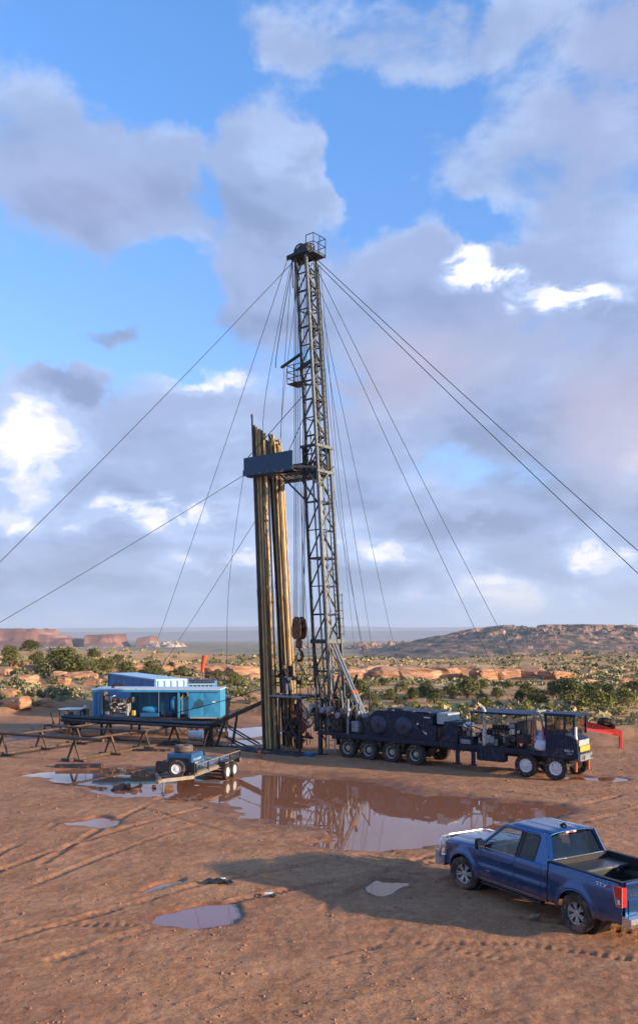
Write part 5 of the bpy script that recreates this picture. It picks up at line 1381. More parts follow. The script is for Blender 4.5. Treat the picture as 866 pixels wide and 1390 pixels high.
    for k in range(12):
        a = Vector((r.uniform(5.2, 8.2), r.uniform(-.5, .2), r.uniform(.5, 1.1))); b_ = Vector((a.x + r.uniform(-1, 1), a.y + r.uniform(-.4, .2), r.uniform(.0, .25))); m_ = (a + b_) / 2 + Vector((0, -.2, -.3))
        MB().path([a * (1 - u) ** 2 + m_ * 2 * u * (1 - u) + b_ * u * u for u in [i / 6 for i in range(7)]], .03, 6).build('hose', RUBBER, t, True)
    B('rust_sill', RIM_DIRTY, (7.0, -.12, z0 + .02), (1.6, .25, .05), 0)


pump_house()


def container():
    A = Vector((-12.0, 64.8, 0)); far = Vector((-18.2, 76.2, 0)); dv = (far - A).normalized(); rz = math.atan2(dv.y, dv.x)
    t = thing('shipping_container', 'long blue corrugated container behind the pump house', 'container', A, rz)
    L_, W_, z0, z1 = 12.6, 2.5, .30, 3.08     # local +x runs away from the camera, +y to the left, so the body lies at y<0
    def corr(n_, o, u, ln, m):
        k = int(ln / .42); pts = []
        for i in range(k + 1):
            a = ln * i / k; w_ = ln / k
            for da, dd in ((0, 0), (.30 * w_, 0), (.5 * w_, .09), (.8 * w_, .09)):
                if a + da <= ln: pts.append((a + da, dd))
        nrm = Vector((u.y, -u.x, 0)); mb = MB(); P = [[o + u * a + nrm * dd + Vector((0, 0, z)) for z in (z0 + .12, z1 - .1)] for a, dd in pts]
        mb.grid(P, len(P), 2); return mb.build(n_, m, t)
    corr('side_wall', Vector((0, .0, 0)), Vector((1, 0, 0)), L_, CONT); corr('side_wall', Vector((0, -W_, 0)), Vector((1, 0, 0)), L_, CONT)
    corr('end_wall', Vector((0, 0, 0)), Vector((0, -1, 0)), W_, CONTT); corr('end_wall', Vector((L_, 0, 0)), Vector((0, -1, 0)), W_, CONT)  # near end wall paler than the far one: sunlight painted into it
    B = lambda n, m, c, s, bev=.01: MB().box(c, s, bev=bev).build(n, m, t)
    for x in (0, L_):
        for y in (0, -W_): B('corner_post', CONT, (x, y, (z0 + z1) / 2), (.14, .14, z1 - z0))
    for y in (.02, -W_ - .02): B('top_rail', CONT, (L_ / 2, y, z1 - .05), (L_, .10, .12)); B('bottom_rail', CONT, (L_ / 2, y, z0 + .07), (L_, .10, .14))
    for x in (-.02, L_ + .02): B('top_rail', CONTT, (x, -W_ / 2, z1 - .05), (.1, W_, .12)); B('bottom_rail', CONT, (x, -W_ / 2, z0 + .07), (.1, W_, .14))
    for k in range(14): B('roof_sheet', CONTT, (.45 + k * .9, -W_ / 2, z1 + .012), (.86, W_ - .1, .03), 0)
    for x in (.5, 4, 8, 12): B('sleeper', BLACK, (x, -W_ / 2, .10), (.25, W_ + .1, .28), 0)
    # tank beside it with dark grating on top
    t2 = thing('mud_tank', 'low blue mud tank with white ribs and black grating top', 'tank', (-10.2, 66.6, 0), math.atan2(.10, 1))
    Bt = lambda n, m, c, s, bev=.01: MB().box(c, s, bev=bev).build(n, m, t2)
    Bt('tank_body', CONT, (1.0, 1.4, 1.35), (2.6, 2.6, 2.5))
    for k in range(9): Bt('rib', CONTT, (-.2 + k * .30, .07, 1.5), (.07, .08, 2.1), 0)
    Bt('rim', CONTT, (1.0, .05, 2.64), (2.7, .12, .10)); Bt('rim', CONTT, (1.0, 2.72, 2.64), (2.7, .12, .10))
    for k in range(8): Bt('grating', BLACK, (-.2 + k * .34, 1.4, 2.72), (.28, 2.5, .06), 0)
    for x in (-.2, 2.2): Bt('skid', BLACK, (x, 1.4, .05), (.2, 2.7, .12), 0)
    t3 = thing('mud_tank', 'black topped flat tank partly hidden behind the blue container', 'tank', (-13.2, 70.5, 0), math.atan2(-.18, 1))
    B3 = lambda n, m, c, s, bev=.01: MB().box(c, s, bev=bev).build(n, m, t3)
    B3('tank_body', CONT, (2.0, 1.4, 1.36), (5.0, 2.4, 2.6))
    for k in range(11): B3('grating', BLACK, (-.25 + k * .45, 1.4, 2.72), (.40, 2.3, .06), 0)
    for x in (0, 4): B3('skid', BLACK, (x, 1.4, .04), (.2, 2.5, .12), 0)
    t4 = thing('waste_skip', 'black metal waste skip right of the pump house', 'skip', (-6.75, 60.5, 0), .1)
    MB().prism([(-.6, .25), (.55, .25), (.72, 2.05), (-.72, 2.05)], -.8, .8).build('bin_body', BLACK, t4)
    for x in (-.35, 0, .35): MB().box((x, -.83, 1.15), (.07, .06, 1.6)).build('rib', BLACK, t4)
    MB().box((0, 0, 2.08), (1.55, 1.7, .08), bev=.02).build('rim', BLACK, t4)
    for x in (-.4, .4): MB().box((x, 0, .13), (.16, 1.5, .26)).build('runner', STEEL_DK, t4)
    t5 = thing('windsock', 'limp orange red windsock on a thin pole behind the tanks', 'windsock', Vector(((277 - HX) * 76 / FPX, 76, hz(-9.9, 76))), 0)
    MB().tube((0, 0, -.3), (0, 0, 3.9), .035, 8).build('pole', GREY, t5)
    OR = mat('windsock cloth', (.75, .09, .03), .8, 0, .15, 3); MB().path([(.10, 0, 3.85), (.04, -.05, 3.55), (-.05, -.05, 3.15), (-.12, -.04, 2.7), (-.15, 0, 2.45)], [.22, .21, .18, .14, .11], 12, caps=False).build('sock', OR, t5, True)
    MB().lathe([(.21, -.02), (.23, 0), (.21, .02)], (.08, 0, 3.86), 'Z', 16).build('hoop', GREY, t5)


container()


def light_plant():
    t = thing('small_engine_trailer', 'small black engine trailer with flat cover at the left', 'trailer', at(98, 996), -.15)
    B = lambda n, m, c, s, bev=.015: MB().box(c, s, bev=bev).build(n, m, t)
    B('frame', BLACK, (0, 0, .55), (2.3, 1.2, .12)); B('cover', ROOFL, (.15, 0, 1.62), (1.5, 1.3, .06)); B('engine', GREASE, (.2, 0, .95), (1.2, .8, .65), .05); B('gear_case', ENG, (.75, -.3, 1.2), (.4, .4, .5), .04)
    for x in (-.55, .85):
        for y in (-.6, .6): B('cover_post', BLACK, (x, y, 1.1), (.06, .06, 1.05), 0)
    for s in (-1, 1):
        MB().lathe([(.12, -.1), (.31, -.1), (.34, -.05), (.34, .05), (.31, .1), (.12, .1)], (0, s * .72, .34), 'Y', 22).build('wheel', RUBBER, t, 'auto')
    MB().path([(-1.1, -.2, .6), (-1.25, -.3, 1.2), (-1.2, -.5, 1.35), (-1.0, -.6, .9), (-1.05, -.65, .25)], .04, 6).build('hoop_rail', BLACK, t, True); MB().tube((-1.1, 0, .55), (-1.9, 0, .5), .05).build('draw_bar', BLACK, t)
    MB().tube((-1.85, 0, .5), (-1.85, 0, .0), .04).build('jack', BLACK, t); B('lamp', mat('warm lamp lens', (.75, .65, .5), .4), (1.05, -.3, 1.75), (.25, .25, .25), .08); MB().tube((1.05, -.3, 1.6), (1.05, -.3, 3.0), .02).build('aerial', RIM_DIRTY, t); B('bracket', BLACK, (.98, -.3, 1.45), (.3, .1, .4), 0)
    r = random.Random(8)
    for k in range(8): B('engine_fitting', r.choice((GREY, GREASE, BLACK)), (r.uniform(-.5, .9), -.45, r.uniform(.75, 1.4)), (r.uniform(.1, .3), .15, r.uniform(.1, .3)), .02)


light_plant()


# ------------------------------------------------------------------ pipe racks
RD = Vector((.45, .893, 0)); PD = Vector((.893, -.45, 0))
RKM = mat('rack brown steel', (.10, .062, .038), .6, .2, .3, 5, MUD, .4, 4)


def pipe_rack(origin, ln, n_st, lab):
    t = thing('pipe_rack', lab, 'pipe rack', origin, math.atan2(RD.y, RD.x))
    MB().tube((-.3, 0, 1.02), (ln + .3, 0, 1.02), .06, 10).build('rail', RKM, t); MB().box((ln / 2, 0, .10), (ln + .6, .16, .14), bev=.01).build('sill', RKM, t)
    for k in range(n_st):
        x = .1 + k * (ln - .2) / (n_st - 1)
        MB().beam((x, -.42, .05), (x, -.02, 1.0), .10, .07).build('leg', RKM, t); MB().beam((x, .42, .05), (x, .02, 1.0), .10, .07).build('leg', RKM, t); MB().box((x, 0, .07), (.22, 1.5, .10), bev=.01).build('foot', RKM, t)
    return t


A0 = Vector((-12.3, 44.2, 0))
pipe_rack(A0, 8.6, 4, 'brown trestle pipe rack with A frames left of the blue trailer')
pipe_rack(A0 - PD * 4.9, 8.6, 4, 'brown trestle pipe rack nearest the left edge')
MB_ = thing('timber_beam', 'dark muddy timber beam lying before the trestle pipe rack', 'beam', at(108, 1042), .05); MB().box((0, 0, .08), (2.2, .30, .20), bev=.02).build('timber', BLACK, MB_); MB().box((.0, .32, .06), (2.0, .26, .16), bev=.02).build('timber', BLACK, MB_)
MB_ = thing('timber_beam', 'dark timber beam lying near the trailer and rack end', 'beam', at(205, 1020), -.1); MB().box((0, 0, .06), (1.7, .25, .16), bev=.02).build('timber', BLACK, MB_); MB().box((.5, .24, .05), (1.2, .2, .14), bev=.02).build('timber', RKM, MB_)
LAY = mat('laid dark tubing', (.045, .042, .045), .38, .5, .3, 4, (.10, .06, .04), .35, 4)


def laid_pipe(a, b_, r_, m, lab, grp):
    d = b_ - a; L_ = d.length; o = MB().lathe([(r_ * .6, 0), (r_ * 1.2, 0), (r_ * 1.2, .2), (r_, .24), (r_, L_ - .24), (r_ * 1.2, L_ - .2), (r_ * 1.2, L_), (r_ * .6, L_)], n=12).build('laid_pipe', m, None, 'auto')
    o.location = a; o.rotation_euler = d.to_track_quat('Z', 'Y').to_euler(); tag(o, lab, 'pipe', grp)


a0, b0 = Vector((-15.6, 55.0, 1.14)), Vector((-6.0, 50.35, 1.14))
dd = (b0 - a0).normalized(); nn = Vector((-dd.y, dd.x, 0)); r = random.Random(6)
for k in range(8):
    s = r.uniform(-.25, .25); laid_pipe(a0 + nn * (k * .19 - .75) + dd * s, b0 + nn * (k * .19 - .75) + dd * s, .075, LAY, f'dark pipe, {ordinal(k + 1)} from the front in the lower layer before the pump house', 'tubing laid on the racks')
for k in range(4):
    s = r.uniform(-.25, .25); laid_pipe(a0 + nn * (k * .19 - .47) + dd * s + Vector((0, 0, .155)), b0 + nn * (k * .19 - .47) + dd * s + Vector((0, 0, .155)), .075, LAY, f'dark pipe, {ordinal(k + 1)} from the front in the upper layer before the pump house', 'upper tubing laid on the racks')
for k, (off, l_, z) in enumerate(((.0, 'brown', 1.16), (.22, 'rusty', 1.16))):
    q = A0 + RD * (.1 + off) + PD * 1.9; laid_pipe(Vector((q.x, q.y, z)) - PD * 9.9, Vector((q.x, q.y, z)), .075 - .02 * k, (RKM, PIPED)[k], f'{l_} single pipe lying across the near end of the racks', 'single pipes on the near rack end')
q = A0 + RD * 4.4; laid_pipe(Vector((q.x, q.y, 1.14)) - PD * 5.5, Vector((q.x, q.y, 1.14)) + PD * 1.2, .06, RKM, 'short rusty pipe lying across the middle of the racks', 'single pipes on the racks')

# ramp from the rack end up to the floor
rt = thing('pipe_ramp', 'dark steel pipe ramp rising from the rack to the work floor', 'ramp', (-6.4, 50.6, 0), 0)
e_ = rw(-1.35, -.15, 2.98) - Vector((-6.4, 50.6, 0))
for s in (-.28, .28): MB().beam((0, s, 1.05), e_ + Vector((0, s, 0)), .12, .20).build('ramp_beam', BLACK, rt)
for k in range(9):
    c = Vector((0, 0, 1.02)).lerp(e_, (k + .5) / 9); MB().beam(c + Vector((0, -.28, 0)), c + Vector((0, .28, 0)), .06, .06).build('cleat', BLACK, rt)
for u, x_ in ((.25, -.5), (.42, -.3), (.05, -.1)):
    c = Vector((0, -.28, 1.0)).lerp(e_, u); MB().beam(c, (c.x + x_, -.5, .03), .06, .07).build('prop', BLACK, rt); MB().beam(c + Vector((0, .56, 0)), (c.x + x_, .6, .03), .06, .07).build('prop', BLACK, rt)
MB().box((.1, 0, .55), (.5, .7, 1.0), bev=.03).build('winch_box', GREASE, rt)
for k in range(6): MB().path([(r.uniform(-.4, .4), -.4, r.uniform(.5, 1)), (r.uniform(-.4, .8), -.6, .4), (r.uniform(-.2, 1.2), -.7, .05)], .03, 6).build('chain', r.choice((GREASE, YELLOW, RKM)), rt, True)
o = MB().path(sag(Vector((-10.5, 52.2, 1.3)), rw(-1.4, -.3, 3.6), .15), .025, 6).build('hauling_rope', WIRE, None, True); tag(o, 'thin hauling rope running above the pipe ramp', 'rope')
dr = thing('steel_drum', 'white steel drum lying under the right end of the pipe rack', 'drum', at(268, 1005) + Vector((.4, 0, .30)), 0); dr.rotation_euler = (0, R(-90), R(-8))
MB().lathe([(.001, 0), (.29, 0), (.30, .02), (.29, .04), (.29, .28), (.305, .30), (.29, .32), (.29, .56), (.305, .58), (.29, .6), (.29, .86), (.30, .88), (.27, .88), (.27, .85), (.001, .85)], n=22).build('drum_shell', WHITE, dr, 'auto'); MB().lathe([(.03, .85), (.03, .88), (.001, .88)], (.15, 0, 0), n=8).build('bung', GREY, dr)


# ------------------------------------------------------------------ utility trailer with blue welder
def trailer():
    P0 = Vector((-6.35, 35.0, 0)); P1 = Vector((-4.45, 41.3, 0)); d = (P1 - P0).normalized()
    t = thing('utility_trailer', 'tandem axle flat trailer standing in the puddle edge', 'trailer', P0, math.atan2(d.y, d.x))
    B = lambda n, m, c, s, bev=.01, **k: MB().box(c, s, bev=bev, **k).build(n, m, t)
    FR = mat('pale worn steel', (.24, .20, .155), .6, .2, .25, 5, MUD, .4, 4)
    # local +x to the rear, -y is the right side facing the camera
    for s in (-1, 1):
        MB().beam((.25, 0, .52), (1.5, s * .85, .52), .10, .14).build('drawbar', FR, t); B('side_rail', FR if s < 0 else STEEL_DK, (4.0, s * .88, .60), (5.0, .08, .14)); MB().tube((1.6, s * .90, 1.0), (6.4, s * .90, 1.0), .025, 6).build('top_rail', FR if s < 0 else STEEL_DK, t)
        for x in (1.6, 2.8, 4.0, 5.2, 6.4): B('stake', STEEL_DK, (x, s * .90, .80), (.06, .05, .42), 0)
        B('mudguard', BLACK, (4.75, s * 1.06, .80), (1.7, .28, .04))
        B('mudguard_end', BLACK, (3.92, s * 1.06, .70), (.04, .28, .22), 0); B('mudguard_end', BLACK, (5.58, s * 1.06, .70), (.04, .28, .22), 0)
    for k in range(9): B('deck_plank', mat('grey weathered boards', (.13, .105, .085), .8, 0, .3, 6, MUD, .4, 4), (4.0, -.76 + k * .19, .69), (4.9, .17, .04), .004)
    B('coupler', FR, (.1, 0, .52), (.45, .16, .14)); MB().tube((.45, 0, .55), (.45, 0, .0), .035, 8).build('jack_stand', FR, t); B('jack_foot', STEEL_DK, (.45, 0, .0), (.18, .18, .03)); B('head_board', STEEL_DK, (1.55, 0, .9), (.06, 1.75, .40)); B('tail_lamp', RED, (6.52, -.8, .6), (.03, .14, .09), .01); B('tail_bar', STEEL_DK, (6.46, 0, .58), (.08, 1.8, .14))
    tm = MB().lathe([(.20, -.10), (.30, -.11), (.345, -.08), (.355, 0), (.345, .08), (.30, .11), (.20, .10)], axis='Y', n=28, caps=False).mesh('tyre', RUBBER)
    rm = MB().lathe([(.21, -.09), (.19, -.085), (.17, -.05), (.10, -.07), (.05, -.07), (.05, -.09), (.001, -.09)], axis='Y', n=20, caps=False).mesh('rim', RIM_WHITE)
    for x in (4.35, 5.15):
        for s in (-1, 1): wheel(t, x, s * 1.06, .33, s, tm, rm)
        MB().tube((x, -1, .33), (x, 1, .33), .05).build('axle', BLACK, t)
    sp = wheel(t, .92, -.35, .92, -1, tm, rm, name='spare_wheel'); sp.rotation_euler = (0, .4, R(-75)); B('spare_bracket', STEEL_DK, (1.02, -.3, .72), (.1, .3, .45), .01)
    # load
    w_ = thing('engine_welder', 'blue boxed engine welder standing on the trailer front', 'welder', P0 + d * 2.15 + Vector((-d.y, d.x, 0)) * -.15 + Vector((0, 0, .71)), math.atan2(d.y, d.x))
    BL = mat('welder blue', (.02, .10, .22), .45, 0, .12, 4, MUD, .2, 4)
    Bw = lambda n, m, c, s, bev=.015: MB().box(c, s, bev=bev).build(n, m, w_)
    hx, hy = .55, .45
    Bw('case', BL, (0, 0, .40), (1.1, 1.15, .64), .03); Bw('end_panel', mat('pale blue end panel', (.35, .50, .52), .5), (.563, -.0, .40), (.02, 1.1, .58), 0); Bw('skid', BLACK, (0, 0, .05), (1.15, 1.1, .09), 0)
    for k, (s_, z, sz) in enumerate((('R.C.R. EQUIPT', .48, .12), ('TRUCK  TL', .32, .10))): inst('lettering', text_mesh(s_, sz, WHITE, .001), w_, (-.05, -.583, z), (R(90), 0, 0))
    sd = MB().box((-.562, 0, .40), (.02, .9, .3)).build('louvre', BLACK, w_)
    MB().tube((-.1, .1, .72), (-.1, .1, .86), .03).build('exhaust', GREASE, w_)
    c_ = thing('hose_coil', 'brown coil of hose lying on top of the welder', 'hose', P0 + d * 2.1 + Vector((-d.y, d.x, 0)) * -.1 + Vector((0, 0, 1.45)), 0)
    MB().lathe([(.20, 0), (.36, 0), (.40, .06), (.38, .14), (.40, .20), (.36, .28), (.20, .28)], n=24, closed=True).build('coil', mat('brown hose', (.12, .085, .06), .7, 0, .4, 12), c_, 'auto')
    MB().path([(.3, .1, .2), (.5, .1, .1), (.62, .0, -.3), (.66, -.1, -.66)], .03, 6).build('hose_end', RUBBER, c_, True)
    tp = thing('tarpaulin', 'wet shiny tarpaulin heap on the trailer deck', 'tarpaulin', P0 + d * 4.4 + Vector((0, 0, .71)), math.atan2(d.y, d.x)); P = []
    for i in range(25):
        row = []
        for j in range(13):
            x = -1.5 + 3.0 * i / 24; y = -.7 + 1.4 * j / 12; ed = min(1, 3 * min(i / 24, 1 - i / 24), 3 * min(j / 12, 1 - j / 12)); row.append((x, y, .01 + .22 * ed * (.6 + .8 * abs(mnoise.noise(Vector((x * 2.2, y * 2.6, 3))))) + .05 * mnoise.noise(Vector((x * 6, y * 6, 1))) * ed))
        P.append(row)
    MB().grid(P, 25, 13).build('tarp_sheet', mat('wet tarp', (.10, .11, .14), .18, 0, .3, 5), tp, True)
    for k, (x, y, m_) in enumerate(((3.1, -.4, ORANGE), (3.3, .2, GREY), (2.95, .4, YELLOW))):
        c = P0 + d * x + Vector((-d.y, d.x, 0)) * y; g = thing('fuel_can', ('orange', 'grey', 'yellow')[k] + ' fuel can on the trailer beside the welder', 'can', (c.x, c.y, .71), k); MB().box((0, 0, .17), (.28, .18, .34), bev=.03).build('can_body', m_, g); MB().tube((.06, 0, .34), (.1, 0, .42), .02, 6).build('spout', BLACK, g)
    fw = thing('driftwood_heap', 'small heap of broken brush in the puddle before the trailer', 'brush heap', at(255, 1088), 0)
    for k in range(16):
        a = Vector((r.uniform(-.7, .6), r.uniform(-.25, .25), r.uniform(-.03, .10))); MB().tube(a, a + Vector((r.uniform(-.5, .5), r.uniform(-.25, .25), r.uniform(-.05, .14))), .018, 5).build('stick', mat('wet brush', (.20, .08, .045), .7, 0, .4, 9), fw)
    mh = thing('mud_heap', 'dark low heap of mud clods at the trailer hitch', 'mud', at(200, 1070), 0)
    for k in range(14): o = inst('clod', RK[k % 6], mh, (r.uniform(-1.3, 1.0), r.uniform(-.3, .3), .0), (r.random(), r.random(), 6 * r.random()), (r.uniform(.08, .25), r.uniform(.08, .2), r.uniform(.05, .10))); o.data = CLOD[k % 3]


CLODM = mat('mud clod', (.15, .068, .04), .8, 0, .3, 8)
CLOD = [rock_mesh(40 + i, CLODM, .2, 0) for i in range(3)]
trailer()


# ------------------------------------------------------------------ red gooseneck behind the carrier cab
def red_trailer():
    p = Vector(((786 - HX) * 49.5 / FPX, 49.5, 0)); t = thing('red_trailer_boom', 'red trailer tongue with a spare tyre behind the carrier cab', 'trailer', p, R(-4))
    MB().beam((.05, 0, 1.42), (2.25, 0, .88), .24, .32).build('tongue', RED, t); MB().beam((.1, -.4, 1.15), (2.1, 0, .78), .10, .12).build('tongue_brace', RED, t); MB().box((-.2, 0, .72), (.6, .5, .75)).build('pedestal', BLACK, t)
    MB().box((2.25, 0, .48), (.17, .17, .95), bev=.02).build('jack_leg', RED, t); MB().box((2.25, 0, .03), (.3, .3, .05)).build('jack_foot', RED, t)
    w_ = bpy.data.objects.new('spare_tyre', tyre_mesh(.50, .28, .27)); col.objects.link(w_); w_.parent = t; w_.location = (1.45, -.10, 1.38); w_.rotation_euler = (R(62), R(24), R(10)); uv_free(w_, 'auto')
    MB().box((-1.6, 0, .6), (1.2, 1.3, .5), bev=.03).build('turntable', BLACK, t)
    for s in (-1, 1): MB().lathe([(.2, -.12), (.46, -.12), (.5, 0), (.46, .12), (.2, .12)], (-1.7, s * .8, .49), 'Y', 24).build('wheel', RUBBER, t, 'auto')


red_trailer()


# ------------------------------------------------------------------ small things on the pad
def litter():
    WH = mat('white plastic', (.78, .78, .76), .4); CK = mat('cardboard', (.35, .24, .15), .8, 0, .2, 9)
    for i, (px, py, m_, lab, sc) in enumerate(((292, 1199, BLACK, 'black rubber scrap left of the white litter', .5), (300, 1196, WH, 'crumpled white litter between tyre ruts', .28), (312, 1200, BLACK, 'black rubber scrap right of the white litter', .32), (366, 1216, WH, 'small white bag alone on the mud', .22), (725, 1246, CK, 'pale crushed litter beside the pickup truck', .30), (370, 1218, BLACK, 'dark scrap against the small white bag', .25))):
        p = at(px, py); o = MB().grid([[(sc * (u / 5 - .5), sc * .6 * (v / 5 - .5), .05 + sc * .28 * abs(mnoise.noise(Vector((u * .7 + i * 9, v * .7, 2))))) for v in range(6)] for u in range(6)], 6, 6)
        t = thing('rubber_scrap' if 'rubber' in lab else 'plastic_scrap', lab, 'scrap', (p.x, p.y, hz(p.x, p.y) - .01), i); o.build('sheet', m_, t); MB().box((sc * .2, 0, .05), (sc * .4, sc * .3, .06), bev=.01).build('scrap', m_, t)
    for k, (px, py) in enumerate(((737, 1015), (731, 1010))):
        p = rw(14.95 - .25 * k, -.9 + .35 * k, 1.23 + .28 * k); o = inst('plastic_bag', CLOD[k], None, p + Vector((0, 0, .2)), (k, .2, k), (.42, .36, .28)); o.data = CLOD[k].copy(); o.data.materials[0] = mat('pale bag', (.55, .58, .66), .35, 0, .1, 6); uv_free(o, True)
        tag(o, ('lower' if k == 0 else 'upper') + ' pale plastic sack piled behind the carrier cab', 'sack')
    m_ = thing('mud_mat', 'black rubber mat and hoses lying at the foot of the mast', 'mat', rw(.9, -1.9, 0), RZ)
    MB().box((0, 0, .03), (2.4, 1.5, .07), bev=.02).build('mat_sheet', BLACK, m_); MB().box((-2.6, .1, .02), (1.8, 1.0, .06), bev=.02).build('mat_sheet', BLACK, m_)
    for k in range(7):
        pts = [Vector((r.uniform(-3.6, 1.6), r.uniform(-.8, .9), .06)) for _ in range(2)]; mid = (pts[0] + pts[1]) / 2 + Vector((r.uniform(-.5, .5), r.uniform(-.6, .6), .02)); MB().path([pts[0] * (1 - u) ** 2 + mid * 2 * u * (1 - u) + pts[1] * u * u for u in [i / 8 for i in range(9)]], .04, 6).build('hose', r.choice((RUBBER, GREASE, STEEL_DK)), m_, True)
    MB().tube((-3.2, -.7, .05), (-1.2, -.9, .05), .05, 8).build('short_pipe', STEEL_DK, m_); MB().box((1.5, -.1, .12), (.5, .35, .18), bev=.03).build('blue_cover', CYD, m_)
    v = thing('valve_fitting', 'small orange valve fitting on the mud by the left pipe bundle', 'valve', at(352, 1028), 0); MB().lathe([(.08, 0), (.14, .02), (.14, .16), (.06, .2), (.06, .3), (.001, .3)], n=14).build('valve_body', ORANGE, v, 'auto'); MB().lathe([(.10, .28), (.12, .30), (.10, .32)], n=14).build('hand_wheel', RED, v)
    for i, pts in enumerate((((305, 1000), (330, 1012), (360, 1024)), ((215, 1012), (260, 1012), (335, 1016)), ((60, 990), (120, 1004), (200, 1008)), ((310, 985), (330, 998), (352, 1010)))):
        P = [at(*q) + Vector((0, 0, .04)) for q in pts]; C = []
        for k in range(17):
            u = k / 16; C.append(P[0] * (1 - u) ** 2 + P[1] * 2 * u * (1 - u) + P[2] * u * u)
        o = MB().path(C, .05, 7).build('ground_hose', RUBBER, None, True); tag(o, ('black hose lying left of the pipe bundle foot', 'black hose lying behind the trailer', 'black hose lying under the racks', 'black hose lying behind the pipe ramp')[i], 'hose')
    # clods and pebbles strewn over the pad: nobody could count them
    rs = np.random.RandomState(3); vs = []; fs = []
    oct_v = [(1, 0, 0), (-1, 0, 0), (0, 1, 0), (0, -1, 0), (0, 0, 1), (0, 0, -1)]; oct_f = [(0, 2, 4), (2, 1, 4), (1, 3, 4), (3, 0, 4), (2, 0, 5), (1, 2, 5), (3, 1, 5), (0, 3, 5)]
    Y = np.exp(rs.uniform(math.log(14), math.log(60), 12000)); X = rs.uniform(-.42, .42, 12000) * Y; dn = fbm(X, Y, 3.5, 3, .5, 7.7); H, na, pd = height(X, Y); kp = (dn > -.12) & (pd < -.25) & (Y < pad_edge(X))
    for x, y, z in zip(X[kp], Y[kp], H[kp]):
        s = min(.07, .006 + .010 * rs.exponential()) * (.7 + y / 40); o = len(vs)
        for c in oct_v: j = rs.uniform(.6, 1.25); vs.append((x + c[0] * s * j * rs.uniform(.8, 1.3), y + c[1] * s * j, z + c[2] * s * .6 * j))
        fs += [tuple(o + q for q in f) for f in oct_f]
    mb = MB(); mb.v = vs; mb.f = fs; me = mb.mesh('mud_clods', mat('dry clods', (.30, .14, .078), .9, 0, .35, 1.2), fix=False); o = bpy.data.objects.new('mud_clods', me); col.objects.link(o); tag(o, 'small clods and pebbles strewn over the muddy pad', 'clods', None, 'stuff')


litter()


# ------------------------------------------------------------------ blue pickup truck
def paint(name, c, mud=None, zlo=.42, zhi=.72):
    m = bpy.data.materials.new(name); m.use_nodes = True; nt = m.node_tree; b = nt.nodes['Principled BSDF']; L = nt.links.new
    b.inputs['Roughness'].default_value = .30; b.inputs['Metallic'].default_value = .75; b.inputs['Coat Weight'].default_value = 1.0; b.inputs['Coat Roughness'].default_value = .05
    tc = nt.nodes.new('ShaderNodeTexCoord'); n = nt.nodes.new('ShaderNodeTexNoise'); n.inputs['Scale'].default_value = 4.5; n.inputs['Detail'].default_value = 8; n.inputs['Roughness'].default_value = .65; L(tc.outputs['Object'], n.inputs['Vector'])
    sx = nt.nodes.new('ShaderNodeSeparateXYZ'); L(tc.outputs['Object'], sx.inputs[0])
    a = nt.nodes.new('ShaderNodeMath'); a.operation = 'MULTIPLY_ADD'; L(n.outputs[0], a.inputs[0]); a.inputs[1].default_value = -.55; L(sx.outputs[2], a.inputs[2])
    r = nt.nodes.new('ShaderNodeMapRange'); r.interpolation_type = 'SMOOTHSTEP'; L(a.outputs[0], r.inputs[0]); r.inputs[1].default_value = zlo - .28; r.inputs[2].default_value = zhi - .28; r.inputs[3].default_value = .80; r.inputs[4].default_value = .03
    mx = nt.nodes.new('ShaderNodeMix'); mx.data_type = 'RGBA'; L(r.outputs[0], mx.inputs[0]); mx.inputs[6].default_value = (*c, 1); mx.inputs[7].default_value = (*MUD, 1); L(mx.outputs[2], b.inputs['Base Color'])
    for nm, lo, hi in (('Roughness', .28, .85), ('Coat Weight', 1.0, 0.0), ('Metallic', .75, 0.0)):
        q = nt.nodes.new('ShaderNodeMapRange'); L(r.outputs[0], q.inputs[0]); q.inputs[3].default_value = lo; q.inputs[4].default_value = hi; L(q.outputs[0], b.inputs[nm])
    return m


BLUE = paint('metallic blue', (.001, .068, .215))
TRIM = mat('black trim', (.012, .012, .013), .5, 0, .1, 8)
GLS = glass_mat('tinted glass', (.30, .33, .34), .05); GLW = glass_mat('clear glass', (.86, .90, .90), .06)
SILV = mat('bright silver', (.60, .61, .63), .22, .9, .06, 6, MUD, .12, 6)
LINER = mat('bed liner', (.016, .016, .017), .75, 0, .2, 12, MUD, .2, 5)
REDL = mat('red lens', (.55, .012, .015), .12, 0, coat=1.0)


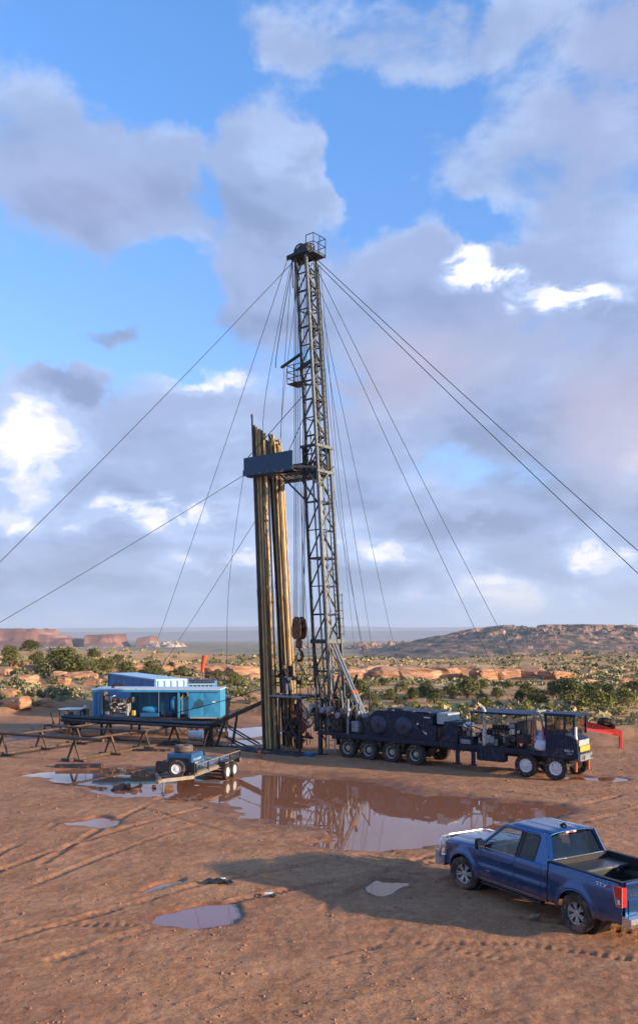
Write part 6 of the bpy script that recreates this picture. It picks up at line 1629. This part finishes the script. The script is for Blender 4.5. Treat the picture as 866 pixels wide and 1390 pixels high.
def pickup():
    t = thing('pickup_truck', 'dark blue extended cab pickup truck parked on the mud', 'pickup truck', (6.27, 19.28, -.015), math.atan2(.86, -.51))
    RA, FA, RW = 0.0, 3.68, .415
    AR = .50
    def arch(x, zb):
        for c in (RA, FA):
            dx = x - c
            if abs(dx) < AR: zb = max(zb, RW + math.sqrt(AR * AR - dx * dx))
        return zb
    def yw(x, z):
        y = .985 - .06 * max(0, (z - .88) / .42) ** 2 - .05 * max(0, (.72 - z) / .32) ** 2
        if x > 3.7: y -= .17 * ((x - 3.7) / .92) ** 2.2
        if x < -.9: y -= .025 * ((-.9 - x) / .34) ** 2
        y += .012 * math.exp(-((z - .74) / .05) ** 2) * (1 if .75 < x < 3.1 else 0)
        y -= .014 * math.exp(-((z - .88) / .06) ** 2) * (1 if .75 < x < 3.1 else .2)
        for c in (RA, FA):
            rr_ = math.hypot(x - c, z - RW); y += .030 * math.exp(-((rr_ - AR) / .10) ** 2)
        return y
    def panel(n_, x0, x1, zb, zt, side, m=None, nv=14, parent=None, gap=.006):
        xs = [x0 + gap + (x1 - x0 - 2 * gap) * i / 60 for i in range(61)]
        for c in (RA, FA):
            for k in (-1, 1):
                for e in (0, .004, .015, .035):
                    q = c + k * (AR - e)
                    if x0 + gap < q < x1 - gap: xs.append(q)
        xs = sorted(xs); P = []
        for x in xs:
            b_ = arch(x, zb(x)); tt = zt(x); P.append([(x, side * yw(x, b_ + (tt - b_) * j / nv), b_ + (tt - b_) * j / nv) for j in range(nv + 1)])
        o = MB().grid(P, len(P), nv + 1, flip=side > 0).build(n_, m or BLUE, parent or t, True)
        sd = o.modifiers.new('thick', 'SOLIDIFY'); sd.thickness = .018; sd.offset = -1
        return o
    belt = lambda x: 1.225 + .012 * (3.2 - x) / 2.4
    def hoodz(x): return 1.20 - .10 * max(0, (x - 3.2) / 1.4) ** 1.7
    rail = lambda x: 1.345
    rock = lambda x: .43
    for s in (-1, 1):
        panel('front_fender', 3.02, 4.56, lambda x: .43 if x < 4.2 else .50, lambda x: hoodz(x) - .03, s)
        fd = panel('front_door', 1.86, 3.02, lambda x: .50, lambda x: belt(x), s); panel('rear_door', 1.02, 1.86, lambda x: .50, lambda x: belt(x), s); panel('cab_corner', .82, 1.02, lambda x: .43, lambda x: belt(x), s); panel('sill', 1.02, 3.02, lambda x: .40, lambda x: .495, s, nv=3)
        panel('bed_side', -1.22, .80, lambda x: .46 if x > -.8 else .50, rail, s)
        MB().box((2.05, s * 1.0, 1.03), (.24, .035, .045), bev=.012).build('door_handle', BLUE, fd)
        MB().box((2.45, s * .985, 1.238), (1.25, .012, .022)).build('belt_moulding', CHROME if s > 0 else TRIM, fd)
        for c in (RA, FA):
            pts = [(c + (AR - .004) * math.cos(a), s * (yw(c + AR * math.cos(a), RW + AR * math.sin(a)) - .008), RW + (AR - .004) * math.sin(a)) for a in [PI * (i / 24) for i in range(25)]]
            MB().path(pts, .018, 6).build('arch_lip', BLUE, t, True)
            q = MB().lathe([(AR + .01, 0), (AR + .01, .36)], axis='Y', n=36).build('wheel_well', TRIM, t); q.location = (c, s * .58 - (.18), RW); 
        MB().box((2.0, s * .90, .36), (2.0, .16, .05), bev=.02).build('running_board', TRIM, t)
        # greenhouse
        def gp(x, z): return (x, s * (.925 - .215 * (z - 1.23) / .62 - (.0 if x < 2.3 else .02 * (x - 2.3))), z)
        def strip(n_, a, b_, w0, w1, m):
            a0, b0_ = gp(*a), gp(*b_); return MB().prism([(0, 0)] * 0 or [(a[0] - w0, a[1]), (a[0] + w0, a[1]), (b_[0] + w1, b_[1]), (b_[0] - w1, b_[1])], 0, .04) and MB().add([gp(a[0] - w0, a[1]), gp(a[0] + w0, a[1]), gp(b_[0] + w1, b_[1]), gp(b_[0] - w1, b_[1])] + [(p[0], p[1] - s * .05, p[2]) for p in (gp(a[0] - w0, a[1]), gp(a[0] + w0, a[1]), gp(b_[0] + w1, b_[1]), gp(b_[0] - w1, b_[1]))], [(0, 1, 2, 3), (7, 6, 5, 4), (0, 4, 5, 1), (1, 5, 6, 2), (2, 6, 7, 3), (3, 7, 4, 0)]).build(n_, m, t)
        strip('a_pillar', (3.12, 1.21), (2.42, 1.80), .055, .05, BLUE); strip('b_pillar', (1.82, 1.22), (1.76, 1.80), .06, .05, TRIM); strip('c_pillar', (1.05, 1.22), (1.12, 1.80), .22, .10, BLUE)
        strip('roof_rail', (1.75, 1.785), (1.75, 1.86), .78, .62, BLUE)
        def pane(n_, q, m): return MB().add([gp(*p) for p in q] + [(gp(*p)[0], gp(*p)[1] - s * .008, gp(*p)[2]) for p in q], [tuple(range(len(q))), tuple(range(len(q), 2 * len(q)))[::-1]] + [(i, (i + 1) % len(q), len(q) + (i + 1) % len(q), len(q) + i) for i in range(len(q))]).build(n_, m, t)
        pane('front_window', [(3.05, 1.235), (1.875, 1.235), (1.82, 1.785), (2.44, 1.785)], GLW); pane('rear_window', [(1.76, 1.235), (1.28, 1.235), (1.24, 1.74), (1.28, 1.785), (1.70, 1.785)], GLS)
        fr = [(3.06, 1.225), (1.87, 1.225), (1.82, 1.79), (2.43, 1.79)]; MB().path([Vector(gp(*p)) + Vector((0, s * .004, 0)) for p in fr], .012, 5, closed=True).build('window_seal', TRIM, t)
        fr = [(1.765, 1.225), (1.27, 1.225), (1.23, 1.75), (1.27, 1.79), (1.70, 1.79)]; MB().path([Vector(gp(*p)) + Vector((0, s * .004, 0)) for p in fr], .012, 5, closed=True).build('window_seal', TRIM, t)
        mr = MB().box((2.92, s * 1.10, 1.32), (.16, .22, .26), bev=.05).build('door_mirror', TRIM, t, 'auto'); MB().box((2.835, s * 1.10, 1.32), (.01, .18, .21)).build('mirror_glass', CHROME, mr); MB().box((2.94, s * .97, 1.27), (.08, .12, .07)).build('mirror_arm', TRIM, mr)
        # lamps
        q = [(-1.245, 1.26), (-1.245, .86), (-1.10, .86), (-1.04, 1.10), (-1.02, 1.26)]
        tl = MB().prism(q, .930 if s > 0 else -.975, .975 if s > 0 else -.930).build('tail_light', REDL, t); MB().box((-1.252, s * .915, 1.06), (.012, .12, .40), bev=.004).build('tail_lens', REDL, tl)
        MB().path([(a, s * .978, b_) for a, b_ in q], .009, 5, closed=True).build('tail_light_rim', mat('clear red rim', (.80, .32, .30), .15), tl); MB().box((-1.16, s * .978, .95), (.05, .008, .09)).build('reverse_lens', WHITE, tl); MB().box((-1.10, s * .978, .95), (.05, .008, .09)).build('painted_reflection', mat('green reflection', (.12, .35, .10), .3), tl)  # the green box is a reflection painted onto the tail light
        MB().box((4.50, s * .74, .98), (.16, .24, .22), bev=.04).build('headlight', mat('lamp lens', (.75, .77, .78), .08, 0, coat=1.0), t, 'auto'); MB().box((4.56, s * .62, .55), (.12, .22, .16), bev=.04).build('fog_lamp', TRIM, t)
        # bed inner wall and rail cap
        MB().box((-.21, s * .90, 1.05), (1.98, .04, .58)).build('bed_inner_wall', LINER, t); MB().box((-.21, s * .925, 1.352), (2.03, .11, .022), bev=.008).build('bed_rail_cap', TRIM, t); MB().box((0, s * .78, .94), (.95, .22, .30), bev=.06).build('wheel_tub', LINER, t)
        # badges
        if s > 0:
            st = thing  # noqa
            a_ = inst('decal', text_mesh('STX', .15, WHITE, .001), t, (-.70, yw(-.70, 1.185) + .004, 1.185), (R(90), 0, PI)); a_.name = 'decal'
            a_.scale = (1.15, .9, 1); MB().box((-.835, yw(-.83, 1.18) + .006, 1.18), (.13, .004, .035), m=Matrix.Rotation(.7, 3, 'Y')).build('decal_stroke', RED, t)
            inst('badge', text_mesh('F-150', .085, CHROME, .004), t, (3.22, yw(3.22, 1.06) + .006, 1.07), (R(90), 0, PI))
            inst('badge', text_mesh('x', .03, CHROME, .003), t, (2.72, yw(2.72, .74) + .006, .74), (R(90), 0, PI)); MB().box((2.72, yw(2.72, .70) + .004, .70), (.13, .004, .014)).build('badge_strip', CHROME, t)
    # hood with raised centre
    P = []
    for i in range(25):
        x = 3.06 + (4.60 - 3.06) * i / 24; row = []; wy = yw(x, 1.1) - .035
        for j in range(33):
            v = -1 + 2 * j / 32; z = hoodz(x) + .045 * (1 - abs(v) ** 3) - .04 * max(0, abs(v) - .9) * 10 * .6 + .022 * float(sstep(.66, .58, abs(v)))
            if i >= 22: z -= .03 * (i - 21) ** 1.3
            row.append((x, wy * v, z))
        P.append(row)
    h = MB().grid(P, 25, 33, flip=True).build('hood', BLUE, t, True); h.modifiers.new('thick', 'SOLIDIFY').thickness = .015
    MB().box((3.10, 0, 1.235), (.22, 1.62, .03), bev=.01).build('cowl', TRIM, t)
    for s in (-.3, .35): MB().beam((3.12, s, 1.27), (2.96, s + .42, 1.40), .02, .02).build('wiper', TRIM, t)
    # roof with pressed ribs
    P = []
    for i in range(29):
        u = i / 28; x = 2.46 + (1.02 - 2.46) * u; row = []
        for j in range(41):
            v = -1 + 2 * j / 40; wy = .735 - .03 * abs(2 * u - 1) ** 3; rib = .010 * (1 if int((v + 1) * 4.5 + .5) % 2 == 0 else 0) * (1 if .14 < u < .93 and abs(v) < .85 else 0)
            z = 1.955 - .055 * abs(v) ** 2.4 - .085 * max(0, (.25 - u) / .25) ** 2 - .045 * max(0, (u - .8) / .2) ** 2 - .045 * max(0, abs(v) - .88) / .12 + rib; row.append((x, wy * v, z - .02))
        P.append(row)
    rf = MB().grid(P, 29, 41).build('roof', BLUE, t, True); rf.modifiers.new('thick', 'SOLIDIFY').thickness = .02
    MB().box((1.045, 0, 1.845), (.03, .34, .045), bev=.01).build('brake_lamp', mat('lamp housing', (.7, .66, .62), .3), t); MB().box((1.027, 0, 1.845), (.012, .12, .035)).build('brake_lens', REDL, t); MB().path([(1.35, .0, 1.94), (1.25, .0, 1.99), (1.18, .0, 1.95)], .03, 6).build('aerial_fin', TRIM, t, True)
    # windscreen and backlight
    P = [[(3.12 - .68 * i / 10, (.86 - .15 * i / 10) * (-1 + 2 * j / 16), 1.245 + .60 * i / 10) for j in range(17)] for i in range(11)]
    for i in range(11):
        for j in range(17): q = P[i][j]; P[i][j] = (q[0] + .10 * (1 - (q[1] / .86) ** 2), q[1], q[2])
    MB().grid(P, 11, 17).build('windscreen', GLW, t, True)
    P = [[(.83 + .20 * i / 8 - .05 * (1 - (-1 + 2 * j / 16) ** 2), (.80 - .10 * i / 8) * (-1 + 2 * j / 16), 1.36 + .45 * i / 8) for j in range(17)] for i in range(9)]
    MB().grid(P, 9, 17).build('back_window', GLS, t, True)
    for s in (-1, 1): MB().beam((.82, s * .84, 1.34), (1.03, s * .72, 1.84), .10, .06).build('back_pillar', BLUE, t)
    MB().box((.84, 0, .90), (.05, 1.86, .90), bev=.01).build('cab_back', BLUE, t); MB().box((.845, 0, 1.345), (.10, 1.78, .035), bev=.01).build('back_sill', SILV, t)
    # interior
    MB().box((1.95, 0, .50), (2.2, 1.78, .06)).build('cab_floor', TRIM, t); MB().box((2.95, 0, 1.05), (.42, 1.66, .36), bev=.08).build('dashboard', TRIM, t)
    for s in (-.42, .42):
        MB().box((2.25, s, .80), (.52, .54, .22), bev=.06).build('seat', mat('grey cloth', (.06, .06, .062), .9), t); MB().box((2.0, s, 1.15), (.16, .52, .66), bev=.06).build('seat_back', mat('grey cloth', (.06, .06, .062), .9), t); MB().box((1.97, s, 1.56), (.10, .28, .18), bev=.04).build('head_rest', TRIM, t)
    MB().box((1.25, 0, 1.05), (.18, 1.5, .6), bev=.05).build('rear_bench', TRIM, t); MB().lathe([(.17, -.015), (.19, 0), (.17, .015)], (2.62, .42, 1.12), 'X', 20).build('steering_wheel', TRIM, t)
    # bed
    MB().box((-.21, 0, .765), (1.98, 1.78, .03)).build('bed_floor', LINER, t); MB().box((.76, 0, 1.05), (.04, 1.78, .58)).build('bed_front_wall', LINER, t)
    for k in range(10): MB().box((-.21, -.68 + k * .15, .785), (1.9, .06, .014)).build('bed_rib', LINER, t)
    tg = MB().prism([(-1.245, .62), (-1.245, 1.20), (-1.275, 1.315), (-1.255, 1.345), (-1.17, 1.345), (-1.17, .62)], -.88, .88).build('tailgate', BLUE, t)
    MB().prism([(-1.262, .70), (-1.262, .98), (-1.246, 1.0), (-1.246, .68)], -.80, .80).build('tailgate_pressing', BLUE, tg); MB().box((-1.215, 0, 1.352), (.10, 1.76, .016), bev=.006).build('tailgate_cap', TRIM, tg)
    MB().box((-1.262, 0, 1.20), (.012, .26, .09), bev=.004).build('tailgate_handle', TRIM, tg); a_ = inst('badge', text_mesh('F-150', .085, CHROME, .003), tg, (-1.255, .66, 1.08), (R(90), 0, R(-90)))
    MB().prism([(-1.22, .46), (-1.42, .48), (-1.45, .56), (-1.44, .66), (-1.22, .68)], -.95, .95).build('rear_bumper', SILV, t); MB().box((-1.36, 0, .672), (.14, .9, .012)).build('bumper_step', TRIM, t); MB().box((-1.452, 0, .57), (.01, .32, .16)).build('number_plate', WHITE, t); MB().box((-1.42, 0, .42), (.16, .10, .08)).build('tow_hitch', TRIM, t)
    # front end
    MB().box((4.58, 0, .90), (.10, 1.22, .46), bev=.03).build('grille', TRIM, t)
    for z in (.78, .9, 1.02): MB().box((4.64, 0, z), (.03, 1.16, .05), bev=.01).build('grille_bar', SILV, t)
    MB().prism([(4.45, .44), (4.70, .46), (4.74, .60), (4.66, .70), (4.45, .70)], -.93, .93).build('front_bumper', SILV, t)
    BG = mat('brushed guard', (.66, .65, .62), .32, .8, .08, 8, MUD, .15, 5)
    for s in (-1, 1):
        g = MB().path([(4.62, s * .55, .42), (4.78, s * .55, .55), (4.79, s * .55, 1.06), (4.72, s * .55, 1.14)], .032, 8).build('brush_guard_upright', BG, t, True)
        MB().path([(4.72, s * .55, 1.13), (4.72, s * .80, 1.11), (4.60, s * .95, 1.05), (4.55, s * .965, .88), (4.60, s * .95, .66), (4.74, s * .78, .60), (4.78, s * .55, .60)], .030, 8).build('brush_guard_wing', BG, t, True)
        MB().box((4.70, s * .93, .62), (.20, .05, .40), bev=.02).build('guard_plate', BG, t)
    MB().tube((4.72, -.56, 1.14), (4.72, .56, 1.14), .032, 8).build('brush_guard_bar', BG, t, 'auto'); MB().tube((4.79, -.56, .85), (4.79, .56, .85), .028, 8).build('brush_guard_bar', BG, t, 'auto')
    # chassis
    for s in (-1, 1): MB().box((1.7, s * .45, .50), (5.6, .08, .14)).build('chassis_rail', TRIM, t)
    MB().tube((0, -.8, RW), (0, .8, RW), .06).build('rear_axle', TRIM, t); MB().tube((3.68, -.75, RW), (3.68, .75, RW), .05).build('front_axle', TRIM, t); MB().box((2.6, 0, .52), (3.4, .7, .25)).build('underbody', TRIM, t)
    # wheels
    tm = tyre_mesh(.415, .275, .235, mat('muddy tyre', (.035, .028, .025), .85, 0, .25, 8, (.20, .11, .07), .72, 4, .3, 60), 44)
    mb = MB(); mb.lathe([(.245, -.115), (.245, -.10), (.225, -.095), (.215, .0)], axis='Y', n=36, caps=False); mb.lathe([(.235, -.1), (.235, .1)], axis='Y', n=24, caps=False)
    for k in range(6):
        for dlt in (-.17, .17):
            a = k * PI / 3 + dlt * .35; a2 = k * PI / 3 + dlt; p = Vector((.045 * math.cos(a), -.075, .045 * math.sin(a))); q = Vector((.228 * math.cos(a2), -.095, .228 * math.sin(a2)))
            mb.beam(p, q, .042, .03, up=(0, 1, 0))
    mb.lathe([(.062, -.05), (.062, -.085), (.045, -.10), (.001, -.10)], axis='Y', n=18)
    rm = mb.mesh('rim', mat('machined alloy', (.62, .60, .58), .3, .75, .1, 8, (.25, .14, .09), .25, 8))
    dk = MB().lathe([(.19, -.02), (.19, .0), (.05, .02)], axis='Y', n=24).mesh('brake_disc', mat('brake iron', (.06, .05, .05), .6, .5))
    for x, yaw in ((RA, 0), (FA, R(14))):
        for s in (-1, 1): wheel(t, x, s * .845, RW, s, tm, rm, dk, yaw=yaw)
    # tool box and clutter in the bed
    b_ = thing('tool_box', 'low black tool box across the front of the pickup bed', 'tool box', t.matrix_basis @ Vector((.42, 0, .785)), math.atan2(.86, -.51)); 
    loc = Matrix.Translation((6.27, 19.28, -.015)) @ Matrix.Rotation(math.atan2(.86, -.51), 4, 'Z')
    b_.location = loc @ Vector((.40, -.05, .792))
    MB().box((0, 0, .20), (.52, 1.48, .40), bev=.02).build('box_body', TRIM, b_); MB().box((0, 0, .42), (.58, 1.56, .05), bev=.015).build('lid', mat('checker plate', (.10, .10, .105), .3, .6, .15, 8), b_); MB().box((-.295, 0, .415), (.02, 1.56, .045)).build('lid_edge', SILV, b_)
    for y in (-.45, .45): MB().box((-.272, y, .34), (.03, .10, .10), bev=.01).build('latch', SILV, b_)
    for k, (x, y, l_, m_) in enumerate(((-.55, -.3, 'dark coiled strap on the pickup bed floor', GREASE), (-.85, .2, 'folded dark sheet on the pickup bed floor', LINER))):
        p = loc @ Vector((x, y, .80)); g = thing('bed_clutter', l_, 'strap' if k == 0 else 'sheet', p, k)
        if k == 0: MB().lathe([(.10, 0), (.20, 0), (.21, .05), (.10, .06)], n=20, closed=True).build('coil', m_, g, 'auto')
        else: MB().grid([[(u * .08, v * .08, .02 + .05 * abs(mnoise.noise(Vector((u * .6, v * .6, 4))))) for v in range(8)] for u in range(9)], 9, 8).build('sheet', m_, g, True)


pickup()


# ------------------------------------------------------------------ moist air
def haze():
    o = MB().box((0, 9500, 150), (46000, 30000, 470)).build('haze', None); tag(o, 'pale blue haze over the far desert', 'haze', None, 'stuff')
    m = bpy.data.materials.new('haze air'); m.use_nodes = True; nt = m.node_tree; nt.nodes.clear()
    v = nt.nodes.new('ShaderNodeVolumePrincipled'); v.inputs['Color'].default_value = (.72, .84, 1.0, 1); v.inputs['Density'].default_value = 7e-5; v.inputs['Anisotropy'].default_value = 0.0
    q = nt.nodes.new('ShaderNodeOutputMaterial'); nt.links.new(v.outputs[0], q.inputs['Volume']); o.data.materials.clear(); o.data.materials.append(m)


haze()
